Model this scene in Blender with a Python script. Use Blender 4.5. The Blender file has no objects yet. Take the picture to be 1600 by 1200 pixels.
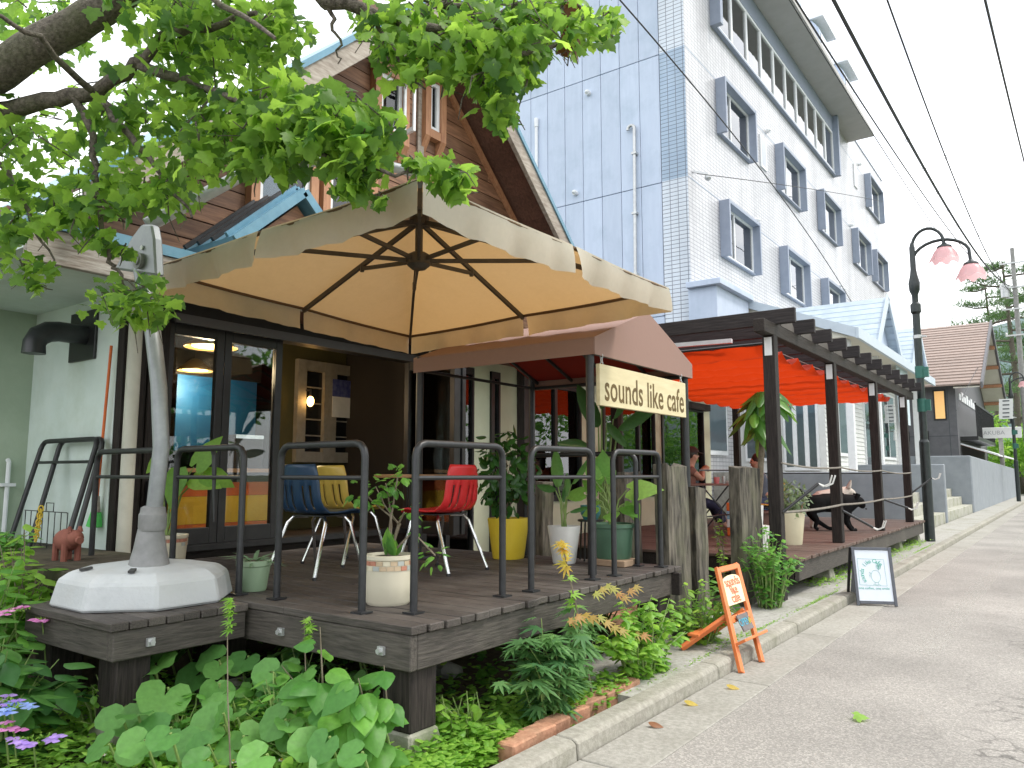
import bpy, bmesh, math, random
from mathutils import Vector, Matrix, noise
import numpy as np
random.seed(7)
SC = bpy.context.scene
COL = SC.collection
R = math.radians
V = Vector
# ------------------------------------------------------------------ camera
EYE = V((0, 0, 1.40)); FPX = 1200.0
PITCH = math.atan(141 / FPX); YAW = math.atan(880 / math.hypot(FPX, 141))
FWH = V((-math.sin(YAW), math.cos(YAW), 0)); RT = V((math.cos(YAW), math.sin(YAW), 0))
FWD = FWH * math.cos(PITCH) + V((0, 0, 1)) * math.sin(PITCH)
UPV = -FWH * math.sin(PITCH) + V((0, 0, 1)) * math.cos(PITCH)
cam = bpy.data.cameras.new('camera'); cam_o = bpy.data.objects.new('camera', cam); COL.objects.link(cam_o)
cam.sensor_width = 36.0; cam.lens = FPX / 1600 * 36.0; cam.clip_start = 0.05; cam.clip_end = 9000
cam_o.location = EYE
cam_o.rotation_euler = Matrix((RT, UPV, -FWD)).transposed().to_euler()
SC.camera = cam_o
# ------------------------------------------------------------------ sky, sun, exposure
SUN_EL, SUN_AZ = R(58), R(62)          # azimuth clockwise from +Y (the street direction)
wd = bpy.data.worlds.new('World'); SC.world = wd; wd.use_nodes = True
nt = wd.node_tree; nt.nodes.clear()
def wn(t, **k):
    n = nt.nodes.new(t)
    for a, b in k.items(): setattr(n, a, b)
    return n
wo = wn('ShaderNodeOutputWorld'); bg = wn('ShaderNodeBackground')
sky = wn('ShaderNodeTexSky', sky_type='NISHITA', sun_disc=False, sun_elevation=SUN_EL, sun_rotation=SUN_AZ, air_density=1.0, dust_density=2.0, ozone_density=1.0)
tc = wn('ShaderNodeTexCoord'); mp = wn('ShaderNodeMapping'); mp.inputs['Scale'].default_value = (1.6, 1.6, 4.5)
nz = wn('ShaderNodeTexNoise'); nz.inputs['Scale'].default_value = 2.2; nz.inputs['Detail'].default_value = 6; nz.inputs['Roughness'].default_value = .55
rp = wn('ShaderNodeValToRGB'); rp.color_ramp.elements[0].position = .34; rp.color_ramp.elements[0].color = (.62, .62, .62, 1); rp.color_ramp.elements[1].position = .50; rp.color_ramp.elements[1].color = (1, 1, 1, 1)
mx = wn('ShaderNodeMix', data_type='RGBA'); mx.inputs['B'].default_value = (9.4, 9.6, 9.9, 1)
L = nt.links.new
L(tc.outputs['Generated'], mp.inputs['Vector']); L(mp.outputs[0], nz.inputs['Vector']); L(nz.outputs['Fac'], rp.inputs[0])
L(rp.outputs[0], mx.inputs['Factor']); L(sky.outputs[0], mx.inputs['A']); L(mx.outputs['Result'], bg.inputs[0]); L(bg.outputs[0], wo.inputs[0])
bg.inputs[1].default_value = 0.125
sl = bpy.data.lights.new('sun', 'SUN'); sl.energy = 1.5; sl.angle = R(14); sl.color = (1, .94, .85)
so = bpy.data.objects.new('sun', sl); COL.objects.link(so)
so.rotation_euler = V((math.sin(SUN_AZ) * math.cos(SUN_EL), math.cos(SUN_AZ) * math.cos(SUN_EL), math.sin(SUN_EL))).to_track_quat('Z', 'Y').to_euler()
so.location = (20, 10, 30)
SC.view_settings.view_transform = 'Standard'; SC.view_settings.look = 'None'
SC.view_settings.exposure = 0.94; SC.view_settings.gamma = 1.0; SC.view_settings.use_curve_mapping = False
SC.render.engine = 'CYCLES'
SC.cycles.max_bounces = 8; SC.cycles.transparent_max_bounces = 16; SC.cycles.sample_clamp_indirect = 6
# ------------------------------------------------------------------ pixel -> place (1600 x 1200 pixels of the photograph)
def ray(x, y): return FWD + RT * ((x - 800) / FPX) - UPV * ((y - 600) / FPX)
def PZ(x, y, z): d = ray(x, y); return EYE + d * ((z - EYE.z) / d.z)
def PX(x, y, X): d = ray(x, y); return EYE + d * (X / d.x)
def PY(x, y, Y): d = ray(x, y); return EYE + d * (Y / d.y)
def PD(x, y, dist): return EYE + ray(x, y) * dist
# ------------------------------------------------------------------ objects
WM = {}
def props(o, label=None, cat=None, group=None, kind=None):
    if label: o['label'] = label
    if cat: o['category'] = cat
    if group: o['group'] = group
    if kind: o['kind'] = kind
    return o
def T(name, label, cat, loc=(0, 0, 0), group=None):
    o = bpy.data.objects.new(name, None); COL.objects.link(o); o.location = loc; o.empty_display_size = .1
    WM[o.name] = Matrix.Translation(V(loc)); return props(o, label, cat, group)
def put(me, name, mtx, parent=None):
    o = bpy.data.objects.new(name, me); COL.objects.link(o)
    if parent: o.parent = parent; o.matrix_parent_inverse = WM[parent.name].inverted()
    o.matrix_basis = mtx; WM[o.name] = mtx.copy(); return o
def copy_tree(o, parent=None, extra=None):
    c = o.copy(); COL.objects.link(c); c.parent = parent
    for ch in o.children: copy_tree(ch, c)
    return c
class MB:
    def __init__(s): s.v = []; s.f = []
    def add(s, vs, fs):
        n = len(s.v); s.v += [V(p) for p in vs]; s.f += [[i + n for i in q] for q in fs]; return s
    def box(s, x0, x1, y0, y1, z0, z1):
        return s.add([(x, y, z) for x in (x0, x1) for y in (y0, y1) for z in (z0, z1)], [(0, 1, 3, 2), (4, 6, 7, 5), (0, 4, 5, 1), (2, 3, 7, 6), (0, 2, 6, 4), (1, 5, 7, 3)])
    def beam(s, p, q, w, h, up=(0, 0, 1)):
        p = V(p); q = V(q); d = (q - p).normalized(); u = V(up)
        if abs(d.dot(u)) > .98: u = V((1, 0, 0))
        sd = d.cross(u).normalized(); u = sd.cross(d)
        vs = [a + sd * i * w / 2 + u * j * h / 2 for a in (p, q) for i in (-1, 1) for j in (-1, 1)]
        return s.add(vs, [(0, 1, 3, 2), (4, 6, 7, 5), (0, 4, 5, 1), (2, 3, 7, 6), (0, 2, 6, 4), (1, 5, 7, 3)])
    def tube(s, path, r, n=8, cap=True):
        path = [V(p) for p in path]; m = len(path); r = r if isinstance(r, (list, tuple)) else [r] * m
        t0 = (path[1] - path[0]).normalized(); u = t0.orthogonal().normalized(); vs = []
        for i, p in enumerate(path):
            t = (path[min(i + 1, m - 1)] - path[max(i - 1, 0)]).normalized()
            u = (u - t * u.dot(t)); u = u.normalized() if u.length > 1e-6 else t.orthogonal().normalized()
            w = t.cross(u)
            vs += [p + (u * math.cos(a) + w * math.sin(a)) * r[i] for a in [2 * math.pi * k / n for k in range(n)]]
        fs = [(i * n + k, i * n + (k + 1) % n, (i + 1) * n + (k + 1) % n, (i + 1) * n + k) for i in range(m - 1) for k in range(n)]
        if cap: fs += [tuple(range(n))[::-1], tuple((m - 1) * n + k for k in range(n))]
        return s.add(vs, fs)
    def lathe(s, prof, c=(0, 0, 0), n=20, sq=0.0, rot=0.0):
        c = V(c); vs = []
        for r, z in prof:
            for k in range(n):
                a = 2 * math.pi * k / n + rot; x, y = math.cos(a), math.sin(a)
                if sq: m = max(abs(x), abs(y)); g = (1 - sq) + sq / m; x *= g; y *= g
                vs.append(c + V((x * r, y * r, z)))
        m = len(prof)
        fs = [(i * n + k, i * n + (k + 1) % n, (i + 1) * n + (k + 1) % n, (i + 1) * n + k) for i in range(m - 1) for k in range(n)]
        fs += [tuple(range(n))[::-1], tuple((m - 1) * n + k for k in range(n))]
        return s.add(vs, fs)
    def prism(s, pts, vec):
        vec = V(vec); n = len(pts); a = [V(p) for p in pts]
        return s.add(a + [p + vec for p in a], [tuple(range(n))[::-1], tuple(range(n, 2 * n))] + [(i, (i + 1) % n, n + (i + 1) % n, n + i) for i in range(n)])
    def face(s, pts): return s.add(pts, [tuple(range(len(pts)))])
    def grid(s, fn, nu, nv):
        return s.add([fn(i / nu, j / nv) for i in range(nu + 1) for j in range(nv + 1)],
                     [(i * (nv + 1) + j, (i + 1) * (nv + 1) + j, (i + 1) * (nv + 1) + j + 1, i * (nv + 1) + j + 1) for i in range(nu) for j in range(nv)])
    def ball(s, c, r, n=10, m=7):
        r = V(r) if hasattr(r, '__len__') else V((r, r, r))
        return s.lathe_e(V(c), r, n, m)
    def lathe_e(s, c, r, n, m):
        vs = []; 
        for i in range(1, m):
            t = math.pi * i / m
            for k in range(n):
                a = 2 * math.pi * k / n; vs.append(c + V((math.sin(t) * math.cos(a) * r.x, math.sin(t) * math.sin(a) * r.y, -math.cos(t) * r.z)))
        b = len(vs); vs += [c - V((0, 0, r.z)), c + V((0, 0, r.z))]
        fs = [(i * n + k, i * n + (k + 1) % n, (i + 1) * n + (k + 1) % n, (i + 1) * n + k) for i in range(m - 2) for k in range(n)]
        fs += [(b, (k + 1) % n, k) for k in range(n)] + [(b + 1, (m - 2) * n + k, (m - 2) * n + (k + 1) % n) for k in range(n)]
        return s.add(vs, fs)
    def mesh(s, name, mat, smooth=False, bev=0, ang=40, fix=True):
        c = V((0, 0, 0))
        if s.v:
            lo = V([min(p[i] for p in s.v) for i in range(3)]); hi = V([max(p[i] for p in s.v) for i in range(3)]); c = (lo + hi) / 2; c.z = lo.z
        me = bpy.data.meshes.new(name); me.from_pydata([p - c for p in s.v], [], s.f)
        if bev or fix:
            bm = bmesh.new(); bm.from_mesh(me)
            if fix: bmesh.ops.recalc_face_normals(bm, faces=bm.faces)
            if bev: bmesh.ops.bevel(bm, geom=[e for e in bm.edges if e.is_manifold and e.calc_face_angle(0) > .5], offset=bev, segments=1, affect='EDGES', clamp_overlap=True)
            bm.to_mesh(me); bm.free()
        me.materials.append(mat)
        if smooth:
            me.polygons.foreach_set('use_smooth', [True] * len(me.polygons)); me.set_sharp_from_angle(angle=R(ang))
        return me, c
    def build(s, name, mat, parent=None, smooth=False, bev=0, label=None, cat=None, group=None, kind=None, ang=40, fix=True):
        me, c = s.mesh(name, mat, smooth, bev, ang, fix)
        return props(put(me, name, Matrix.Translation(c), parent), label, cat, group, kind)
def B(name, mat, parent, *a, bev=0, **k): return MB().box(*a).build(name, mat, parent, bev=bev, **k)
# ------------------------------------------------------------------ materials
def nodes(m):
    m.use_nodes = True; t = m.node_tree; p = t.nodes['Principled BSDF']; return t, p
def rnd_node(t):
    a = t.nodes.new('ShaderNodeObjectInfo'); b = t.nodes.new('ShaderNodeNewGeometry'); c = t.nodes.new('ShaderNodeMath'); c.operation = 'ADD'; d = t.nodes.new('ShaderNodeMath'); d.operation = 'FRACT'
    t.links.new(a.outputs['Random'], c.inputs[0]); t.links.new(b.outputs['Random Per Island'], c.inputs[1]); t.links.new(c.outputs[0], d.inputs[0]); return d.outputs[0]
MATS = {}
def M(name, c1, c2=None, rough=.6, sc=8, stretch=(1, 1, 1), bump=0.0, bsc=None, metal=0, spec=.5, rnd=0.0, dirt=None, dsc=.9, damt=.5, coat=0, emit=None, es=1, lo=.35, hi=.65, detail=6):
    """noise-mottled principled: c1..c2 by world-space noise, rnd = value change from piece to piece, dirt = colour of broad stains"""
    m = bpy.data.materials.new(name); t, p = nodes(m); k = t.links.new; N = t.nodes.new
    g = N('ShaderNodeNewGeometry'); mpn = N('ShaderNodeMapping'); mpn.inputs['Scale'].default_value = stretch; k(g.outputs['Position'], mpn.inputs['Vector'])
    if rnd:
        oi = N('ShaderNodeObjectInfo'); cmb = N('ShaderNodeVectorMath'); cmb.operation = 'SCALE'; cmb.inputs[0].default_value = (7, 5, 3); k(oi.outputs['Random'], cmb.inputs['Scale']); k(cmb.outputs[0], mpn.inputs['Location'])
    n = N('ShaderNodeTexNoise'); n.inputs['Scale'].default_value = sc; n.inputs['Detail'].default_value = detail; n.inputs['Roughness'].default_value = .6; k(mpn.outputs[0], n.inputs['Vector'])
    rp = N('ShaderNodeValToRGB'); e = rp.color_ramp.elements; e[0].position = lo; e[1].position = hi
    e[0].color = (*c1, 1); e[1].color = (*(c2 or [min(1, q * 1.12) for q in c1]), 1); k(n.outputs['Fac'], rp.inputs[0]); out = rp.outputs[0]
    if dirt:
        n2 = N('ShaderNodeTexNoise'); n2.inputs['Scale'].default_value = dsc; n2.inputs['Detail'].default_value = 8; n2.inputs['Roughness'].default_value = .65; k(g.outputs['Position'], n2.inputs['Vector'])
        r2 = N('ShaderNodeMapRange'); r2.inputs[1].default_value = .48; r2.inputs[2].default_value = .72; r2.inputs[4].default_value = damt; k(n2.outputs['Fac'], r2.inputs[0])
        mm = N('ShaderNodeMix'); mm.data_type = 'RGBA'; mm.inputs['B'].default_value = (*dirt, 1); k(r2.outputs[0], mm.inputs['Factor']); k(out, mm.inputs['A']); out = mm.outputs['Result']
    if rnd:
        rr = N('ShaderNodeMapRange'); rr.inputs[3].default_value = 1 - rnd; rr.inputs[4].default_value = 1 + rnd; k(rnd_node(t), rr.inputs[0])
        hs = N('ShaderNodeHueSaturation'); k(out, hs.inputs['Color']); k(rr.outputs[0], hs.inputs['Value']); out = hs.outputs[0]
    k(out, p.inputs['Base Color'])
    rg = N('ShaderNodeMapRange'); rg.inputs[3].default_value = max(.03, rough - .1); rg.inputs[4].default_value = min(1, rough + .1); k(n.outputs['Fac'], rg.inputs[0]); k(rg.outputs[0], p.inputs['Roughness'])
    p.inputs['Metallic'].default_value = metal; p.inputs['Specular IOR Level'].default_value = spec
    if coat: p.inputs['Coat Weight'].default_value = coat; p.inputs['Coat Roughness'].default_value = .1
    if bump:
        n3 = n
        if bsc: n3 = N('ShaderNodeTexNoise'); n3.inputs['Scale'].default_value = bsc; n3.inputs['Detail'].default_value = 5; k(mpn.outputs[0], n3.inputs['Vector'])
        b = N('ShaderNodeBump'); b.inputs['Strength'].default_value = bump; b.inputs['Distance'].default_value = .01; k(n3.outputs['Fac'], b.inputs['Height']); k(b.outputs[0], p.inputs['Normal'])
    if emit: p.inputs['Emission Color'].default_value = (*emit, 1); p.inputs['Emission Strength'].default_value = es
    MATS[name] = m; return m
def leafmat(name, c1, c2, trans=.45, rough=.45, tc=None):
    m = bpy.data.materials.new(name); t, p = nodes(m); k = t.links.new; N = t.nodes.new
    rp = N('ShaderNodeValToRGB'); e = rp.color_ramp.elements; e[0].color = (*c1, 1); e[1].color = (*c2, 1); k(rnd_node(t), rp.inputs[0])
    g = N('ShaderNodeNewGeometry'); n = N('ShaderNodeTexNoise'); n.inputs['Scale'].default_value = 45; n.inputs['Detail'].default_value = 3; k(g.outputs['Position'], n.inputs['Vector'])
    rr = N('ShaderNodeMapRange'); rr.inputs[3].default_value = .75; rr.inputs[4].default_value = 1.25; k(n.outputs['Fac'], rr.inputs[0])
    hs = N('ShaderNodeHueSaturation'); k(rp.outputs[0], hs.inputs['Color']); k(rr.outputs[0], hs.inputs['Value']); k(hs.outputs[0], p.inputs['Base Color'])
    p.inputs['Roughness'].default_value = rough; p.inputs['Specular IOR Level'].default_value = .35
    tr = N('ShaderNodeBsdfTranslucent'); h2 = N('ShaderNodeHueSaturation'); h2.inputs['Value'].default_value = 2.0; h2.inputs['Hue'].default_value = .485; k(hs.outputs[0], h2.inputs['Color']); k(h2.outputs[0], tr.inputs['Color'])
    mxs = N('ShaderNodeMixShader'); mxs.inputs[0].default_value = trans; k(p.outputs[0], mxs.inputs[1]); k(tr.outputs[0], mxs.inputs[2]); k(mxs.outputs[0], t.nodes['Material Output'].inputs['Surface'])
    return m
def cloth(name, c, tcol, trans=.5, rough=.8, dirt=None):
    m = M(name, c, [q * 1.06 for q in c], rough, sc=30, dirt=dirt, dsc=2.2, damt=.35); t = m.node_tree; k = t.links.new; N = t.nodes.new
    tr = N('ShaderNodeBsdfTranslucent'); tr.inputs['Color'].default_value = (*tcol, 1)
    mxs = N('ShaderNodeMixShader'); mxs.inputs[0].default_value = trans; k(t.nodes['Principled BSDF'].outputs[0], mxs.inputs[1]); k(tr.outputs[0], mxs.inputs[2]); k(mxs.outputs[0], t.nodes['Material Output'].inputs['Surface']); return m
def glassmat(name, tint=(.85, .9, .9), refl=1.0, ior=1.5):
    m = bpy.data.materials.new(name); t, p = nodes(m); k = t.links.new; N = t.nodes.new; t.nodes.remove(p)
    fr = N('ShaderNodeFresnel'); fr.inputs['IOR'].default_value = ior; mu = N('ShaderNodeMath'); mu.operation = 'MULTIPLY'; mu.inputs[1].default_value = refl; mu.use_clamp = True; k(fr.outputs[0], mu.inputs[0])
    tr = N('ShaderNodeBsdfTransparent'); tr.inputs[0].default_value = (*tint, 1); gl = N('ShaderNodeBsdfGlossy'); gl.inputs['Roughness'].default_value = .015
    g = N('ShaderNodeNewGeometry'); n = N('ShaderNodeTexNoise'); n.inputs['Scale'].default_value = 1.3; k(g.outputs['Position'], n.inputs['Vector']); b = N('ShaderNodeBump'); b.inputs['Strength'].default_value = .04; b.inputs['Distance'].default_value = .05; k(n.outputs['Fac'], b.inputs['Height']); k(b.outputs[0], gl.inputs['Normal'])
    mxs = N('ShaderNodeMixShader'); k(mu.outputs[0], mxs.inputs[0]); k(tr.outputs[0], mxs.inputs[1]); k(gl.outputs[0], mxs.inputs[2]); k(mxs.outputs[0], t.nodes['Material Output'].inputs['Surface']); return m
def emis(name, c, s):
    m = bpy.data.materials.new(name); t, p = nodes(m); p.inputs['Base Color'].default_value = (*c, 1); p.inputs['Emission Color'].default_value = (*c, 1); p.inputs['Emission Strength'].default_value = s; return m
deckwood = M('deck_wood', (.034, .028, .025), (.082, .068, .060), .62, 9, (.9, 14, 14), .5, rnd=.28, dirt=(.15, .135, .118), dsc=1.7, damt=.5)
deckwoodx = M('deck_wood_along', (.045, .037, .033), (.10, .084, .074), .62, 9, (14, .9, 14), .5, rnd=.22, dirt=(.16, .145, .13), dsc=1.7, damt=.5)
deckbrown = M('deck_wood_brown', (.075, .045, .035), (.13, .085, .065), .65, 9, (.9, 12, 12), .35, rnd=.2)
darktimber = M('dark_timber', (.016, .0125, .0115), (.038, .031, .027), .65, 7, (9, .8, 9), .45, rnd=.15, spec=.25)
darkpost = M('dark_timber_upright', (.015, .012, .0115), (.040, .032, .029), .65, 7, (11, 11, .8), .45, rnd=.15, spec=.25)
oldtimber = M('weathered_timber', (.018, .015, .011), (.20, .178, .14), .85, 4, (4.5, 4.5, .7), .9, lo=.38, hi=.72, detail=12, dirt=(.10, .105, .055), dsc=2.2, damt=.7)
siding = M('cedar_siding', (.13, .058, .03), (.28, .145, .08), .62, 4, (9, .7, 9), .3, rnd=.28, dirt=(.07, .04, .028), dsc=1.0, damt=.45)
soffitw = M('soffit_boards', (.085, .038, .024), (.15, .07, .045), .65, 5, (8, 1.5, 8), .3, rnd=.15)
casing = M('casing_wood', (.33, .15, .075), (.45, .23, .12), .55, 6, (6, 6, .8), .2)
barge = M('grey_barge_board', (.24, .20, .165), (.40, .36, .31), .8, 5, (6, 1.2, 6), .4, dirt=(.12, .10, .085), dsc=1.6)
fasciaw = M('weathered_fascia', (.20, .165, .14), (.45, .42, .39), .8, 5, (8, .8, 8), .5, dirt=(.13, .085, .055), dsc=1.2, damt=.6)
mint = M('mint_plaster', (.64, .74, .71), (.70, .79, .76), .85, 3, bump=.15, bsc=30, dirt=(.40, .48, .36), dsc=.9, damt=.55)
cream = M('cream_plaster', (.52, .56, .40), (.58, .62, .45), .85, 3, bump=.15, bsc=30, dirt=(.45, .43, .33), dsc=.9, damt=.4)
olive = M('olive_wall', (.055, .048, .013), (.075, .066, .018), .8, 3)
bluemetal = M('blue_metal_roof', (.085, .21, .30), (.13, .28, .38), .42, 6, dirt=(.20, .28, .32), dsc=2, damt=.3)
blackmetal = M('black_metal', (.016, .017, .019), (.028, .029, .031), .38, 20, bump=.03)
railmetal = M('charcoal_tube', (.013, .014, .016), (.024, .025, .028), .42, 25, bump=.05)
frame_dk = M('dark_door_frame', (.012, .012, .013), (.02, .02, .021), .4, 10)
whiteframe = M('white_frame', (.70, .72, .74), (.76, .78, .80), .5, 10)
creamframe = M('cream_window_frame', (.22, .20, .165), (.28, .26, .215), .55, 12)
concrete = M('concrete', (.29, .285, .26), (.42, .41, .38), .9, 10, bump=.35, bsc=60, dirt=(.20, .19, .16), dsc=2.2, damt=.6)
basecon = M('painted_concrete', (.46, .48, .49), (.56, .58, .59), .8, 7, bump=.3, bsc=45, dirt=(.33, .33, .31), dsc=3.5, damt=.5)
footing = M('mossy_footing', (.16, .165, .12), (.33, .32, .27), .95, 7, bump=.6, bsc=40, dirt=(.10, .14, .05), dsc=2.5, damt=.8)
alu = M('aluminium', (.25, .265, .275), (.31, .325, .335), .42, 14, metal=.35)
greyplastic = M('grey_plastic', (.20, .20, .20), (.26, .26, .26), .55, 14)
chrome = M('chrome', (.72, .72, .73), (.8, .8, .8), .16, 10, metal=1)
glass = glassmat('window_glass', (.92, .96, .96), 1.1)
glassdk = glassmat('window_glass_dark', (.45, .52, .55), 2.0)
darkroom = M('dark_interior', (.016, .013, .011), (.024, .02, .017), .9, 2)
steel = M('galvanised_steel', (.45, .46, .46), (.56, .57, .57), .45, 10, metal=.6)
# ================================================================== ground, road, kerb
def sheet(name, x0, x1, y0, y1, z, mat, kind='structure'):
    return MB().face([(x0, y0, z), (x1, y0, z), (x1, y1, z), (x0, y1, z)]).build(name, mat, kind=kind, fix=False)
soil = M('soil', (.045, .034, .022), (.10, .08, .055), .95, 14, bump=.8, bsc=30, dirt=(.05, .07, .025), dsc=1.2, damt=.6)
grassland = M('far_ground', (.05, .075, .03), (.09, .11, .05), .95, .6)
paving = M('pavement_concrete', (.26, .25, .225), (.40, .39, .36), .92, 26, bump=.3, bsc=90, dirt=(.17, .18, .11), dsc=1.3, damt=.6)
gutterm = M('gutter_concrete', (.25, .24, .21), (.36, .345, .31), .9, 40, bump=.3, bsc=120, dirt=(.19, .18, .15), dsc=1.6, damt=.6, rnd=.06)
kerbm = M('kerb_concrete', (.24, .225, .19), (.34, .325, .28), .9, 30, bump=.35, bsc=90, dirt=(.15, .15, .10), dsc=2.4, damt=.7, rnd=.07)
def asphalt():
    m = bpy.data.materials.new('asphalt'); t, p = nodes(m); k = t.links.new; N = t.nodes.new
    g = N('ShaderNodeNewGeometry')
    n = N('ShaderNodeTexNoise'); n.inputs['Scale'].default_value = 95; n.inputs['Detail'].default_value = 3; k(g.outputs['Position'], n.inputs['Vector'])
    v = N('ShaderNodeTexVoronoi'); v.inputs['Scale'].default_value = 115; k(g.outputs['Position'], v.inputs['Vector'])
    rp = N('ShaderNodeValToRGB'); e = rp.color_ramp.elements; e[0].position = 0; e[0].color = (.20, .188, .172, 1); e[1].position = 1; e[1].color = (.36, .338, .308, 1)
    q = rp.color_ramp.elements.new(.55); q.color = (.255, .240, .220, 1)
    sep = N('ShaderNodeSeparateColor'); k(v.outputs['Color'], sep.inputs[0]); k(sep.outputs[0], rp.inputs[0])
    b2 = N('ShaderNodeTexNoise'); b2.inputs['Scale'].default_value = .7; b2.inputs['Detail'].default_value = 7; k(g.outputs['Position'], b2.inputs['Vector'])
    mr = N('ShaderNodeMapRange'); mr.inputs[1].default_value = .3; mr.inputs[2].default_value = .7; mr.inputs[3].default_value = .78; mr.inputs[4].default_value = 1.2; k(b2.outputs['Fac'], mr.inputs[0])
    hs = N('ShaderNodeHueSaturation'); k(rp.outputs[0], hs.inputs['Color']); k(mr.outputs[0], hs.inputs['Value'])
    # cracks: warped cell edges, only in patches of the road
    wv = N('ShaderNodeTexNoise'); wv.inputs['Scale'].default_value = 2.6; wv.inputs['Detail'].default_value = 6; k(g.outputs['Position'], wv.inputs['Vector'])
    wm = N('ShaderNodeVectorMath'); wm.operation = 'MULTIPLY_ADD'; wm.inputs[1].default_value = (.9, .9, .9); k(wv.outputs['Color'], wm.inputs[0]); k(g.outputs['Position'], wm.inputs[2])
    v2 = N('ShaderNodeTexVoronoi'); v2.feature = 'DISTANCE_TO_EDGE'; v2.inputs['Scale'].default_value = 1.15; k(wm.outputs[0], v2.inputs['Vector'])
    cr = N('ShaderNodeMapRange'); cr.inputs[1].default_value = .0; cr.inputs[2].default_value = .022; cr.inputs[3].default_value = 1; cr.inputs[4].default_value = 0; k(v2.outputs['Distance'], cr.inputs[0])
    mk = N('ShaderNodeTexNoise'); mk.inputs['Scale'].default_value = .42; mk.inputs['Detail'].default_value = 2
    k(g.outputs['Position'], mk.inputs['Vector']); mkr = N('ShaderNodeMapRange'); mkr.inputs[1].default_value = .40; mkr.inputs[2].default_value = .52; k(mk.outputs['Fac'], mkr.inputs[0])
    # the cracked part lies away from the gutter
    sx = N('ShaderNodeSeparateXYZ'); k(g.outputs['Position'], sx.inputs[0]); xr = N('ShaderNodeMapRange'); xr.inputs[1].default_value = -.9; xr.inputs[2].default_value = -.2; k(sx.outputs[0], xr.inputs[0])
    mu = N('ShaderNodeMath'); mu.operation = 'MULTIPLY'; k(cr.outputs[0], mu.inputs[0]); k(xr.outputs[0], mu.inputs[1])
    m2 = N('ShaderNodeMath'); m2.operation = 'MULTIPLY'; k(mu.outputs[0], m2.inputs[0]); k(mkr.outputs[0], m2.inputs[1])
    mm = N('ShaderNodeMix'); mm.data_type = 'RGBA'; mm.inputs['B'].default_value = (.03, .028, .025, 1); k(m2.outputs[0], mm.inputs['Factor']); k(hs.outputs[0], mm.inputs['A']); k(mm.outputs['Result'], p.inputs['Base Color'])
    p.inputs['Roughness'].default_value = .88
    sb = N('ShaderNodeMath'); sb.operation = 'SUBTRACT'; k(n.outputs['Fac'], sb.inputs[0]); k(m2.outputs[0], sb.inputs[1])
    b = N('ShaderNodeBump'); b.inputs['Strength'].default_value = .7; b.inputs['Distance'].default_value = .006; k(sb.outputs[0], b.inputs['Height']); k(b.outputs[0], p.inputs['Normal'])
    return m
sheet('ground', -3000, 3000, -3000, 3000, -.06, grassland)
sheet('road', -1.74, 6.0, -30, 130, 0.0, asphalt())
sheet('garden_soil', -16, -2.215, -12, 18.0, .02, soil)
# worn white line on the asphalt
wl = bpy.data.materials.new('worn_line'); t_, p_ = nodes(wl)
n_ = t_.nodes.new('ShaderNodeTexNoise'); n_.inputs['Scale'].default_value = 38; n_.inputs['Detail'].default_value = 5; g_ = t_.nodes.new('ShaderNodeNewGeometry'); t_.links.new(g_.outputs['Position'], n_.inputs['Vector'])
r_ = t_.nodes.new('ShaderNodeMapRange'); r_.inputs[1].default_value = .42; r_.inputs[2].default_value = .66; r_.inputs[4].default_value = .55; t_.links.new(n_.outputs['Fac'], r_.inputs[0]); t_.links.new(r_.outputs[0], p_.inputs['Alpha'])
p_.inputs['Base Color'].default_value = (.50, .48, .44, 1); p_.inputs['Roughness'].default_value = .9
sheet('road_marking', -1.15, -.95, 6.9, 40, .004, wl)
# kerb blocks and gutter slabs, each its own piece
kr = T('kerb', None, None, (-2.15, 20, 0)); props(kr, kind='structure')
gt = T('gutter', None, None, (-1.9, 20, 0)); props(gt, kind='structure')
me_k, ck = MB().prism([(-2.215, 0, -.1), (-2.07, 0, -.1), (-2.085, 0, .075), (-2.11, 0, .092), (-2.215, 0, .095)], (0, 1.863, 0)).mesh('kerb_block', kerbm, bev=.006)
me_g, cg = MB().box(-2.07, -1.742, 0, 1.866, -.1, .006).mesh('gutter_slab', gutterm, bev=.005)
for i in range(-5, 34):
    y = 5.29 + 1.875 * i
    put(me_k, 'kerb_block', Matrix.Translation(ck + V((0, y, 0))), kr)
    put(me_g, 'gutter_slab', Matrix.Translation(cg + V((0, y, random.uniform(-.0015, .0015)))), gt)
MB().box(-2.9, -2.22, 4.25, 62, -.05, .088).build('sidewalk', paving, kind='structure')
# brick path leading from the pavement to the entrance
brickm = M('path_brick', (.28, .13, .075), (.40, .21, .13), .9, 25, bump=.4, bsc=60, rnd=.22, dirt=(.16, .14, .09), dsc=2, damt=.5)
path = T('brick_path', None, None, (-3.5, 6.9, .02)); props(path, kind='structure')
meb, cb = MB().box(0, .205, 0, .098, 0, .07).mesh('brick', brickm, bev=.005)
n = 0
for i in range(17):
    for j in range(13):
        x = -2.95 - i * .215 - (.1 if j % 2 else 0); y = 6.05 + j * .106
        put(meb, 'brick', Matrix.Translation(V((x - .2, y, .02)) + cb + V((0, 0, random.uniform(-.004, .004)))), path)
# brick edging of the planting bed
ed = [(807, 1193), (838, 1174), (862, 1160), (893, 1141), (922, 1124), (952, 1107), (978, 1094)]
edg = T('brick_edging', 'row of old red bricks edging the planting bed beside the kerb', 'edging', PZ(890, 1145, .02))
meE, cE = MB().box(-.105, .105, -.05, .05, 0, .1).mesh('brick', brickm, bev=.008)
for i, (x, y) in enumerate(ed):
    put(meE, 'brick', Matrix.Translation(PZ(x, y, .02) + V((-.03, .05, .0))) @ Matrix.Rotation(R(88 + random.uniform(-7, 7)), 4, 'Z') @ Matrix.Rotation(R(random.uniform(-3, 3)), 4, 'X'), edg)
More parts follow.
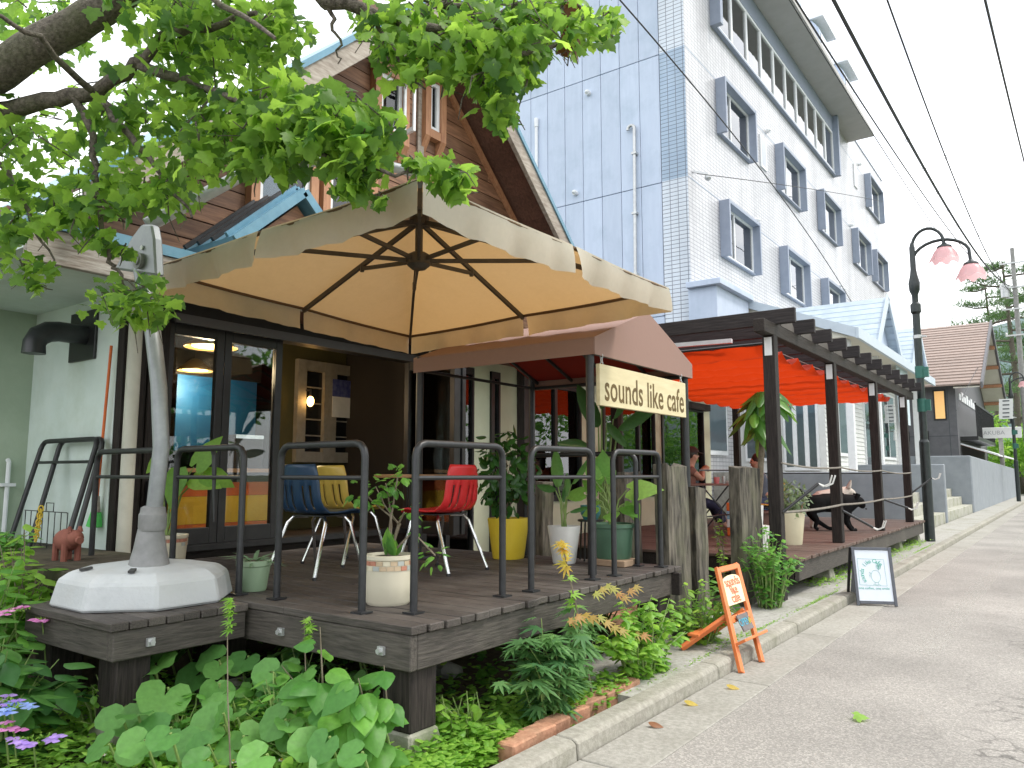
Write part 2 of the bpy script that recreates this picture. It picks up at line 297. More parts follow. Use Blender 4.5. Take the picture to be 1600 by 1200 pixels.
# distant hills
def hill(u, v):
    x = -1500 + 2400 * u; y = 1500 + 900 * v
    h = (150 + 110 * noise.noise((x * .0022, 1.3, 0)) + 50 * noise.noise((x * .008, 4.1, 0))) * math.sin(min(1, v * 1.25) * math.pi / 2)
    return V((x, y, h * 1.9 * (1.15 - .25 * u)))
hillm = M('hazed_forest_hill', (.06, .10, .10), (.11, .16, .155), .95, .02, bump=1)  # greyed, bluish forest colour: some distance haze is mixed into it
MB().grid(hill, 60, 14).build('hills', hillm, kind='structure', smooth=True)
# ================================================================== hotel
def tilemat(name, c1, c2, cm, swap):
    m = bpy.data.materials.new(name); t, p = nodes(m); k = t.links.new; N = t.nodes.new
    g = N('ShaderNodeNewGeometry'); s = N('ShaderNodeSeparateXYZ'); c = N('ShaderNodeCombineXYZ'); k(g.outputs['Position'], s.inputs[0]); k(s.outputs[swap], c.inputs[0]); k(s.outputs[2], c.inputs[1])
    b = N('ShaderNodeTexBrick'); b.inputs['Scale'].default_value = 1; b.inputs['Brick Width'].default_value = .225; b.inputs['Row Height'].default_value = .108; b.inputs['Mortar Size'].default_value = .0085; b.inputs['Mortar Smooth'].default_value = .1
    b.offset = 0.0; b.inputs['Color1'].default_value = (*c1, 1); b.inputs['Color2'].default_value = (*c2, 1); b.inputs['Mortar'].default_value = (*cm, 1); k(c.outputs[0], b.inputs['Vector'])
    n2 = N('ShaderNodeTexNoise'); n2.inputs['Scale'].default_value = .5; n2.inputs['Detail'].default_value = 6; mp2 = N('ShaderNodeMapping'); mp2.inputs['Scale'].default_value = (2.5, 2.5, .4); k(g.outputs['Position'], mp2.inputs[0]); k(mp2.outputs[0], n2.inputs['Vector'])
    mr = N('ShaderNodeMapRange'); mr.inputs[1].default_value = .3; mr.inputs[2].default_value = .7; mr.inputs[3].default_value = .78; mr.inputs[4].default_value = 1.06; k(n2.outputs['Fac'], mr.inputs[0])
    hs = N('ShaderNodeHueSaturation'); k(b.outputs['Color'], hs.inputs['Color']); k(mr.outputs[0], hs.inputs['Value']); k(hs.outputs[0], p.inputs['Base Color'])
    p.inputs['Roughness'].default_value = .35; bp = N('ShaderNodeBump'); bp.inputs['Strength'].default_value = .5; bp.inputs['Distance'].default_value = .01; bp.invert = True; k(b.outputs['Fac'], bp.inputs['Height']); k(bp.outputs[0], p.inputs['Normal'])
    return m
HX, HY = -7.6, 18.2
tile_w = tilemat('white_tile_street', (.54, .54, .56), (.60, .60, .62), (.24, .25, .28), 1)
tile_s = tilemat('white_tile_side', (.60, .66, .74), (.64, .69, .76), (.16, .18, .22), 0)
tile_b = tilemat('blue_tile_side', (.32, .42, .55), (.35, .45, .57), (.13, .15, .19), 0)
panelm = M('pale_blue_panel', (.45, .52, .645), (.49, .56, .685), .7, 3, (3, 3, .35), rnd=.05, dirt=(.33, .41, .51), dsc=1.1, damt=.6)
jointm = M('panel_joint', (.33, .39, .48), None, .8)
finm = M('blue_grey_metal', (.24, .28, .36), (.27, .31, .39), .45, 5)
soffitm = M('eave_soffit', (.40, .39, .38), (.44, .43, .42), .8, 2)
hotel = T('hotel_building', 'tall pale blue and white tiled hotel block with projecting framed windows', 'building', (HX - 6, HY + 13, 0))
B('core_wall', jointm, hotel, -22, HX - .03, HY + .06, 45.4, 0, 17.6)
B('street_wall', tile_w, hotel, HX - .03, HX, HY + .0, 45.4, 0, 17.6)
B('corner_tile_strip', tile_s, hotel, -8.32, HX - .002, HY - .02, HY + .06, 0, 9.1)
B('corner_tile_strip', tile_b, hotel, -8.32, HX - .002, HY - .02, HY + .06, 9.1, 12.7, label='blue tiled band of the corner strip')
B('corner_tile_strip', tile_s, hotel, -8.32, HX - .002, HY - .02, HY + .06, 12.7, 17.6)
mep, cp = MB().box(0, .588, HY, HY + .05, 0, 3.58).mesh('panel', panelm, bev=.006)
for i in range(20):
    for j in range(5):
        put(mep, 'panel', Matrix.Translation(V((-8.33 - .602 * (i + 1), 0, -1.7 + 3.6 * j)) + cp), hotel)
for i in range(4): MB().box(HX, HX + .004, HY, 45.4, 5.5 + 3.6 * i - .012, 5.5 + 3.6 * i + .012).build('joint_line', jointm, hotel)
winglass = glassmat('hotel_glass', (.55, .62, .66), 2.2)
curtain = M('pale_curtain', (.50, .54, .55), (.60, .64, .64), .9, 3, (1, 14, .3))
def hotel_window(y0, y1, z0, z1):
    d = .30
    w = MB(); w.box(HX + .003, HX + d, y0, y0 + .10, z0, z1).box(HX + .003, HX + d, y1 - .10, y1, z0, z1).box(HX + .003, HX + d - .006, y0 + .10, y1 - .10, z1 - .10, z1).box(HX + .003, HX + .12, y0 + .10, y1 - .10, z0, z0 + .05)
    w = w.build('window_surround', finm, hotel, bev=.006)
    f = MB(); ym = y0 + .12 + (y1 - y0 - .24) * .36
    for a, b in ((y0 + .10, y0 + .17), (ym - .035, ym + .035), (y1 - .17, y1 - .10)): f.box(HX + .006, HX + .07, a, b, z0 + .05, z1 - .1)
    f.box(HX + .006, HX + .065, y0 + .17, y1 - .17, z0 + .05, z0 + .12).box(HX + .006, HX + .065, y0 + .17, y1 - .17, z1 - .17, z1 - .1).build('frame', whiteframe, w)
    MB().box(HX + .03, HX + .036, y0 + .17, ym - .035, z0 + .12, z1 - .17).build('pane', winglass, w)
    MB().box(HX + .032, HX + .038, ym + .035, y1 - .17, z0 + .12, z1 - .17).build('pane', winglass, w)
    MB().box(HX + .008, HX + .012, y0 + .17, y1 - .17, z0 + .12, z1 - .17).build('curtain', curtain, w)
for y0, y1 in ((20.35, 23.05), (25.8, 28.6), (31.1, 34.0), (37.1, 40.0), (41.3, 44.2)):
    hotel_window(y0, y1, 11.05, 12.7)
    hotel_window(y0, y1, 7.45, 9.07)
hotel_window(40.7, 44.0, 14.75, 16.5)
for y0, y1 in ((24.15, 24.75), (38.2, 38.8)):
    w = MB().box(HX + .003, HX + .05, y0, y1, 11.35 if y0 < 30 else 15.1, 12.45 if y0 < 30 else 16.2).build('narrow_window', whiteframe, hotel); z0 = 11.43 if y0 < 30 else 15.18
    MB().box(HX + .045, HX + .053, y0 + .08, y1 - .08, z0, z0 + .94).build('pane', winglass, w)
# ribbon of windows under the eave
w = MB().box(HX + .003, HX + .32, 20.1, 20.3, 14.2, 16.9).box(HX + .003, HX + .32, 34.0, 34.2, 14.2, 16.9).box(HX + .003, HX + .14, 20.3, 34.0, 14.2, 14.28).build('ribbon_window_surround', finm, hotel, bev=.006)
for i in range(10):
    y0 = 20.3 + 1.37 * i; y1 = y0 + 1.37
    f = MB().box(HX + .006, HX + .09, y0, y0 + .07, 14.28, 16.2).box(HX + .006, HX + .09, y1 - .07, y1 - .002, 14.28, 16.2).box(HX + .006, HX + .085, y0 + .07, y1 - .07, 14.28, 14.4).box(HX + .006, HX + .085, y0 + .07, y1 - .07, 16.1, 16.2).build('frame', whiteframe, w)
    MB().box(HX + .04, HX + .046, y0 + .07, y1 - .07, 14.4, 16.1).build('pane', winglass, w)
    MB().box(HX + .008, HX + .012, y0 + .07, y1 - .07, 14.4, 16.1).build('curtain', curtain, w)
B('lintel_band', finm, hotel, HX + .003, HX + .1, 20.3, 34.0, 16.2, 16.9)
ev = MB().box(HX - 1.5, HX + 1.15, 16.6, 37.3, 16.92, 17.12).build('eave', soffitm, hotel, bev=.01)
for y0 in (21, 25.3, 29.6, 33.6):   # bays standing on the eave
    b = MB().prism([(HX - 1.2, y0, 17.12), (HX + .75, y0, 17.12), (HX + .75, y0, 18.6), (HX + .5, y0, 19.0), (HX - 1.2, y0, 19.0)], (0, 1.9, 0)).build('roof_bay', panelm, hotel, bev=.01)
    MB().box(HX + .752, HX + .765, y0 + .25, y0 + 1.65, 17.3, 18.5).build('pane', winglass, b)
    MB().box(HX - 1.3, HX + .95, y0 - .1, y0 + 2.0, 19.0, 19.12).build('cap', whiteframe, b)
B('parapet_cap', finm, hotel, HX - .4, HX + .03, 37.4, 45.45, 17.6, 17.68)
# pipes and vents on the blank blue wall
def vent(p, d):
    p = V(p); d = V(d); MB().tube([p - d * .02, p + d * .10], .075, 12).tube([p + d * .10, p + d * .13 + V((0, 0, -.03))], [.075, .045], 12).build('vent_cap', whiteframe, hotel, smooth=True)
for px_, py_ in ((920, 146), (900, 302)): vent(PY(px_, py_, HY - .01), (0, -1, 0))
for px_, py_ in ((1197, 205), (1180, 345), (1328, 352), (1310, 447), (1316, 452), (1341, 257), (1253, 268)): vent(PX(px_, py_, HX + .01), (1, 0, 0))
a = PY(991, 200, HY - .09); b = PY(993, 470, HY - .09)
MB().tube([b, a] + [a + V((-.1 + .1 * math.cos(t), 0, .1 * math.sin(t))) for t in (.5, 1.0, 1.6, 2.2, 2.8, 3.3)], .045, 10).build('drain_pipe', steel, hotel, smooth=True)
for q in (.15, .5, .85): c = a.lerp(b, q); B('pipe_bracket', steel, hotel, c.x - .07, c.x + .07, HY - .15, HY, c.z - .03, c.z + .03)
a = PY(838, 186, HY - .06); MB().tube([a + V((0, 0, -4)), a], .05, 10).lathe([(.065, -.25), (.065, .02)], a, 10).build('drain_pipe', whiteframe, hotel, smooth=True)
a = PX(1082, 268, HX + .0); MB().beam(a, a + V((.35, .1, -.12)), .05, .05).ball(a + V((.38, .1, -.22)), .09).build('cable_bracket', steel, hotel)
# ground-floor window of the hotel seen past the cafe
w = B('ground_window', whiteframe, hotel, HX + .003, HX + .06, 18.75, 20.3, 1.9, 4.0); B('pane', winglass, w, HX + .055, HX + .07, 18.87, 20.18, 2.02, 3.88)
# ================================================================== hotel annex
AX, AY0, AY1 = -5.2, 21.0, 33.4
lightroof = M('pale_metal_roof', (.42, .50, .58), (.50, .58, .66), .35, 4, rnd=.05)
rooftrim = M('roof_trim', (.46, .53, .60), (.50, .57, .64), .5, 4)
white_sid = M('white_siding', (.60, .61, .60), (.66, .67, .66), .6, 4)
soffc = M('cream_soffit', (.60, .58, .50), (.64, .62, .54), .8, 3)
ax = T('hotel_annex', 'low white annex with pale metal roof, gabled dormers and slim columns', 'building', (-6, 27, 1.45))
MB().prism([(-7.59, 20.4, 6.2), (-7.59, 20.4, 6.36), (-4.2, 20.4, 5.03), (-4.2, 20.4, 4.87)], (0, 13.0, 0)).build('roof', lightroof, ax)
MB().prism([(-7.58, 20.42, 6.17), (-4.22, 20.42, 4.855), (-4.22, 20.42, 4.845), (-7.58, 20.42, 4.845)], (0, 12.95, 0)).build('soffit', soffc, ax)
MB().box(-4.2, -4.12, 20.34, 33.42, 4.78, 5.06).build('fascia', rooftrim, ax, bev=.006)
MB().prism([(-7.59, 20.33, 6.17), (-7.59, 20.33, 6.4), (-4.2, 20.33, 5.06), (-4.2, 20.33, 4.8)], (0, .065, 0)).build('rake_board', rooftrim, ax)
MB().box(HX + .003, HX + .9, HY - .35, 20.3, 6.05, 6.2).box(HX + .003, HX + .75, HY - .2, 20.3, 5.2, 6.05).build('corner_eave_box', panelm, ax, bev=.01)
def dormer(yc, hw, za, zb):
    d = MB().prism([(-4.62, yc - hw + .1, zb), (-4.62, yc + hw - .1, zb), (-4.62, yc, za - .12)], (-2.9, 0, 0)).build('dormer', panelm, ax)
    L_ = math.hypot(hw + .12, (za - zb) * (hw + .12) / hw); nc = 9
    for s in (-1, 1):
        for i in range(nc):   # roof courses, lapped
            q0, q1 = i / nc, (i + 1) / nc
            f = lambda q, o: V((0, yc + s * (hw + .12) * (1 - q), zb + (za - zb) * q - (za - zb) * .12 / hw * (1 - q) + o))
            a, b = f(q0, .045), f(q1, .02)
            MB().add([V((-4.35, a.y, a.z)), V((-7.58, a.y, a.z)), V((-7.58, b.y, b.z)), V((-4.35, b.y, b.z)), V((-4.35, a.y, a.z - .05)), V((-7.58, a.y, a.z - .05))], [(0, 1, 2, 3), (0, 4, 5, 1), (0, 3, 4), (1, 5, 2)]).build('roof_course', lightroof, d)
        MB().beam(V((-4.33, yc + s * (hw + .14), zb - .14)), V((-4.33, yc, za + .02)), .06, .2).build('verge', rooftrim, d)
dormer(25.8, 1.75, 6.85, 5.2); dormer(31.6, 1.7, 6.8, 5.2)
def wall_panels(name, x0, x1, y0, y1): pass
MB().box(-7.59, AX, AY0, AY0 + .15, 1.45, 4.85).build('side_wall', white_sid, ax)
MB().box(AX - .15, AX, AY0 + .15, AY1, 1.45, 4.85).build('front_wall', white_sid, ax)
for i in range(26):   # siding boards of the street front
    z = 1.5 + .125 * i; MB().prism([(AX, AY0, z), (AX + .022, AY0, z), (AX + .006, AY0, z + .122), (AX, AY0, z + .122)], (0, AY1 - AY0, 0)).build('siding_board', white_sid, ax)
def annex_win(face, a0, a1, z0, z1, n):
    if face == 'x': q = lambda d0, d1, p0, p1, zz0, zz1: MB().box(AX + d0, AX + d1, p0, p1, zz0, zz1)
    else: q = lambda d0, d1, p0, p1, zz0, zz1: MB().box(p0, p1, AY0 - d1, AY0 - d0, zz0, zz1)
    f = q(.002, .06, a0, a1, z0, z1).build('window', whiteframe, ax); s = (a1 - a0) / n
    for i in range(n):
        q(.055, .066, a0 + s * i + .06, a0 + s * (i + 1) - .06, z0 + .09, z1 - .08).build('pane', glassdk, f)
annex_win('y', -7.3, -6.4, 1.75, 4.3, 1); annex_win('y', -6.25, -5.35, 1.5, 4.2, 3)
annex_win('x', 21.4, 23.2, 1.9, 4.3, 2); annex_win('x', 25.6, 26.9, 1.5, 4.1, 1); annex_win('x', 28.2, 30.5, 1.9, 4.2, 2)
for i, y in enumerate((20.9, 24.4, 27.8, 31.2)):
    MB().box(-4.62, -4.44, y - .09, y + .09, 1.45, 4.86).build('column', whiteframe, ax, bev=.01)
MB().box(-7.59, -2.95 - 1.3, 19.3, 33.6, .0, 1.45).build('terrace', concrete, ax)
def text(body, size, mat, name, parent, mtx, ext=.002, font=None, align='CENTER', off=0.0, spacing=1.0):
    cu = bpy.data.curves.new(name, 'FONT'); cu.body = body; cu.size = size; cu.extrude = ext; cu.align_x = align; cu.align_y = 'CENTER'; cu.resolution_u = 3; cu.offset = off; cu.space_character = spacing
    o = bpy.data.objects.new('tmp', cu); COL.objects.link(o); bpy.context.view_layer.update()
    me = bpy.data.meshes.new_from_object(o.evaluated_get(bpy.context.evaluated_depsgraph_get())); bpy.data.objects.remove(o); bpy.data.curves.remove(cu)
    me.name = name; me.materials.clear(); me.materials.append(mat); return put(me, name, mtx, parent)
def islands(o, parent):
    bm = bmesh.new(); bm.from_mesh(o.data); bm.verts.ensure_lookup_table(); seen = set(); mt = o.data.materials[0]; W = WM[o.name].copy(); nm = o.name.split('.')[0]
    for v in bm.verts:
        if v.index in seen: continue
        st = [v]; comp = []; seen.add(v.index)
        while st:
            q = st.pop(); comp.append(q)
            for e in q.link_edges:
                w = e.other_vert(q)
                if w.index not in seen: seen.add(w.index); st.append(w)
        ix = {q.index: i for i, q in enumerate(comp)}; fc = {f for q in comp for f in q.link_faces}
        me = bpy.data.meshes.new(nm); me.from_pydata([q.co[:] for q in comp], [], [[ix[w.index] for w in f.verts] for f in fc]); me.materials.append(mt); put(me, nm, W, parent)
    bm.free(); bpy.data.objects.remove(o)
def axes(o, ex, ey):   # matrix whose text runs along ex with up ey
    ex = V(ex).normalized(); ey = V(ey); ey = (ey - ex * ey.dot(ex)).normalized(); ez = ex.cross(ey); m = Matrix((ex, ey, ez)).transposed().to_4x4(); m.translation = V(o); return m
ink = M('dark_lettering', (.05, .06, .07), None, .6)
text('COIN\nLAUNDRY', .26, ink, 'lettering', ax, axes((AX + .07, 26.25, 3.0), (0, 1, 0), (0, 0, 1)))
bn = PX(1412, 600, -4.35); MB().box(-4.36, -4.34, PX(1404, 640, -4.35).y, PX(1421, 640, -4.35).y, PX(1412, 662, -4.35).z, 4.86).build('banner', M('banner_pale', (.50, .60, .66), (.56, .66, .71), .7), ax)
text('R', .5, M('banner_ink', (.35, .10, .22), None, .6), 'lettering', ax, axes((-4.335, bn.y + .3, 4.45), (0, 1, 0), (0, 0, 1)))
# ================================================================== grey retaining walls and steps
greywall = M('grey_painted_wall', (.235, .26, .29), (.275, .30, .33), .85, 4, bump=.2, bsc=40, dirt=(.19, .21, .22), dsc=1.1, damt=.5)
stepm = M('step_concrete', (.33, .325, .28), (.44, .43, .38), .92, 9, bump=.4, bsc=50, dirt=(.17, .19, .09), dsc=2.2, damt=.8)
def gwall(pts, vec, label): 
    return MB().prism(pts, vec).build('retaining_wall', greywall, bev=.025, label=label, cat='wall')
gwall([(-7.0, 19.0, 0), (-2.98, 19.0, 0), (-2.98, 19.0, 1.45), (-7.0, 19.0, 1.45)], (0, .22, 0), 'grey rendered garden wall right behind the pergola deck')
gwall([(-5.6, 24.3, 0), (-2.92, 24.3, 0), (-2.92, 24.3, 1.68), (-5.6, 24.3, 1.68)], (0, .22, 0), 'grey rendered wall standing between the two flights of steps')
gwall([(-7.0, 31.2, 0), (-2.92, 31.2, 0), (-2.92, 31.2, 2.05), (-7.0, 31.2, 2.05)], (0, .22, 0), 'grey rendered wall closing the farther flight of steps')
gwall([(-2.91, 31.25, 0), (-2.91, 56, 0), (-2.91, 56, 1.72), (-2.91, 31.25, 2.04)], (-.22, 0, 0), 'long grey wall running along the pavement with sloping top')
gwall([(-2.3, 57.5, 0), (-2.0, 57.5, 0), (-2.0, 57.5, 1.6), (-2.3, 57.5, 1.6)], (0, 20, 0), 'low grey wall beyond the far street lamp')
for y0, y1, lab in ((19.25, 24.28, 'concrete steps between grey walls beside the near street lamp'), (24.55, 31.18, 'farther concrete steps rising between the grey walls')):
    st = T('garden_steps', lab, 'steps', (-3.6, (y0 + y1) / 2, .08), 'flights of steps to the hotel')
    for i in range(5):
        MB().box(-4.24 if i == 4 else -2.98 - .3 * (i + 1), -2.98 - .3 * i + .02, y0, y1, .0, .088 + .27 * (i + 1)).build('step', stepm, st, bev=.012)
# ================================================================== dark building with brown roof
DX, DY = -4.6, 44.2
charcoal = M('charcoal_cladding', (.11, .11, .12), (.135, .135, .145), .7, 4, rnd=.05)
brownroof = M('brown_roof', (.25, .185, .155), (.31, .235, .20), .6, 6, rnd=.07)
blind = M('lit_wood_blind', (.62, .37, .14), (.72, .45, .19), .6, 6, (1, 1, 20), emit=(.9, .5, .18), es=.35)
db = T('dark_gabled_building', 'charcoal building with steep brown roof and orange-lit windows', 'building', (-8, 52, 1.5))
B('wall', charcoal, db, -13, DX, DY, 60, 0, 6.0)
MB().prism([(DX, DY, 6.0), (DX, 60, 6.0), (DX, 52.1, 9.5)], (-8.4, 0, 0)).build('gable_wall', charcoal, db)
for x in (-4.95, -6.9, -8.8): MB().box(x - .012, x + .012, DY - .006, DY, .0, 6.0).build('cladding_joint', ink, db)
MB().box(-13, DX, DY - .006, DY, 3.3, 3.33).build('cladding_joint', ink, db)
for s, ye in ((-1, DY - .9), (1, 60.9)):
    nc = 22
    for i in range(nc):
        q0, q1 = i / nc, (i + 1) / nc; ya, yb = ye + (52.1 - ye) * q0, ye + (52.1 - ye) * q1; z0 = 5.75; za, zb_ = z0 + (10.2 - z0) * q0, z0 + (10.2 - z0) * q1
        MB().prism([(DX + 1.2, ya, za), (DX + 1.2, ya, za + .09), (DX + 1.2, yb, zb_ + .04), (DX + 1.2, yb, zb_)], (-9.8, 0, 0)).build('roof_course', brownroof, db)
    MB().prism([(DX + 1.28, ye, 5.55), (DX + 1.28, ye, 5.87), (DX + 1.28, 52.1, 10.32), (DX + 1.28, 52.1, 10.0)], (-.1, 0, 0)).build('verge_board', charcoal, db)
    MB().prism([(DX + 1.15, ye + .05 * -s, 5.66), (DX + 1.15, 52.1, 10.08), (DX + 1.15, 52.1, 10.04), (DX + 1.15, ye + .05 * -s, 5.62)], (-1.14, 0, 0)).build('soffit', soffc, db)
    for q in (.12, .34, .56, .78):
        y = ye + (52.1 - ye) * q; z = 5.62 + 4.42 * q; B('purlin', casing, db, DX, DX + 1.2, y - .12, y + .12, z - .2, z - .0)
def dwin(p0, p1, lab):
    a = PY(*p0, DY - .01); b = PY(*p1, DY - .01); x0, x1, z0, z1 = a.x, b.x, b.z, a.z
    f = B('window', frame_dk, db, x0, x1, DY - .05, DY, z0, z1); B('pane', blind, f, x0 + .07, x1 - .07, DY - .06, DY - .045, z0 + .07, z1 - .07)
dwin((1457, 610), (1480, 656), ''); dwin((1431, 636), (1446, 657), ''); dwin((1432, 674), (1452, 688), ''); dwin((1416, 675), (1422, 690), '')
f = B('door', frame_dk, db, *(lambda a, b: (a.x, b.x, DY - .05, DY, b.z, a.z))(PY(1433, 690, DY), PY(1453, 714, DY)))
# balcony and big lettering on the street front
bal = B('balcony', frame_dk, db, DX, DX + .8, 45.0, 55.5, 3.1, 3.3)
for i in range(22): MB().box(DX + .74, DX + .79, 45.05 + i * .49, 45.1 + i * .49, 3.3, 4.9).build('baluster', frame_dk, bal)
MB().box(DX + .72, DX + .8, 45.0, 55.5, 4.9, 5.0).build('handrail', frame_dk, bal)
MB().prism([(DX, 45, 2.9), (DX + 1.6, 45, 2.3), (DX + 1.6, 45, 2.38), (DX, 45, 2.98)], (0, 13, 0)).build('porch_roof', whiteframe, db)
MB().prism([(DX, 45, 2.88), (DX + 1.58, 45, 2.28), (DX + 1.58, 45, 2.29), (DX, 45, 2.89)], (0, 12.9, 0)).build('porch_soffit', casing, db)
for i in range(9):   # pale cut-out frieze above the balcony
    MB().box(DX + .002, DX + .05, 45.4 + i * 1.1, 46.2 + i * 1.1, 5.2, 5.55 + .15 * (i % 2)).build('frieze_letter', whiteframe, db)
B('lantern', emis('red_lamp', (1, .12, .08), 1.2), db, DX + .25, DX + .55, 46.4, 46.7, 6.1, 6.6); B('lantern_bracket', frame_dk, db, DX, DX + .3, 46.5, 46.6, 6.6, 6.68)
# ================================================================== cafe building
FX = -6.3
def fy(px): return PX(px, 640, FX).y          # street-front position under a pixel column
cafe = T('cafe_building', 'wooden gabled cafe with mint plaster ground floor and black folding glass doors', 'building', (-9, 6, 0))
Y0 = fy(45)
def wallseg(name, mat, ya, yb, za, zb): return B(name, mat, cafe, FX - .2, FX, ya, yb, za, zb)
YR = fy(178)
MB().box(-8.05, FX, YR, YR + .2, 0, 3.25).build('plaster_wall', mint, cafe)
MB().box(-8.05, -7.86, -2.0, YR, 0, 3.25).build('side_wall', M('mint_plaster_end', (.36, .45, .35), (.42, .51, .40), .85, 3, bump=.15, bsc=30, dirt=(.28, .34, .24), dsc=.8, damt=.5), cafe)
yD0, yD1 = fy(252), fy(655)
wallseg('header_wall', mint, fy(178), yD1, 2.92, 3.25); wallseg('sill_wall', darktimber, fy(178), yD1, 0, .74)
wallseg('plaster_wall', cream, fy(738), fy(765), .0, 3.25); wallseg('plaster_wall', cream, fy(779), fy(822), 0, 3.25)
wallseg('plaster_wall', cream, fy(906), fy(940), 0, 3.25); wallseg('plaster_wall', cream, fy(1021), fy(1032), 0, 3.25); wallseg('plaster_wall', cream, fy(1097), 15.9, 0, 3.25)
wallseg('apron_wall', cream, fy(822), fy(906), 0, 1.0); wallseg('apron_wall', cream, fy(940), fy(1021), 0, 1.0); wallseg('apron_wall', cream, fy(1032), fy(1097), 0, 1.0)
wallseg('header_wall', cream, fy(655), 15.9, 2.78, 3.25) if False else None
for a, b in ((655, 738), (765, 779), (822, 906), (940, 1021), (1032, 1097)): wallseg('header_wall', cream, fy(a), fy(b), 2.78, 3.25)
MB().box(-14, FX - .2, 15.7, 15.9, 0, 3.25).build('end_wall', cream, cafe)
MB().box(-14, FX + .35, 8.6, 16.1, 3.25, 3.37).build('flat_roof', darktimber, cafe)
# dark post and trim beside the doors
def fpost(p0, p1, z0, z1, mat, d=.08, name='post', d0=0.0): return B(name, mat, cafe, FX + d0, FX + d, fy(p0), fy(p1), z0, z1, bev=.006)
fpost(178, 206, .1, 2.95, darkpost, .10); fpost(222, 254, .1, 2.95, darkpost, .07); fpost(206, 222, .1, 2.95, darkpost, .05)
B('meter_box', frame_dk, cafe, FX + .07, FX + .16, fy(226), fy(240), .75, 1.35, bev=.008)
# interior shell
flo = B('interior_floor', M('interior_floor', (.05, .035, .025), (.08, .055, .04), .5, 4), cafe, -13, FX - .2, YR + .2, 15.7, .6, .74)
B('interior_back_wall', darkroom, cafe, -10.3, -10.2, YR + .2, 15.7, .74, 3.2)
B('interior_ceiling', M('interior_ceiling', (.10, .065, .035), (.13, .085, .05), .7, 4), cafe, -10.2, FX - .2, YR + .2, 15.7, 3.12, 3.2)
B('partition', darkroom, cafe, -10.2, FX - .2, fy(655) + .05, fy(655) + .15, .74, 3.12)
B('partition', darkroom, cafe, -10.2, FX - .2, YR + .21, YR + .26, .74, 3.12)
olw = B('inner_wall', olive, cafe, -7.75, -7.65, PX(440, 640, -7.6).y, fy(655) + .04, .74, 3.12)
# the white-framed window inside
iw0, iw1 = PX(463, 640, -7.6), PX(562, 640, -7.6); z0, z1 = PX(463, 722, -7.6).z, PX(463, 560, -7.6).z
iw = T('x', None, None) if False else None
w = MB()
for a, b in ((iw0.y, iw0.y + .13), (iw1.y - .13, iw1.y), ((iw0.y + iw1.y) / 2 - .1, (iw0.y + iw1.y) / 2 + .1)): w.box(-7.65, -7.58, a, b, z0, z1)
w.box(-7.649, -7.585, iw0.y + .13, iw1.y - .13, z0, z0 + .13).box(-7.649, -7.585, iw0.y + .13, iw1.y - .13, z1 - .13, z1)
w = w.build('inner_window', creamframe, cafe)
MB().box(-7.645, -7.635, iw0.y + .13, iw1.y - .13, z0 + .13, z1 - .13).build('dark_pane', M('dark_pane', (.01, .012, .015), None, .1), w)
for k in range(1, 5): MB().box(-7.64, -7.62, iw0.y + .13, iw1.y - .13, z0 + .13 + (z1 - z0 - .26) * k / 5 - .008, z0 + .13 + (z1 - z0 - .26) * k / 5 + .008).build('glazing_bar', creamframe, w)
# folding glass doors: two leaves closed, two folded back against the post
head = B('door_head', frame_dk, cafe, FX - .12, FX + .12, yD0, yD1, 2.72, 2.92, bev=.006)
B('door_track', M('door_track', (.10, .10, .105), None, .4), cafe, FX + .121, FX + .16, yD0, yD1, 2.70, 2.78); B('door_sill', frame_dk, cafe, FX - .12, FX + .10, yD0, yD1, .74, .79)
def leaf_x(ya, yb, n='glass_door'):
    f = MB(); s = .075
    f.box(FX - .03, FX + .03, ya, ya + s, .79, 2.72).box(FX - .03, FX + .03, yb - s, yb, .79, 2.72).box(FX - .029, FX + .029, ya + s, yb - s, .79, .93).box(FX - .029, FX + .029, ya + s, yb - s, 2.62, 2.72)
    f = f.build(n, frame_dk, cafe, bev=.004); B('pane', glass, f, FX - .004, FX + .004, ya + s, yb - s, .93, 2.62); return f
leaf_x(yD0, fy(344)); l2 = leaf_x(fy(345), fy(436))
yf = yD1 - .10
for k, (dx, yy) in enumerate(((.80, yf - .16), (.78, yf - .09), (.80, yf - .02))):
    f = MB(); s = .07
    f.box(FX + .03, FX + .03 + s, yy - .03, yy + .03, .74, 2.70).box(FX + dx - s, FX + dx, yy - .03, yy + .03, .74, 2.70).box(FX + .03 + s, FX + dx - s, yy - .029, yy + .029, .74, .88).box(FX + .03 + s, FX + dx - s, yy - .029, yy + .029, 2.6, 2.70)
    f = f.build('folded_door', frame_dk, cafe, bev=.004); B('pane', glass, f, FX + .03 + s, FX + dx - s, yy - .004, yy + .004, .88, 2.6)
fpost(641, 656, .1, 2.95, frame_dk, .14, 'door_post')
# entrance door and windows further along
def window(p0, p1, z0, z1, n, sub=True, mat=frame_dk, gl=glassdk):
    a, b = fy(p0), fy(p1); f = MB(); s = .07
    st = (b - a) / n
    for i in range(n + 1): f.box(FX - .06, FX + .035, a + st * i - (0 if i == 0 else s / 2) , a + st * i + (s if i == 0 else s / 2 if i < n else 0) + (0 if i < n else .0), z0, z1)
    f.box(FX - .059, FX + .034, a, b, z0, z0 + .09).box(FX - .059, FX + .034, a, b, z1 - .09, z1)
    f = f.build('window_frame', mat, cafe)
    for i in range(n): B('pane', gl, f, FX - .01, FX - .002, a + st * i + s * .6, a + st * (i + 1) - s * .6, z0 + .09, z1 - .09)
    return f
window(655, 738, .1, 2.78, 2); window(765, 779, .1, 2.78, 1); window(822, 906, 1.0, 2.78, 2); window(940, 1021, 1.0, 2.78, 3); window(1032, 1097, 1.0, 2.78, 2)
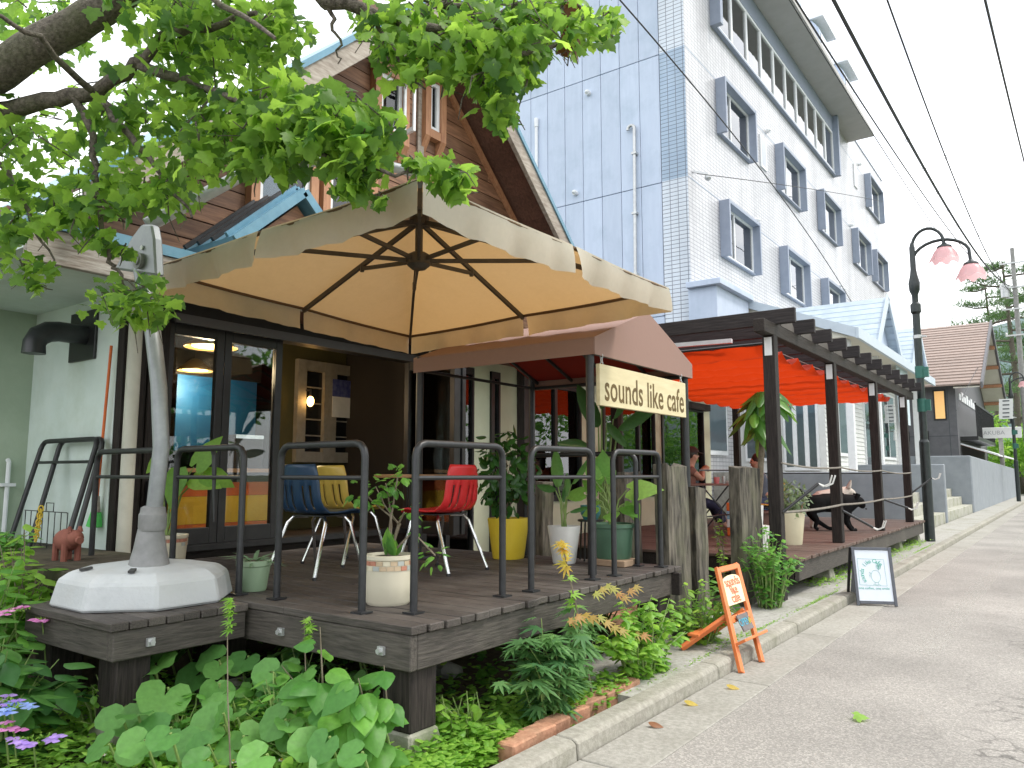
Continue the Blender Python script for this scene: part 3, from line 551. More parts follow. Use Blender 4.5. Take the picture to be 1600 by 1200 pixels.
for a, b in ((1030, 1099),): B('window_hood', darktimber, cafe, FX + .036, FX + .16, fy(a), fy(b), 2.72, 2.85)
dp = PX(816, 640, FX + .08); MB().tube([(FX + .07, dp.y, .1), (FX + .07, dp.y, 3.2)], .04, 10).build('downpipe', steel, cafe, smooth=True)
dp = PX(206, 640, FX + .2); MB().tube([(FX + .19, dp.y - .0, .1), (FX + .19, dp.y, 2.98)], .055, 12).build('downpipe', M('cream_pipe', (.50, .49, .42), (.56, .55, .47), .5), cafe, smooth=True)
# stove pipe and its wall plate
pa_, pb_ = PY(112, 492, YR - .02), PY(147, 560, YR - .02)
B('flue_plate', blackmetal, cafe, pa_.x, pb_.x, YR - .025, YR, pb_.z, pa_.z, bev=.004)
fl = PY(134, 524, YR - .02)
MB().tube([fl, fl + V((0, -.22, 0)), fl + V((0, -.30, -.015)), fl + V((0, -.37, -.06)), fl + V((0, -.40, -.12)), fl + V((0, -.40, -.21))], [.085, .085, .088, .088, .085, .090], 16).build('flue_pipe', M('flue_black', (.018, .021, .024), (.03, .034, .038), .38, 9), cafe, smooth=True, ang=25)
# lower eave: weathered fascia, blue edge, shingle roof behind
LX = -5.45
B('lower_fascia', fasciaw, cafe, LX - .05, LX, 2.08, 2.85, 2.80, 3.04, bev=.006); B('lower_fascia', fasciaw, cafe, LX - .045, LX + .005, 2.87, 9.0, 2.84, 3.04, bev=.006)
B('eave_soffit', mint, cafe, -7.86, LX - .05, 2.1, YR, 2.90, 2.98); B('eave_soffit', soffitw, cafe, FX, LX - .05, YR, 9.0, 2.90, 2.98)
MB().prism([(LX + .02, 2.06, 3.04), (LX + .02, 2.06, 3.12), (FX + .45, 2.06, 3.21), (FX + .45, 2.06, 3.12)], (0, 6.9, 0)).build('lower_roof', bluemetal, cafe)
MB().box(-13, FX + .3, 2.15, 8.9, 3.25, 3.3).build('ceiling_slab', soffitw, cafe)
B('end_beam', fasciaw, cafe, -9, LX - .3, 2.0, 2.08, 2.86, 3.1)
# small blue porch gable over the doors
PG = LX + .42
pa, pl, pr = V((0, 3.96, 3.72)), V((0, 3.33, 3.15)), V((0, 4.59, 3.15))
for e, nm in ((pl, -1), (pr, 1)):
    MB().prism([(PG, e.y, e.z), (PG, pa.y, pa.z), (PG, pa.y, pa.z + .05), (PG, e.y, e.z + .05)], (-1.2, 0, 0)).build('porch_roof', bluemetal, cafe)
    for i in range(5):
        x = PG - .10 - i * .19; MB().beam((x, e.y, e.z + .07), (x, pa.y, pa.z + .07), .03, .045).build('roof_seam', frame_dk if i else bluemetal, cafe)
    MB().beam((PG + .015, e.y, e.z + .01), (PG + .015, pa.y, pa.z + .01), .03, .075).build('porch_barge', bluemetal, cafe)
MB().prism([(PG - .08, 3.40, 3.12), (PG - .08, 4.52, 3.12), (PG - .08, 3.96, 3.63)], (-.05, 0, 0)).build('porch_gable', siding, cafe)
# upper storey: one board after another, cut to the roof line
GX, YA, ZA, SL = -5.85, 6.05, 6.62, .92
rowh = .178; i = 0
zz = 3.18
while zz < ZA - .1:
    zt = zz + rowh - .012
    h0 = (ZA - zz) / SL; h1 = max(.01, (ZA - zt) / SL); sp = YA + random.uniform(-1.6, 1.6)
    l0, l1 = max(YA - h0, 2.6), max(YA - h1, 2.6)
    for ya0, ya1, yb0, yb1 in ((l0, l1, sp, sp), (sp + .006, sp + .006, YA + h0, YA + h1)):
        if yb0 - ya0 < .05: continue
        dd = random.uniform(0, .006)
        MB().prism([(GX - .05 + dd, ya0, zz), (GX - .05 + dd, yb0, zz), (GX - .05 + dd, yb1, zt), (GX - .05 + dd, ya1, zt)], (.05, 0, 0)).build('siding_board', siding, cafe)
    zz += rowh
MB().prism([(GX - .06, 2.6, 3.2), (GX - .06, 9.6, 3.2), (GX - .06, 9.6, ZA - 3.55 * SL), (GX - .06, YA, ZA), (GX - .06, 2.6, ZA - 3.45 * SL)], (-.1, 0, 0)).build('gable_backing', darktimber, cafe)
B('batten', barge, cafe, GX + .006, GX + .035, PX(655, 200, GX).y - .05, PX(655, 200, GX).y + .05, 3.2, 5.95, bev=.004)
def upwin(ya, yb, za, zb, open_=0.0, cur=None):
    f = MB(); s = .075; x0, x1 = GX + .008, GX + .10
    f.box(x0, x1, ya - .09, ya, za - .1, zb + .1).box(x0, x1, yb, yb + .09, za - .1, zb + .1).box(x0, x1 - .005, ya, yb, zb, zb + .1).box(x0, x1 - .005, ya, yb, za - .1, za)
    f.prism([(x0, ya - .09, za - .1), (x1, ya - .09, za - .1), (x0, ya - .09, za - .28)], (0, .09, 0)).prism([(x0, yb, za - .1), (x1, yb, za - .1), (x0, yb, za - .28)], (0, .09, 0))
    f = f.build('window_casing', casing, cafe)
    g = MB().box(x0 + .01, x0 + .06, ya, ya + .05, za, zb).box(x0 + .01, x0 + .06, yb - .05, yb, za, zb).box(x0 + .01, x0 + .058, ya + .05, yb - .05, za, za + .05).box(x0 + .01, x0 + .058, ya + .05, yb - .05, zb - .05, zb)
    g.build('sash', whiteframe, f)
    MB().box(x0 + .002, x0 + .006, ya + .05, yb - .05, za + .05, zb - .05).build('curtain' if cur else 'dark_pane', cur or darkroom, f)
    MB().box(x0 + .03, x0 + .036, ya + .05, yb - .05, za + .05, zb - .05).build('pane', glassdk, f)
    if open_:   # open casement leaf swung outward
        o = V((x1, yb, 0)); d = V((math.sin(open_), -math.cos(open_) * .35, 0)).normalized() * (yb - ya) * .55; u = V((0, 0, 1))
        m = MB()
        for q0, q1, zz0, zz1 in ((0, .12, za, zb), (.88, 1, za, zb), (.12, .88, za, za + .05), (.12, .88, zb - .05, zb)):
            m.beam(o + d * (q0 + q1) / 2 + u * zz0, o + d * (q0 + q1) / 2 + u * zz1, .03, (d.length) * (q1 - q0), up=d)
        m.build('casement', whiteframe, f)
upwin(PX(587, 150, GX).y, PX(622, 150, GX).y, 5.12, 5.74, 1.2); upwin(PX(664, 180, GX).y, PX(680, 180, GX).y, 5.38, 5.98)
upwin(4.05, 4.62, 3.75, 4.62, cur=M('white_curtain', (.70, .71, .72), (.78, .79, .8), .9, 5, (1, 12, .5))); upwin(4.86, 5.40, 3.75, 4.62, cur=MATS['white_curtain'])
# big roof: blue metal on top, boards beneath, barge boards at the front
BX = -5.3; TZ = 6.82
for s, yo in ((-1, 2.35), (1, 9.75)):
    ze = TZ - abs(yo - YA) * SL
    MB().prism([(BX, yo, ze - .05), (BX, YA, TZ - .05), (BX, YA, TZ), (BX, yo, ze)], (-8.2, 0, 0)).build('roof', bluemetal, cafe)
    nb = 26
    for i in range(nb):
        q0, q1 = i / nb, (i + .985) / nb
        f = lambda q, o: (BX - .04, yo + (YA - yo) * q, ze + (TZ - ze) * q - .055 - o)
        MB().prism([f(q0, .0), f(q1, .0), f(q1, .03), f(q0, .03)], (-.75, 0, 0)).build('soffit_board', soffitw, cafe)
    MB().prism([(BX + .04, yo, ze - .30), (BX + .04, YA, TZ - .30), (BX + .04, YA, TZ - .055), (BX + .04, yo, ze - .055)], (-.06, 0, 0)).build('barge_board', barge, cafe, bev=.005)
    MB().prism([(BX + .06, yo, ze - .06), (BX + .06, YA, TZ - .06), (BX + .06, YA, TZ + .012), (BX + .06, yo, ze + .012)], (-.055, 0, 0)).build('roof_edge', bluemetal, cafe)
    MB().beam((GX + .03, yo, ze - .22), (GX + .03, YA, TZ - .22), .05, .06).build('gable_trim', casing, cafe)
MB().prism([(-5.9, 9.6, 3.2), (-5.9, 9.6, 3.4), (-14, 9.6, 3.4), (-14, 9.6, 3.2)], (0, .1, 0)).build('end_trim', siding, cafe)
# ---- things inside
cnt = T('service_counter', 'cafe counter striped orange and yellow behind the glass doors', 'counter', (-7.3, 4.4, .74))
CX = -7.05; a, b = PX(262, 800, CX).y, PX(441, 800, CX).y
zt = [PX(350, q, CX).z for q in (730, 738, 768, 800, 822, 858)]
stripe_o = M('orange_stripe', (.62, .12, .02), (.68, .15, .03), .5); stripe_y = M('yellow_stripe', (.72, .42, .02), (.78, .47, .03), .5); ctop = M('counter_top_wood', (.36, .20, .10), (.46, .27, .14), .45, 5, (1, 5, 5))
B('counter_body', darktimber, cnt, CX - .45, CX - .02, a, b, .74, zt[1])
B('counter_top', ctop, cnt, CX - .5, CX + .05, a - .03, b + .03, zt[1], zt[1] + .04)
zs = [zt[1] - .10, zt[1] - .24, zt[1] - .51, zt[1] - .68]
for q in range(3): B('stripe_board', (stripe_o, stripe_y, stripe_o)[q], cnt, CX - .02, CX + .01 + q * .001, a, b, zs[q + 1] + .003, zs[q])
bp = T('blue_screen', 'large blue sheet hanging behind the striped counter', 'screen', (-8.6, 5, 1.2))
bluem = M('blue_sheet', (.008, .085, .24), (.014, .12, .30), .55, 2); B('sheet', bluem, bp, -8.62, -8.6, PX(275, 640, -8.6).y, PX(400, 640, -8.6).y, PX(330, 705, -8.6).z, PX(330, 590, -8.6).z); 
B('roller', frame_dk, bp, -8.64, -8.58, PX(270, 640, -8.6).y, PX(405, 640, -8.6).y, PX(330, 590, -8.6).z, 3.12)
cof = T('coffee_machine', 'small dark coffee machine with chrome top standing on the counter', 'machine', (-7.3, b - .35, zt[1] + .04)); B('body', frame_dk, cof, -7.42, -7.15, b - .55, b - .2, zt[1] + .04, zt[1] + .36, bev=.01); B('cup_rail', chrome, cof, -7.42, -7.15, b - .55, b - .2, zt[1] + .36, zt[1] + .40)
lampw = emis('warm_lamp', (1, .66, .28), 2.2); bulbm = emis('bulb', (1, .55, .16), 7)
def pendant(p, r, kind, lab):
    t = T('pendant_lamp', lab, 'lamp', (p.x, p.y, p.z))
    MB().tube([(p.x, p.y, p.z + .1), (p.x, p.y, 3.12)], .006, 6).build('cord', frame_dk, t)
    if kind == 'disc': MB().lathe([(.05, .12), (r, .0), (r, -.02), (.03, .09)], p, 24).build('shade', M('brass_shade' + lab[:4], (.5, .33, .12), None, .35, metal=.5), t, smooth=True); MB().lathe([(r * .72, .012), (r * .72, -.012)], p, 20).build('glow', lampw, t)
    else: MB().lathe([(.03, .12), (.07, .08), (.085, 0), (.07, -.1), (.03, -.13)], p, 16).build('shade', emis('amber' + lab[:5], (1, .42, .12), 3.2), t, smooth=True)
    l = bpy.data.lights.new('lamp_light', 'POINT'); l.energy = 22 if kind == 'disc' else 4; l.color = (1, .72, .42); l.shadow_soft_size = .08; lo = bpy.data.objects.new('lamp_light', l); COL.objects.link(lo); lo.parent = t; lo.matrix_parent_inverse = WM[t.name].inverted(); lo.location = p + V((.0, 0, -.2))
pendant(PX(330, 540, -6.75), .25, 'disc', 'round brass pendant lamp glowing above the striped counter')
pendant(PX(305, 577, -8.3), .2, 'disc', 'smaller disc pendant lamp glowing behind the blue sheet')
pendant(PX(852, 645, -7.1), .1, 'amber', 'amber glass pendant glowing in the window by the entrance')
wb = PX(485, 627, -7.5); t = T('wall_bulb', 'bare warm bulb glowing beside the cream inner window', 'lamp', wb); MB().ball(wb, (.045, .045, .065)).build('bulb', bulbm, t, smooth=True); MB().tube([wb + V((0, 0, .06)), wb + V((0, 0, .14)), wb + V((-.13, 0, .14))], .014, 6).build('holder', frame_dk, t)
paper = M('paper', (.62, .62, .60), None, .8); posterb = M('poster_blue', (.05, .16, .42), (.12, .28, .55), .7, 6); posterp = M('poster_purple', (.09, .03, .28), (.40, .10, .42), .6, 9, lo=.45, hi=.55)
ca0 = PX(522, 640, -7.56); t = T('wall_calendar', 'white wall calendar with dark blue picture by the inner window', 'calendar', (-7.57, ca0.y, 1.8)); cy0, cy1 = PX(520, 640, -7.56).y, PX(549, 640, -7.56).y
B('page', paper, t, -7.576, -7.57, cy0, cy1, PX(530, 652, -7.56).z, PX(530, 620, -7.56).z); B('picture', M('calendar_picture', (.02, .03, .18), (.12, .14, .3), .6, 12), t, -7.575, -7.569, cy0, cy1, PX(530, 620, -7.56).z, PX(530, 593, -7.56).z)
def notice(p0, p1, mat, lab, X=FX + .06, cat='poster'):
    a, b = PX(*p0, X), PX(*p1, X); t = T('notice', lab, cat, (X, a.y, b.z)); B('sheet', mat, t, X - .004, X, a.y, b.y, b.z, a.z)
    return t, a, b
t, a, b = notice((708, 617), (723, 643), posterb, 'blue and white notice on the dark entrance door glass'); B('white_half', paper, t, FX + .06, FX + .062, a.y + .02, b.y - .02, b.z + .02, (a.z + b.z) / 2)
t, a, b = notice((704, 695), (720, 723), M('poster_sky', (.10, .38, .66), None, .6), 'sky blue sticker low on the entrance door'); B('white_square', paper, t, FX + .06, FX + .062, a.y + .06, b.y - .06, (a.z * .4 + b.z * .6), (a.z * .75 + b.z * .25))
t, a, b = notice((869, 651), (902, 699), posterp, 'vivid purple poster in the window behind the awning', FX - .15)
# ================================================================== deck in front of the doors
DZ = .68
deck = T('cafe_deck', 'dark stained timber deck in front of the folding doors', 'deck', (-4.2, 4.2, .0))
pw = .142; x = -2.46; i = 0
while x > FX + .25:      # boards run along the street side, front row shows their ends
    x0 = x - pw; w0 = 2.70 + random.uniform(-.008, .008)
    for ya, yb in ((w0, 3.98), (3.985, 5.72)) if i % 2 else ((w0, 4.8), (4.805, 5.72)):
        pass
    x = x0 - .008; i += 1
# boards parallel to X (their ends show on the street edge)
y = 2.745; i = 0; pl_w = .118
while y < 5.70:
    e = -2.575 + random.uniform(-.012, .008); sp = random.choice((-3.55, -4.4, -3.9))
    for xa, xb in ((sp + .004, e), (FX + .14, sp)):
        MB().box(xa, xb, y, y + pl_w - .011, DZ - .038 + random.uniform(-.002, .002), DZ + random.uniform(-.002, .0015)).build('deck_board', deckwood, deck, bev=.004)
    y += pl_w; i += 1
def rim(a, b, z0, z1, n='rim_joist', mat=darktimber): 
    a = V(a); b = V(b); return MB().beam(V((a.x, a.y, (z0 + z1) / 2)), V((b.x, b.y, (z0 + z1) / 2)), .05, z1 - z0).build(n, mat, deck, bev=.005)
rimm = M('rim_timber', (.034, .029, .025), (.085, .073, .063), .65, 8, (.9, 10, 10), .45, rnd=.1, dirt=(.13, .115, .095), dsc=1.5, damt=.45); rimy = M('rim_timber_street', (.034, .029, .025), (.085, .073, .063), .65, 8, (10, .9, 10), .45, rnd=.1, dirt=(.13, .115, .095), dsc=1.5, damt=.45)
rim((-2.622, 2.80, 0), (-2.622, 5.80, 0), DZ - .21, DZ - .042, mat=rimy); rim((-2.597, 2.775, 0), (-6.2, 2.775, 0), DZ - .21, DZ - .042, mat=rimm)
rim((-2.53, 5.70, 0), (-6.2, 5.70, 0), DZ - .21, DZ - .042); rim((-4.3, 2.78, 0), (-4.3, 5.65, 0), DZ - .2, DZ - .042)
def deckpost(x, y, w=.19):
    MB().box(x - w / 2, x + w / 2, y - w / 2, y + w / 2, .17, DZ - .213).build('post', darkpost, deck, bev=.008)
    MB().lathe([(.20, -.02), (.145, .17)], (x, y, 0), 4, rot=math.pi / 4).build('footing', footing, deck, bev=.012)
for x, y in ((-2.73, 2.89), (-2.73, 5.62), (-2.73, 4.25), (-4.3, 2.9), (-4.3, 5.6), (-6.0, 5.6), (-6.0, 2.86)): deckpost(x, y)
def bolt(p, d, n='bolt', par=None): MB().tube([V(p), V(p) + V(d) * .018], .028, 4).tube([V(p) + V(d) * .018, V(p) + V(d) * .035], .014, 6).build(n, steel, par or deck)
bolt((-2.78, 2.748, DZ - .13), (0, -1, 0)); bolt((-3.55, 2.748, DZ - .13), (0, -1, 0))
# platform for the parasol
pf = T('parasol_platform', 'low timber platform carrying the parasol base beside the deck', 'platform', (-4.3, 2.3, 0))
for i in range(8):
    y = 1.955 + .097 * i; MB().box(-4.84, -3.83 + random.uniform(-.006, .006), y, y + .090, DZ - .045, DZ - .003 + random.uniform(-.002, .002)).build('platform_board', deckwood, pf, bev=.005)
MB().box(-3.89, -3.84, 1.975, 2.72, DZ - .19, DZ - .047).build('joist', rimy, pf, bev=.005); MB().box(-4.82, -3.892, 1.975, 2.025, DZ - .19, DZ - .047).build('joist', rimm, pf, bev=.005); MB().box(-4.82, -4.77, 2.027, 2.72, DZ - .19, DZ - .047).build('joist', rimm, pf)
for x in (-3.99, -4.7):
    MB().box(x - .09, x + .09, 2.03, 2.21, .17, DZ - .19).build('post', darkpost, pf, bev=.008); MB().lathe([(.20, -.02), (.14, .17)], (x, 2.12, 0), 4, rot=math.pi / 4).build('footing', footing, pf, bev=.012)
bolt((-3.838, 2.16, DZ - .12), (1, 0, 0), 'bolt', pf)
# ================================================================== railings (inverted U frames)
def railing(p, q, lab, h=.885, mid=.70, lean=V((0, 0, 0)), grp=None, flange=True):
    p = V(p); q = V(q); t = T('railing', lab, 'railing', (p + q) / 2, grp); d = (q - p).normalized(); r = .07; up = V((0, 0, h)) + lean; u = up.normalized()
    pts = [p]; c0 = p + up - u * r + d * r; c1 = q + up - u * r - d * r
    pts += [c0 - d * r * math.cos(a) + u * r * math.sin(a) for a in [R(k) for k in (0, 30, 60, 90)]] + [c1 + d * r * math.sin(a) + u * r * math.cos(a) for a in [R(k) for k in (0, 30, 60, 90)]] + [q]
    MB().tube(pts, .0205, 10).build('frame', railmetal, t, smooth=True, ang=50)
    MB().tube([p + up * mid / h + d * .012, q + up * mid / h - d * .012], .0125, 8).build('mid_bar', railmetal, t, smooth=True)
    if flange:
        for e in (p, q): MB().lathe([(.058, 0), (.058, .009), (.03, .012)], e, 4, rot=math.pi / 4).build('foot_plate', railmetal, t)
    return t
zr = DZ + .001
railing(PZ(432, 936, zr), PZ(565, 958, zr), 'black tube railing in front of the blue chair')
railing(PZ(646, 958, zr), PZ(785, 932, zr), 'black tube railing in front of the red chair')
railing(PZ(830, 924, zr), PZ(926, 906, zr), 'black tube railing in front of the white pot of strelitzia')
railing(PZ(960, 900, zr), PZ(1033, 886, zr), 'black tube railing beside the green plastic pot, at the deck end')
railing((-2.85, 5.60, zr), (-3.95, 5.62, zr), 'black tube railing crossing behind the white and green pots')
p1, p2 = V((-4.12, 2.86, zr)), V((-4.86, 2.86, zr)); railing(p1, p2, 'black tube railing with a hanging strap beside the parasol base')
railing((-5.08, 2.86, zr), (-5.95, 2.86, zr), 'black tube railing behind the parasol pole')
MB().tube([(-4.47, 2.86, zr + .9), (-4.47, 2.885, zr + .84), (-4.455, 2.882, zr + .6), (-4.44, 2.884, zr + .42)], [.012, .018, .01, .006], 6).build('strap', blackmetal, label='black strap tied over the railing beside the parasol', cat='strap')
MB().box(-7.86, -5.0, 2.30, YR - .01, 0, .80).build('raised_bed', soil, kind='structure')
# two spare railings leaning on the mint wall
for k, lab in ((0, 'spare black railing leaning against the mint wall'), (1, 'second spare railing leaning behind the first one')):
    b0 = V((-7.20 + .28 * k, 2.78 + .045 * k, .80)); b1 = b0 + V((.98 - .24 * k, 0, 0))
    t = railing(b0, b1, lab, h=.885, mid=.70, lean=V((-.13, .27 - .02 * k, 0)), flange=False)
# ================================================================== parasol
pz = 2.78
canv_o = cloth('canvas', (.64, .60, .50), (.50, .285, .10), .38, .85, dirt=(.40, .38, .30))
pw_ = T('cantilever_parasol', 'large square beige cantilever parasol over the deck', 'parasol', (-4.42, 2.40, DZ))
NE, NW, FE, FW = V((-2.39, 2.55, pz)), V((-4.92, 2.64, pz)), V((-2.36, 5.22, pz)), V((-5.05, 5.28, pz - .06))   # near street, near left, far street, far left
CT = (NE + NW + FE + FW) / 4; apex = V((CT.x, CT.y, 3.42))
rimc = [NE, FE, FW, NW]
def rimpt(s):
    k = int(s) % 4; q = s - int(s); p = rimc[k].lerp(rimc[(k + 1) % 4], q); p.z -= .010 * math.sin(math.pi * ((q * 2) % 1)); return p
ns, nr = 48, 10
vs, fs = [], []
for j in range(nr + 1):
    q = j / nr
    for i in range(ns):
        s = i * 4 / ns; e = rimpt(s); p = apex.lerp(e, .06 + .94 * q); rib = abs(math.sin(math.pi * s * 2 / 1)); p.z -= .05 * math.sin(math.pi * q) * abs(math.sin(math.pi * s)) ; vs.append(p)
for j in range(nr):
    for i in range(ns): fs.append((j * ns + i, j * ns + (i + 1) % ns, (j + 1) * ns + (i + 1) % ns, (j + 1) * ns + i))
MB().add(vs, fs).build('canopy', canv_o, pw_, smooth=True, ang=30)
MB().lathe([(.28, -.12), (.25, -.04), (.06, .05), (.02, .07)], apex, 16, sq=.6, rot=math.pi / 4).build('top_vent', canv_o, pw_, smooth=True)
for k in range(8):     # valance flaps, split at every rib
    def flap(u, v, k=k):
        s = k / 2 + .007 + u * .486; p = rimpt(s); c = V((p.x - CT.x, p.y - CT.y, 0)).normalized()
        w = .018 * math.sin(u * 19 + k) * v + .012 * math.sin(u * 41 + 2 * k) * v
        return p + V((0, 0, -.178 * v)) + c * (w + .012 - .03 * v * v + .05 * v * (abs(u - .5) * 2) ** 6)
    MB().grid(flap, 22, 5).build('valance_flap', canv_o, pw_, smooth=True, fix=False)
hemm = M('dark_hem', (.11, .06, .025), None, .8)
for k in range(4): MB().tube([rimpt(k + q / 12) + V((0, 0, -.012)) for q in range(13)], .012, 6).build('hem', hemm, pw_)
ribm = M('rib_metal', (.045, .038, .030), (.07, .06, .05), .45, 12)
hub = V((CT.x, CT.y, 2.92)); hub2 = V((CT.x, CT.y, 3.20))
MB().lathe([(.05, -.07), (.085, -.04), (.085, .03), (.05, .05), (.028, .055), (.028, .30)], hub, 14).build('hub', ribm, pw_, smooth=True)
MB().lathe([(.07, -.03), (.07, .04), (.03, .09)], hub2, 14).build('top_hub', ribm, pw_, smooth=True)
for k in range(8):
    e = rimpt(k / 2) + V((0, 0, .0)); a = hub2.lerp(e, .02); mid = hub2.lerp(e, .5)
    e2 = e + V((0, 0, -.03)); rb = MB().beam(hub2 + V((0, 0, -.0)), e2, .022, .034).build('rib', ribm, pw_)
    MB().beam(hub + V((0, 0, -.01)), hub2.lerp(e2, .46 if k % 2 else .50) + V((0, 0, -.025)), .02, .028).build('strut', ribm, rb)
    MB().tube([hub2.lerp(e2, .46) + V((0, 0, -.05)), hub2.lerp(e2, .46) + V((0, 0, .01))], .016, 6).build('pin', ribm, rb)
# mast: bowed aluminium pole, plastic head, arm over the canopy
PB = V((-4.42, 2.40, DZ))
mast = [PY(234, 862, 2.40), PY(238, 820, 2.40), PY(243, 780, 2.40), PY(252, 700, 2.40), PY(248, 600, 2.40), PY(239, 520, 2.40), PY(224, 440, 2.40), PY(214, 390, 2.40)]
MB().tube(mast, [.045, .045, .045, .046, .046, .047, .047, .047], 14).build('mast', alu, pw_, smooth=True)
MB().lathe([(.115, .19), (.088, .30), (.070, .41)], V((mast[0].x, 2.40, DZ)), 20).build('cone_foot', greyplastic, pw_, smooth=True, ang=30)
MB().lathe([(.070, .40), (.076, .42), (.076, .49), (.070, .50), (.066, .53), (.05, .54)], V((mast[0].x + .012, 2.40, DZ)), 20).build('collar', greyplastic, pw_, smooth=True, ang=30)
hd = [PY(178, 420, 2.36), PY(243, 430, 2.36), PY(240, 372, 2.36), PY(236, 350, 2.36), PY(220, 350, 2.36), PY(205, 370, 2.36)]
h = MB().prism(hd, (0, .06, 0)).build('arm_head', alu, pw_, bev=.012)
hc = PY(219, 408, 2.355); MB().tube([hc, hc + V((0, -.02, 0))], .05, 18).tube([hc + V((0, -.02, 0)), hc + V((0, -.03, 0))], .03, 14).build('pivot_cap', greyplastic, h, smooth=True)
hc2 = PY(222, 387, 2.355); MB().tube([hc2, hc2 + V((0, -.006, 0))], .016, 10).build('plug', whiteframe, h)
at = PY(230, 352, 2.41); MB().tube([at, at.lerp(apex, .35) + V((0, 0, .30)), at.lerp(apex, .7) + V((0, 0, .32)), apex + V((0, 0, .14))], [.045, .042, .038, .034], 12).build('arm', alu, pw_, smooth=True)
MB().tube([apex + V((0, 0, .17)), hub2], .022, 10).build('suspension_rod', ribm, pw_)
# eight-sided concrete base
bc = V((-4.42, 2.45, DZ - .001)); bs = T('concrete_weight', 'white eight-sided concrete base weighing down the parasol', 'parasol base', bc)
MB().lathe([(.485, 0), (.485, .02), (.455, .14), (.39, .185), (.14, .218), (.10, .222)], bc, 8, rot=R(22.5)).build('base_block', basecon, bs, bev=.012)
for a in (262, 318):
    d = V((math.cos(R(a)), math.sin(R(a)), 0)); MB().beam(bc + d * .30 + V((0, 0, .205)), bc + d * .36 + V((0, 0, .197)), .03, .012).build('slot', M('slot_dark', (.05, .05, .05), None, .9) if 'slot_dark' not in MATS else MATS['slot_dark'], bs)
# ================================================================== brown entrance awning with red lining
AWX = -2.8; ay0, ay1, ayc = 4.88, 6.68, 5.78; ze, zb, zp = 2.41, 2.28, 2.75
awn_o = cloth('brown_awning', (.30, .185, .15), (.30, .10, .05), .12, .75, dirt=(.27, .18, .15)); awn_r = cloth('red_lining', (.30, .02, .012), (.5, .03, .01), .3)
aw = T('entrance_awning', 'brown house-shaped fabric awning with red lining over the entrance', 'awning', (-4.5, 5.78, 2.28))
XB = -4.62; hip = AWX - .0
MB().prism([(AWX, ay0, zb), (AWX, ay1, zb), (AWX, ay1, ze), (AWX, ayc, zp), (AWX, ay0, ze)], (-.006, 0, 0)).build('front_panel', awn_o, aw)
for yy in (ay0, ay1):
    MB().prism([(AWX - .007, yy, ze), (AWX - .007, ayc, zp), (AWX - .007, ayc, zp - .006), (AWX - .007, yy, ze - .006)], (XB - AWX, 0, 0)).build('roof_panel', awn_o, aw)
    MB().box(XB, AWX - .007, yy - .003, yy + .003, zb, ze - .007).build('side_valance', awn_o, aw)
    MB().prism([(AWX - .03, yy, ze - .03), (AWX - .03, ayc, zp - .04), (AWX - .03, ayc, zp - .046), (AWX - .03, yy, ze - .036)], (XB - AWX + .05, 0, 0)).build('lining', awn_r, aw)
    for q in range(5):
        xx = AWX - .04 - q * .42; MB().beam((xx, yy + (.01 if yy < ayc else -.01), ze - .06), (xx, ayc, zp - .07), .02, .025).build('frame_bar', blackmetal, aw)
    MB().tube([(AWX - .05, yy + (.02 if yy < ayc else -.02), zb + .02), (XB, yy + (.02 if yy < ayc else -.02), zb + .02)], .016, 6).build('frame_rail', blackmetal, aw)
MB().tube([(AWX - .05, ay0 + .02, zb + .02), (AWX - .05, ay1 - .02, zb + .02)], .016, 6).build('frame_rail', blackmetal, aw)
MB().tube([(AWX - .06, ay0 + .03, DZ), (AWX - .06, ay0 + .03, 2.4)], .033, 12).build('post', railmetal, aw, smooth=True)
MB().tube([(XB + .05, ay0 + .03, DZ), (XB + .05, ay0 + .03, 2.42)], .033, 12).build('post', railmetal, aw, smooth=True); MB().tube([(XB + .05, ay1 - .05, .05), (XB + .05, ay1 - .05, 2.42)], .033, 12).build('post', railmetal, aw, smooth=True); MB().tube([(XB + .05, ay0 + .02, zb + .02), (XB + .05, ay1 - .02, zb + .02)], .016, 6).build('frame_rail', blackmetal, aw)
MB().tube([(AWX - .06, ay1 - .05, .05), (AWX - .06, ay1 - .05, 2.4)], .033, 12).build('post', railmetal, aw, smooth=True)
MB().lathe([(.03, 0), (.075, -.015), (.075, -.04), (.05, -.05)], V((AWX - .18, ay0 - .2, zb + .0)), 12).build('hook', steel, aw, smooth=True) if False else None
# hanging wooden sign
signw = M('pale_sign_wood', (.58, .50, .30), (.66, .58, .37), .6, 5, (5, .7, 5), .1); cutm = M('cut_letter_shadow', (.10, .065, .02), (.14, .09, .03), .8)
a, b = PX(937, 567, AWX + .01), PX(1071, 602, AWX + .01); zl = PX(937, 630, AWX).z
sg = T('hanging_sign', 'pale wooden board lettered sounds like cafe hanging from the awning', 'sign', (AWX + .0, (a.y + b.y) / 2, zl))
MB().box(AWX - .025, AWX + .01, a.y, b.y, 1.905, 2.215).build('board', signw, sg, bev=.003)
islands(text('sounds like cafe', .222, cutm, 'cut_letter', sg, axes((AWX + .011, (a.y + b.y) / 2 + .01, 2.035), (0, 1, 0), (0, 0, 1)) @ Matrix.Diagonal((1.0, 1.3, 1, 1)), .001, off=.002, spacing=1.02), sg)
for yy in (a.y + .06, b.y - .06):
    for k in range(3): MB().tube([V((AWX - .008, yy, 2.222 + .028 * k)) + V((.0, .011 * math.cos(t) if k % 2 else 0, .02 * math.sin(t))) + V((.011 * math.cos(t) if not k % 2 else 0, 0, 0)) for t in [2 * math.pi * q / 10 for q in range(11)]], .0035, 5, False).build('chain_link', steel, sg)
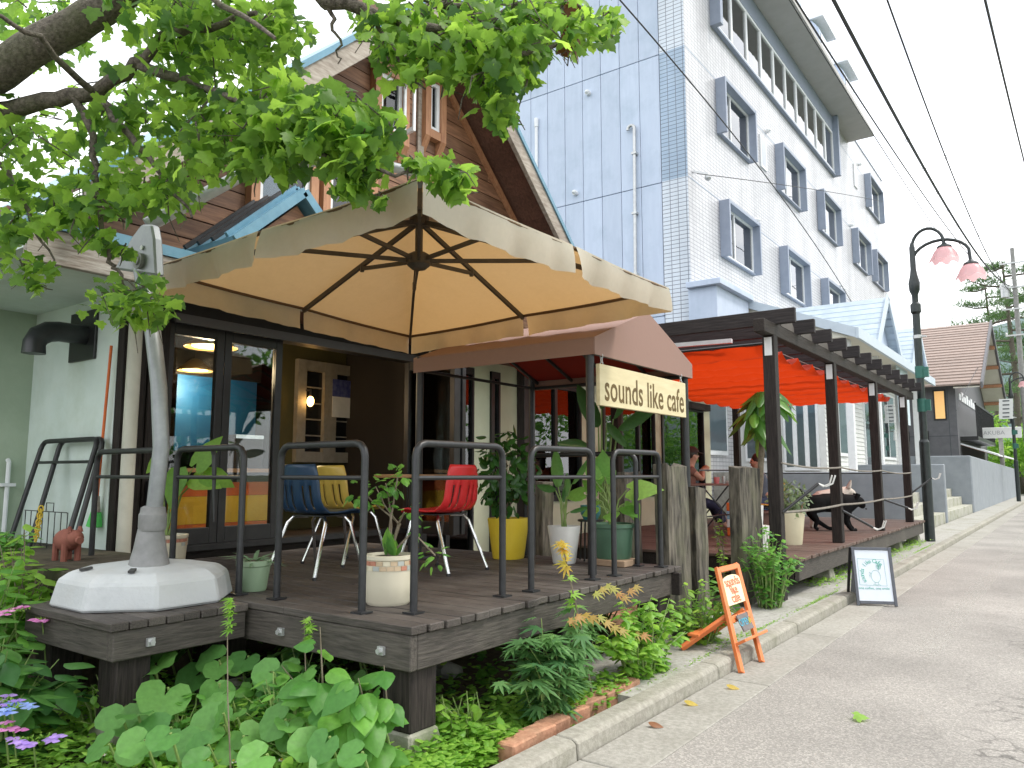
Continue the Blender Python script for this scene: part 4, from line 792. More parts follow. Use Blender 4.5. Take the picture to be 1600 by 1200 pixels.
# ================================================================== pergola and its deck
GZ = .50; gx = -2.6
pd = T('pergola_deck', 'brown timber deck under the dark pergola', 'deck', (-4.2, 12.8, 0))
y = 8.62
while y < 17.05:
    MB().box(FX + .1, -2.44 + random.uniform(-.01, .008), y, y + .138, GZ - .036, GZ + random.uniform(-.002, .001)).build('deck_board', deckbrown, pd, bev=.004); y += .145
MB().box(-2.52, -2.47, 8.64, 17.05, GZ - .24, GZ - .038).build('rim_joist', rimy, pd, bev=.005); MB().box(FX + .1, -2.53, 8.64, 8.70, GZ - .24, GZ - .038).build('rim_joist', darktimber, pd, bev=.005)
for yy in (10.2, 12.6, 14.9, 16.8):
    MB().lathe([(.19, 0), (.13, GZ - .245)], (-2.62, yy, .0), 4, rot=math.pi / 4).build('footing', footing, pd, bev=.012)
    MB().lathe([(.19, 0), (.13, GZ - .245)], (-4.2, yy, .0), 4, rot=math.pi / 4).build('footing', footing, pd, bev=.012)
pg = T('pergola', 'dark timber pergola with overhanging rafters beside the street', 'pergola', (-4.2, 12.5, GZ))
for k, yy in enumerate((8.36, 10.94, 13.65, 16.41)):
    for xx in (gx, -5.9):
        pst = MB().box(xx - .065, xx + .065, yy - .065, yy + .065, GZ if k else .05, 2.90).build('post', darkpost, pg, bev=.006)
        if xx == gx: MB().box(xx - .04, xx + .04, yy - .07, yy - .066, 2.68, 2.88).build('bracket', whiteframe, pst)
for xx in (gx, -5.9): MB().box(xx - .06, xx + .06, 8.0, 17.3, 2.90, 3.04).build('beam', darktimber, pg, bev=.006)
raf = M('rafter_timber', (.018, .0155, .016), (.040, .034, .034), .65, 6, (.8, 9, 9), .4, rnd=.15, spec=.25)
for i in range(12):
    yy = 8.45 + .775 * i; MB().box(-6.15, -2.34, yy - .03, yy + .03, 3.04, 3.205).build('rafter', raf, pg, bev=.005)
    if i < 11:
        m = MB(); m.lathe([(.0, 0)], n=3) if False else None
        MB().prism([(-2.54 + .0, yy + .39 + .25 * math.cos(t), 3.042 + .15 * math.sin(t)) for t in [math.pi * q / 8 for q in range(9)]], (-.10, 0, 0)).build('spacer_block', barge if False else M('spacer_grey', (.075, .066, .058), (.11, .098, .088), .8) if 'spacer_grey' not in MATS else MATS['spacer_grey'], pg)
redc = cloth('red_shade_cloth', (.44, .030, .006), (.68, .050, .006), .44, .75)
sc_ = T('red_shade_sail', 'scalloped orange-red shade cloth slung under the pergola rafters', 'shade cloth', (-4.3, 12.5, 2.7))
def shade(u, v): 
    yy = 8.70 + 7.5 * u; return V((-2.78 - 3.0 * v, yy, 2.875 - .10 * abs(math.sin(math.pi * u * 11)) ** .8 - .01 * math.sin(v * 37 + u * 60) + .006 * math.sin(v * 90)))
MB().grid(shade, 132, 30).build('cloth', redc, sc_, smooth=True, fix=False, ang=80)
MB().tube([(-2.78, 8.70, 2.885), (-5.78, 8.70, 2.885)], .016, 6).build('edge_rod', blackmetal, sc_)
for xx in (-2.85, -5.7): MB().tube([(xx, 8.70, 2.89), (xx, 16.2, 2.89)], .006, 5).build('guide_wire', steel, sc_)
# fluorescent tube, ropes between posts
t = T('tube_light', 'white tube light fixed between the first pergola rafters', 'light', (-4.0, 9.0, 2.95)); MB().beam((-4.25, 8.72, 2.98), (-3.2, 8.85, 2.98), .06, .05).build('body', whiteframe, t)
ropem = M('grey_rope', (.16, .145, .125), (.22, .20, .17), .9)
def rope(pts, r, lab, cat='rope', mat=ropem): 
    o = MB().tube(pts, r, 6).build('rope' if cat == 'rope' else 'bar', mat, smooth=True); return props(o, lab, cat)
def sag(a, b, s, n=10): a = V(a); b = V(b); return [a.lerp(b, i / n) - V((0, 0, s * 4 * (i / n) * (1 - i / n))) for i in range(n + 1)]
P4 = [8.36, 10.94, 13.65, 16.41]
upr = []; 
for i in range(3): upr += sag((gx + .075, P4[i], 1.52 - .03 * i), (gx + .075, P4[i + 1], 1.49 - .03 * i), .03)[(1 if i else 0):]
rope(upr, .012, 'upper grey rope strung along the pergola posts')
lwr = []
for i in range(3): lwr += sag((gx + .075, P4[i], 1.0), (gx + .075, P4[i + 1], 1.0), .015)[(1 if i else 0):]
rope(lwr, .014, 'lower grey rope strung along the pergola posts')
tp = PX(1045, 728, -3.0)
rope([(-3.0, 7.25, 1.44), (-2.95, 8.3, 1.44)], .008, 'thin black bar linking the timber posts, upper', 'bar', blackmetal)
rope([(-3.0, 7.25, .98), (-2.95, 8.3, .98)], .008, 'thin black bar linking the timber posts, lower', 'bar', blackmetal)
rope([(-5.85, 16.4, 1.42), (-2.68, 16.4, 1.42)], .012, 'thin dark bar closing the far end of the pergola', 'bar', blackmetal)
# ================================================================== leaves
def fan(outline, cen, fold=.25, curl=.25):
    pts = [(0, cen)] + outline
    vs = [V((x, y, -fold * abs(x) - curl * (y - .1) ** 2)) for x, y in pts]; n = len(outline)
    return vs, [(0, i + 1, (i + 1) % n + 1) for i in range(n)]
def fan2(outline, cen, fold=.25, curl=.25, wave=0, k=7):
    n = len(outline); vs = [V((0, cen, 0))]
    for q in (.5, 1.0): vs += [V((x * q, cen + (y - cen) * q, 0)) for x, y in outline]
    vs = [V((p.x, p.y, -fold * abs(p.x) * (1.4 - abs(p.x)) - curl * (p.y - .1) ** 2 + wave * math.sin(k * math.atan2(p.x, p.y - cen)) * math.hypot(p.x, p.y - cen) / .5)) for p in vs]
    return vs, [(0, i + 1, (i + 1) % n + 1) for i in range(n)] + [(1 + i, 1 + n + i, 1 + n + (i + 1) % n, 1 + (i + 1) % n) for i in range(n)]
def mirror(half): return half + [(-x, y) for x, y in reversed(half) if x > 1e-6]
SH = {}
SH['maple'] = fan(mirror([(0, -.0), (.16, -.09), (.37, -.14), (.33, .04), (.52, .10), (.60, .30), (.46, .36), (.36, .44), (.30, .42), (.30, .60), (.19, .74), (.13, .76), (0, 1.0)]), .27, .22, .22)
SH['oval'] = fan(mirror([(0, 0), (.13, .06), (.25, .24), (.29, .42), (.24, .62), (.13, .83), (0, 1.0)]), .42, .35, .3)
SH['heart'] = fan2(mirror([(0, .05), (.14, -.04), (.30, .06), (.39, .26), (.34, .50), (.20, .74), (0, 1.0)]), .3, .35, .4, .02, 5)
SH['round'] = fan2(mirror([(0, .30), (.06, .04), (.22, -.10), (.42, -.04), (.56, .16), (.59, .40), (.52, .64), (.36, .84), (.16, .95), (0, .97)]), .36, -.16, .06, .035, 7)
SH['arrow'] = fan(mirror([(0, .12), (.10, -.04), (.22, -.06), (.34, .12), (.36, .34), (.26, .60), (.12, .84), (0, 1.0)]), .32, .18, .28)
SH['long'] = fan(mirror([(0, 0), (.07, .06), (.135, .26), (.15, .46), (.12, .70), (.06, .9), (0, 1.0)]), .45, .7, .25)
SH['strap'] = fan(mirror([(0, 0), (.05, .03), (.062, .4), (.045, .75), (0, 1.0)]), .4, .6, .5)
st_ = []
for k in range(7):
    a = R(-108 + 36 * k); l = (.42, .66, .88, 1.0, .88, .66, .42)[k]
    if k: b = a - R(18); st_.append((math.sin(b) * .30, math.cos(b) * .30))
    for w, q in ((-.17, .58), (0, 1), (.17, .58)): st_.append((math.sin(a + w) * l * q, math.cos(a + w) * l * q))
SH['palmate'] = fan(st_ + [(0, -.04)], .06, .12, .25)
SH['tiny'] = ([V((0, 0, 0)), V((.3, .45, .04)), V((0, 1, -.06)), V((-.3, .45, .04))], [(0, 1, 2, 3)])
LEAFME = {}
def leafmesh(shape, mat):
    k = (shape, mat.name)
    if k not in LEAFME:
        v, f = SH[shape]; me = bpy.data.meshes.new('leaf_' + shape); me.from_pydata(v, [], f); me.materials.append(mat)
        if shape not in ('tiny',): me.polygons.foreach_set('use_smooth', [True] * len(me.polygons))
        LEAFME[k] = me
    return LEAFME[k]
def lmat(p, d, nrm, s):
    d = V(d).normalized(); n = V(nrm); n = n - d * n.dot(d); n = n.normalized() if n.length > 1e-4 else d.orthogonal().normalized(); x = d.cross(n)
    m = Matrix((x * s, d * s, n * s)).transposed().to_4x4(); m.translation = V(p); return m
def add_leaves(parent, shape, items, mat, nobj=300, name='leaf', rest='foliage'):
    items = sorted(items, key=lambda t: -(t[3] / max(.3, (V(t[0]) - EYE).length)))
    me = leafmesh(shape, mat)
    for p, d, n, s in items[:nobj]: put(me, name, lmat(p, d, n, s), parent)
    more = items[nobj:]
    if more:
        v, f = SH[shape]; va = np.array([list(q) + [1.0] for q in v]); VS = []; FS = []; k = len(v)
        for i, (p, d, n, s) in enumerate(more):
            VS.append((va @ np.array(lmat(p, d, n, s)).T)[:, :3]); FS += [tuple(a + i * k for a in q) for q in f]
        me2 = bpy.data.meshes.new(rest); me2.from_pydata(np.concatenate(VS).tolist(), [], FS); me2.materials.append(mat)
        if shape != 'tiny': me2.polygons.foreach_set('use_smooth', [True] * len(me2.polygons))
        props(put(me2, rest, Matrix.Identity(4), parent), kind='stuff')
rv = lambda: V((random.gauss(0, 1), random.gauss(0, 1), random.gauss(0, 1))).normalized()
ru = random.uniform
leaf_maple = leafmat('maple_leaf', (.042, .115, .022), (.22, .39, .05), .58)
leaf_dark = leafmat('hydrangea_leaf', (.035, .12, .03), (.10, .25, .05), .35)
leaf_mid = leafmat('garden_leaf', (.06, .19, .04), (.16, .36, .06), .42)
leaf_lite = leafmat('light_leaf', (.12, .28, .04), (.26, .45, .07), .45)
leaf_round = leafmat('butterbur_leaf', (.08, .22, .055), (.15, .33, .08), .4)
leaf_jp = leafmat('japanese_maple_leaf', (.06, .16, .06), (.15, .30, .10), .4)
leaf_red = leafmat('new_red_leaf', (.40, .20, .06), (.34, .36, .08), .45)
leaf_yel = leafmat('new_yellow_leaf', (.46, .44, .08), (.52, .34, .07), .45)
leaf_gloss = leafmat('glossy_leaf', (.018, .07, .014), (.05, .15, .03), .25, .25)
leaf_stre = leafmat('strelitzia_leaf', (.055, .16, .045), (.12, .27, .07), .35, .3)
leaf_brown = leafmat('dead_leaf', (.12, .045, .02), (.22, .09, .03), .2)
stemg = M('green_stem', (.14, .22, .06), (.22, .30, .09), .6, 20); stemb = M('brown_stem', (.14, .11, .075), (.24, .20, .15), .8, 20); barkm = M('tree_bark', (.055, .045, .036), (.17, .145, .12), .95, 9, (5, 5, 5), .9, bsc=22, dirt=(.07, .085, .03), dsc=3, damt=.7)
# ================================================================== maple over the street corner
tree = T('maple_tree', 'old maple tree whose leafy boughs hang over the parasol', 'tree', (-4.5, .55, .02))
tb = V((-4.5, .55, 0))
l1 = [PD(-90, 175, 4.1), PD(0, 110, 4.0), PD(90, 55, 3.95), PD(185, -5, 3.9), PD(290, -80, 3.9), PD(420, -120, 4.0)]
l2 = [PD(-90, 215, 4.2), PD(0, 176, 4.1), PD(70, 156, 4.05), PD(150, 146, 4.0)]
tr_top = V((-4.45, .62, 2.9))
def jit(path, a): return [path[0]] + [p + rv() * a for p in path[1:-1]] + [path[-1]]
def dens(path, n=4):
    out = []
    for i in range(len(path) - 1): out += [path[i].lerp(path[i + 1], k / n) for k in range(n)]
    return out + [path[-1]]
m = MB().tube(jit(dens([tb + V((0, 0, -.1)), tb + V((.02, .0, .8)), tb + V((-.02, .05, 1.8)), tr_top], 4), .012), [.27 - .009 * i for i in range(13)], 14)
m.build('trunk', barkm, tree, smooth=True, ang=60)
MB().tube(jit(dens([tr_top + V((0, -.05, -.25)), l1[0]] + l1[1:]), .012), [.112 - .002 * i for i in range(25)], 12).build('limb', barkm, tree, smooth=True, ang=60)
MB().tube(jit(dens([tr_top + V((0, .05, -.3)), l2[0]] + l2[1:]), .008), [.068 - .002 * i for i in range(17)], 10).build('limb', barkm, tree, smooth=True, ang=60)
k2 = l2[-1]; BR = []
def br(pts, r0, r1, wob=.015, name='branch'):
    p = jit(dens([V(q) for q in pts], 4), wob); n = len(p); BR.append(p)
    MB().tube(p, [r0 + (r1 - r0) * i / (n - 1) for i in range(n)], 7).build(name, barkm, tree, smooth=True, ang=60)
br([k2, PD(215, 100, 3.9), PD(265, 50, 3.8), PD(330, 42, 3.7), PD(400, 20, 3.6)], .035, .012)
br([PD(215, 100, 3.9), PD(300, 130, 3.8), PD(350, 150, 3.7), PD(420, 190, 3.6), PD(500, 240, 3.5)], .028, .007)
br([k2, PD(185, 190, 3.95), PD(225, 238, 3.9), PD(268, 295, 3.85), PD(300, 340, 3.8)], .024, .006)
br([PD(115, 152, 4.0), PD(140, 200, 4.0), PD(150, 260, 4.0), PD(155, 320, 4.0), PD(168, 400, 4.0), PD(185, 425, 4.0), PD(205, 462, 4.0), PD(240, 488, 4.0)], .022, .004)
br([PD(-40, 190, 4.1), PD(10, 270, 4.1), PD(42, 330, 4.05), PD(60, 370, 4.0), PD(86, 415, 4.0)], .02, .004)
br([l1[4], PD(440, -60, 3.7), PD(510, 0, 3.6), PD(570, 15, 3.6), PD(640, 40, 3.6), PD(720, 60, 3.6), PD(800, 85, 3.6), PD(870, 70, 3.7)], .045, .01)
br([l1[5], PD(560, -40, 3.9), PD(690, 2, 3.9), PD(760, 30, 3.9), PD(800, 60, 3.9), PD(860, 100, 3.9)], .035, .008)
br([PD(570, 15, 3.6), PD(600, 60, 3.55), PD(640, 110, 3.5), PD(665, 140, 3.5)], .014, .004)
br([PD(510, 0, 3.6), PD(522, 40, 3.6), PD(530, 70, 3.6), PD(528, 100, 3.6)], .012, .003)
br([PD(800, 85, 3.6), PD(820, 120, 3.6), PD(810, 170, 3.6)], .01, .003)
br([PD(500, 240, 3.5), PD(560, 262, 3.36), PD(620, 272, 3.3), PD(660, 255, 3.28), PD(700, 265, 3.25)], .012, .004)
br([PD(760, 30, 3.9), PD(840, -10, 4.0), PD(920, 20, 4.0), PD(960, 60, 4.0)], .014, .004)
br([l1[3], PD(230, -60, 3.6), PD(320, -10, 3.3), PD(430, 60, 3.2)], .03, .008)
br([k2, PD(60, 60, 3.6), PD(-20, 20, 3.4)], .02, .008)
items = []
# (x, y, rx, ry, depth, spread, count, size) foliage masses, as seen from the street
CL = [(60, 40, 90, 60, 4.5, .5, 120, .105), (40, 230, 80, 70, 4.3, .4, 110, .105), (200, 190, 95, 75, 4.3, .5, 150, .105), (330, 90, 110, 75, 4.2, .6, 210, .105), (430, 60, 55, 60, 4.0, .3, 100, .10), (300, 20, 130, 50, 4.0, .5, 170, .10),
      (330, 210, 80, 60, 3.9, .4, 140, .105), (440, 170, 75, 55, 3.7, .35, 150, .11), (520, 200, 75, 60, 3.5, .3, 190, .11), (565, 250, 42, 42, 3.45, .2, 90, .11), (420, 240, 60, 32, 3.7, .3, 60, .11), (600, 200, 22, 32, 3.45, .15, 24, .10), (555, 290, 30, 22, 3.4, .1, 26, .10),
      (60, 320, 60, 35, 4.2, .3, 45, .10), (110, 340, 50, 25, 4.1, .3, 32, .10), (150, 300, 70, 40, 4.1, .3, 70, .10), (250, 300, 60, 35, 4.0, .3, 70, .10), (150, 375, 28, 20, 4.0, .2, 20, .09), (190, 390, 20, 12, 4.0, .1, 8, .09),
      (205, 470, 68, 38, 3.95, .22, 92, .095), (45, 420, 38, 22, 4.0, .15, 24, .085), (15, 365, 20, 35, 4.0, .15, 24, .095), (62, 450, 12, 8, 4.0, .05, 4, .08),
      (620, 40, 60, 45, 3.7, .3, 90, .10), (700, 70, 80, 50, 3.7, .35, 150, .10), (790, 60, 80, 55, 3.7, .35, 150, .10), (880, 40, 75, 40, 3.9, .3, 120, .10), (640, 105, 40, 28, 3.6, .2, 34, .10), (770, 130, 45, 45, 3.6, .2, 75, .105), (790, 180, 20, 20, 3.6, .1, 14, .10), (700, 110, 36, 22, 3.6, .2, 24, .10), (820, 110, 18, 28, 3.7, .1, 22, .10), (945, 40, 28, 28, 4.0, .2, 32, .09), (730, 20, 160, 30, 3.8, .3, 120, .10), (600, 80, 26, 18, 3.6, .1, 12, .10),
      (690, 265, 45, 24, 3.27, .12, 44, .095), (715, 290, 22, 22, 3.25, .06, 18, .09), (645, 252, 26, 10, 3.28, .06, 12, .09), (590, 310, 12, 12, 3.35, .05, 5, .09),
      (250, -70, 260, 60, 4.2, .8, 170, .105), (600, -60, 250, 50, 4.0, .6, 120, .10), (-70, 150, 70, 170, 4.3, .7, 130, .105), (860, -40, 120, 40, 4.0, .4, 70, .10)]
twigs = MB()
for (x, y, rx, ry, d, sp, cnt, s) in CL:
    for q in range(max(3, cnt // 14)):      # twigs feeding the clump
        a = PD(x + ru(-.5, .5) * rx, y - ru(.2, .9) * ry, d + ru(-sp, sp) * .6); b = a + V((ru(-.16, .16), ru(-.16, .16), ru(-.22, .02))) * min(1, rx / 60); c = b + V((ru(-.12, .12), ru(-.12, .12), ru(-.16, .03))) * min(1, rx / 60)
        twigs.tube([a, b, c], [.005, .0035, .002], 4, False)
    k = 0; cnt = int(cnt * (1.7 if x < 560 else 1.35))
    while k < cnt:
        u, v = random.gauss(0, .6), random.gauss(0, .6)
        if u * u + v * v > 1.5: continue
        p = PD(x + u * rx, y + v * ry, d + ru(-sp, sp)); 
        dr = V((random.gauss(0, .6), random.gauss(0, .6), -.55 + random.gauss(0, .35))); n = V((random.gauss(0, .8), random.gauss(0, .8), 1)) + V((.1, -.2, 0))
        items.append((p, dr, n, s * ru(.5, .9))); k += 1
add_leaves(tree, 'maple', items, leaf_maple, 300)
props(twigs.build('twig_mass', barkm, tree, fix=False), kind='stuff')
it = [(PD(890 + ru(-12, 12), ru(0, 80), 3.85 + ru(-.1, .1)), V((ru(-.5, .5), ru(-.5, .5), -1)), rv(), .085 * ru(.7, 1.1)) for _ in range(24)]
add_leaves(tree, 'maple', it, leaf_brown, 40, 'withered_leaf')
# ================================================================== planting under and beside the deck
def shrub(name, lab, cat, base, n, shape, size, mat, rx, ry, h, nobj=150, stems=10, group=None, z0=.12, mat2=None, up=.7):
    b = V(base); t = T(name, lab, cat, b, group); its, its2 = [], []; sm = MB()
    tips = []
    for i in range(stems):
        a = ru(0, 6.283); q = math.sqrt(ru(0, 1)); tip = b + V((math.cos(a) * rx * q, math.sin(a) * ry * q, h * (1 - .45 * q * q) * ru(.8, 1.1))); mid = b.lerp(tip, .5) + V((ru(-.04, .04), ru(-.04, .04), h * .12)); root = b + V((math.cos(a) * rx * q * .3, math.sin(a) * ry * q * .3, -.02))
        sm.tube([root, mid, tip], [.006 + .004 * h, .005, .002], 5, False); tips.append((root, mid, tip))
    props(sm.build('stem_mass', stemg if h < 1 else stemb, t, fix=False), kind='stuff')
    for i in range(n):
        r0, m0, t0 = random.choice(tips); q = ru(z0, 1.02); p = r0.lerp(m0, q * 2) if q < .5 else m0.lerp(t0, q * 2 - 1)
        o = V((random.gauss(0, 1), random.gauss(0, 1), 0)).normalized(); d = o + V((0, 0, ru(-.45, .25))); p = p + o * ru(0, .35) * size
        l = (p, d, V((ru(-.3, .3), ru(-.3, .3), up + .3)) + o * .25, size * ru(.6, 1.15)); (its2 if mat2 and q > .82 and random.random() < .45 else its).append(l)
    add_leaves(t, shape, its, mat, nobj)
    if its2: add_leaves(t, shape, its2, mat2, 60)
    return t
hy = shrub('hydrangea', 'lacecap hydrangea bush with pink and blue flowers left of the platform', 'shrub', V((-4.20, 1.62, .02)), 330, 'oval', .16, leaf_dark, .34, .34, .60, 290, 34)
shrub('hydrangea', 'taller hydrangea bush behind the platform corner', 'shrub', V((-4.98, 1.86, .02)), 320, 'oval', .16, leaf_mid, .38, .30, .86, 240, 34)
shrub('hydrangea', 'leafy hydrangea bush growing against the mint wall', 'shrub', V((-5.7, 2.15, .02)), 300, 'oval', .11, leaf_lite, .50, .25, 1.02, 150, 24)
shrub('garden_shrub', 'bright leafy sprout beside the parasol cone foot', 'shrub', PZ(172, 905, .5).xyz * 1 + V((-.55, .45, -.48)), 40, 'oval', .11, leaf_lite, .16, .16, .98, 60, 8, z0=.55)
shrub('garden_shrub', 'low leafy growth on the raised bed under the spare railings', 'shrub', V((-6.35, 2.42, .80)), 260, 'oval', .07, leaf_mid, .85, .13, .20, 160, 40)
shrub('garden_shrub', 'sprawling leafy shrub left of the parasol base', 'shrub', V((-5.30, 2.10, .02)), 300, 'oval', .10, leaf_lite, .40, .20, 1.0, 200, 30, z0=.5)
petal = {}
for nm, c1, c2 in (('pink', (.55, .16, .42), (.70, .32, .58)), ('violet', (.34, .20, .60), (.48, .32, .70)), ('blue', (.22, .32, .68), (.35, .46, .78))): petal[nm] = leafmat('petal_' + nm, c1, c2, .3)
for (x, y, d, nm, r) in ((22, 955, 4.15, 'pink', .10), (18, 1105, 3.35, 'blue', .085), (8, 1138, 3.3, 'pink', .06), (52, 1155, 3.25, 'violet', .10), (5, 1095, 3.4, 'violet', .06), (66, 968, 4.15, 'pink', .04)):
    c = PD(x, y, d); hd = T('x', None, None) if False else None; its = []
    for q in range(9 if r > .07 else 5):
        a = ru(0, 6.28); o = c + V((math.cos(a), math.sin(a), 0)) * r * ru(.6, 1.05) + V((0, 0, ru(-.01, .015)))
        for k in range(4): b = 1.57 * k + a; its.append((o, V((math.cos(b), math.sin(b), .15)), V((.1, -.5, 1)), .038))
    add_leaves(hy, 'oval', its, petal[nm], 300, 'petal')
    sm = MB(); sm.tube([c + V((0, 0, -.005)), c + V((-.03, .03, -.12)), c + V((-.06, .06, -.26))], .004, 5)
    sm.build('flower_stalk', stemg, hy)
    its = [(c + V((random.gauss(0, .4), random.gauss(0, .4), 0)) * r + V((0, 0, .004)), rv() + V((0, 0, .6)), rv(), .014) for _ in range(40)]; add_leaves(hy, 'tiny', its, leaf_lite, 0, rest='flower_buds')
# butterbur: big round leaves on stalks
bt = T('butterbur_patch', 'patch of big round butterbur leaves in front of the dark gap under the deck', 'plant', PZ(300, 1140, .03))
rl = [(255, 1092, 1.0, 40), (245, 1150, 1.0, 36), (330, 1130, .9, 34), (290, 1165, .9, 30), (385, 1100, .9, 32), (430, 1130, .9, 30), (215, 1120, 1.1, 24), (340, 1085, 1.15, 28), (300, 1060, 1.35, 26), (250, 1040, 1.5, 30), (370, 1040, 1.5, 30), (220, 1055, 1.5, 24), (420, 1060, 1.4, 26), (360, 1170, .85, 28), (480, 1165, .85, 32), (540, 1175, .85, 26), (460, 1130, .95, 26), (310, 1190, .8, 24), (205, 1175, .85, 22), (400, 1185, .8, 30), (330, 1030, 1.7, 26), (285, 1020, 1.8, 24), (440, 1020, 1.7, 24), (520, 1130, .95, 24), (580, 1150, .9, 22), (190, 1090, 1.3, 20), (395, 1150, .9, 26), (505, 1195, .8, 24)]
its = []; rl += [(ru(150, 640), ru(1010, 1190), 1, ru(18, 30)) for _ in range(46)]; sm = MB()
for x, y, zf, r in rl:
    r *= .74
    ht = ru(.14, .34) if y > 1080 else ru(.28, .42); p = PZ(x, y, ht); s = r * 2 * (p - EYE).length / 1200; d = V((ru(-1, .6), ru(-1, .2), ru(-.5, .15))); p = p - d.normalized() * s * .4
    its.append((p, d, V((.45 + ru(-.2, .25), -.5 + ru(-.2, .2), .8)), s)); MB().tube([p + d.normalized() * s * .05, p + V((0, .05, -ht * .5)), V((p.x + ru(-.05, .05), p.y + .1, .0))], [.006, .007, .009], 6).build('stalk', stemg, bt)
add_leaves(bt, 'round', its, leaf_round, 60)
kn = T('knotweed', 'leafy knotweed stems with heart-shaped leaves beside the corner post', 'plant', PZ(500, 1160, .03)); its = []; sm = MB()
for (x, y, h) in ((500, 980, .7), (440, 1040, .55), (560, 1060, .5), (480, 1070, .55), (400, 1070, .5), (530, 1110, .38), (600, 1040, .52), (455, 1110, .35), (495, 1120, .4)):
    top = PY(x, y, 2.48 + ru(-.14, .16)); root = V((top.x - ru(-.1, .1), top.y + ru(.0, .15), .02)); mid = root.lerp(top, .55) + V((ru(-.06, .06), .03, .05)); path = dens([root, mid, top], 5); MB().tube(path, [.007 - .0005 * i for i in range(len(path))], 6).build('stem', stemb, kn)
    for i in range(17):
        q = ru(.15, 1) * (len(path) - 1); p = path[int(q)].lerp(path[min(int(q) + 1, len(path) - 1)], q % 1); o = V((ru(-1, 1), ru(-1.1, .5), 0)).normalized()
        its.append((p + o * .03, o + V((0, 0, ru(-.6, .15))), V((o.x * .3 + .35, o.y * .3 - .45, .8)), ru(.08, .18)))
add_leaves(kn, 'heart', its, leaf_mid, 200)
for (x_, y_, h_, n_, lab) in ((-4.12, 2.12, .34, 150, 'leafy weeds round the platform front footing'), (-3.15, 2.50, .40, 170, 'leafy weeds in front of the corner footing'), (-3.6, 2.20, .30, 170, 'leafy weeds below the platform edge'), (-2.85, 2.42, .26, 150, 'fine weeds beside the corner deck post'), (-2.62, 3.2, .26, 150, 'fine weeds beneath the street edge of the deck')):
    shrub('garden_weeds', lab, 'plant', V((x_, y_, .02)), n_, 'oval', .075, leaf_lite if n_ == 150 else leaf_mid, .36, .20, h_, 150, 26)
# japanese maple sapling and neighbours beside the deck edge
jp = shrub('japanese_maple', 'small japanese maple with fine fingered leaves at the deck edge', 'shrub', V((-2.42, 3.72, .02)), 260, 'palmate', .13, leaf_jp, .15, .50, .62, 260, 18, mat2=None, z0=.25)
shrub('garden_shrub', 'dense bright green bush beside the deck next to the pavement', 'shrub', V((-2.40, 4.78, .03)), 760, 'heart', .068, leaf_lite, .20, .62, .56, 280, 40, z0=.15, mat2=None)
it = []
for i in range(11):
    q = i / 10; p = PX(890 + 115 * q, 962 + 36 * q * q + ru(-8, 8), -2.34 + ru(-.06, .06)); it.append((p, V((1, ru(-.4, .6), -.5)), V((0, -.5, 1)), .075))
add_leaves(jp, 'palmate', it, leaf_red, 40, 'red_leaf')
it = [(PX(930 + 62 * i / 7, 924 - 8 * math.sin(i) + ru(-4, 4), -2.40), V((1, .2, -.4)), V((0, -.6, 1)), .07) for i in range(8)]; add_leaves(jp, 'palmate', it, leaf_red, 40, 'red_leaf')
sp = T('maple_seedling', 'yellow-leaved maple seedling rising in front of the railing by the white pot', 'plant', V((-2.42, 4.12, .03)))
st0 = V((-2.40, 4.12, .03)); tp_ = PX(878, 848, -2.40); MB().tube([st0, st0.lerp(tp_, .5) + V((.01, .01, 0)), tp_], [.008, .006, .003], 6).build('stem', stemb, sp)
it = [(st0.lerp(tp_, q), V((ru(-1, 1), ru(-1, 1), ru(-.5, .2))), V((.3, -.5, 1)), ru(.05, .085)) for q in [.97, 1, .99, .98, .96, .95, 1, .99, .9, .88, .86]]; add_leaves(sp, 'palmate', it, leaf_yel, 40)
it = [(st0.lerp(tp_, q), V((ru(-1, 1), ru(-1, 1), ru(-.5, .2))), V((.3, -.5, 1)), ru(.07, .1)) for q in [.8, .78, .7, .66, .62, .55, .5]]; add_leaves(sp, 'palmate', it, leaf_lite, 40)
for (x, y, lab) in ((475, 965, 'slender maple seedling in front of the deck joist bolt'), (355, 935, 'tiny red-tipped maple seedling in front of the parasol base')):
    b = PY(x, y, 2.66 if x > 400 else 2.1); b.x += 0 if x > 400 else .0; t = T('maple_seedling', lab, 'plant', V((b.x, b.y, .03))); MB().tube([(b.x + .05, b.y + .03, .0), (b.x + .02, b.y + .01, b.z * .5), b], [.004, .003, .0015], 6).build('stem', stemb, t)
    add_leaves(t, 'palmate', [(V((b.x + .02, b.y + .01, b.z)) + V((0, 0, -ru(0, .14))), V((ru(-1, 1), ru(-1, .6), ru(-.4, .2))), V((.2, -.5, 1)), ru(.035, .06)) for _ in range(13)], leaf_lite, 40)
shrub('garden_shrub', 'dark shade-loving seedling deep beneath the deck corner', 'shrub', V((-3.55, 2.9, .03)), 60, 'palmate', .10, leaf_jp, .5, .25, .42, 80, 10)
shrub('garden_shrub', 'bushy green plant round the deck foot beside the orange sign', 'shrub', V((-2.50, 5.95, .05)), 420, 'oval', .075, leaf_lite, .28, .42, .48, 200, 34)
shrub('garden_shrub', 'leafy bush under the far deck edge beyond the footing', 'shrub', V((-3.6, 6.0, .05)), 360, 'heart', .085, leaf_mid, .75, .25, .62, 200, 34)
shrub('garden_shrub', 'tall mint-like bush in front of the first pergola post', 'shrub', V((-2.55, 7.85, .08)), 620, 'oval', .075, leaf_mid, .34, .50, .80, 250, 44)
shrub('garden_shrub', 'low ivy-like bush at the foot of the weathered timber posts', 'shrub', V((-3.1, 7.05, .05)), 420, 'heart', .075, leaf_mid, .5, .30, .55, 200, 34)
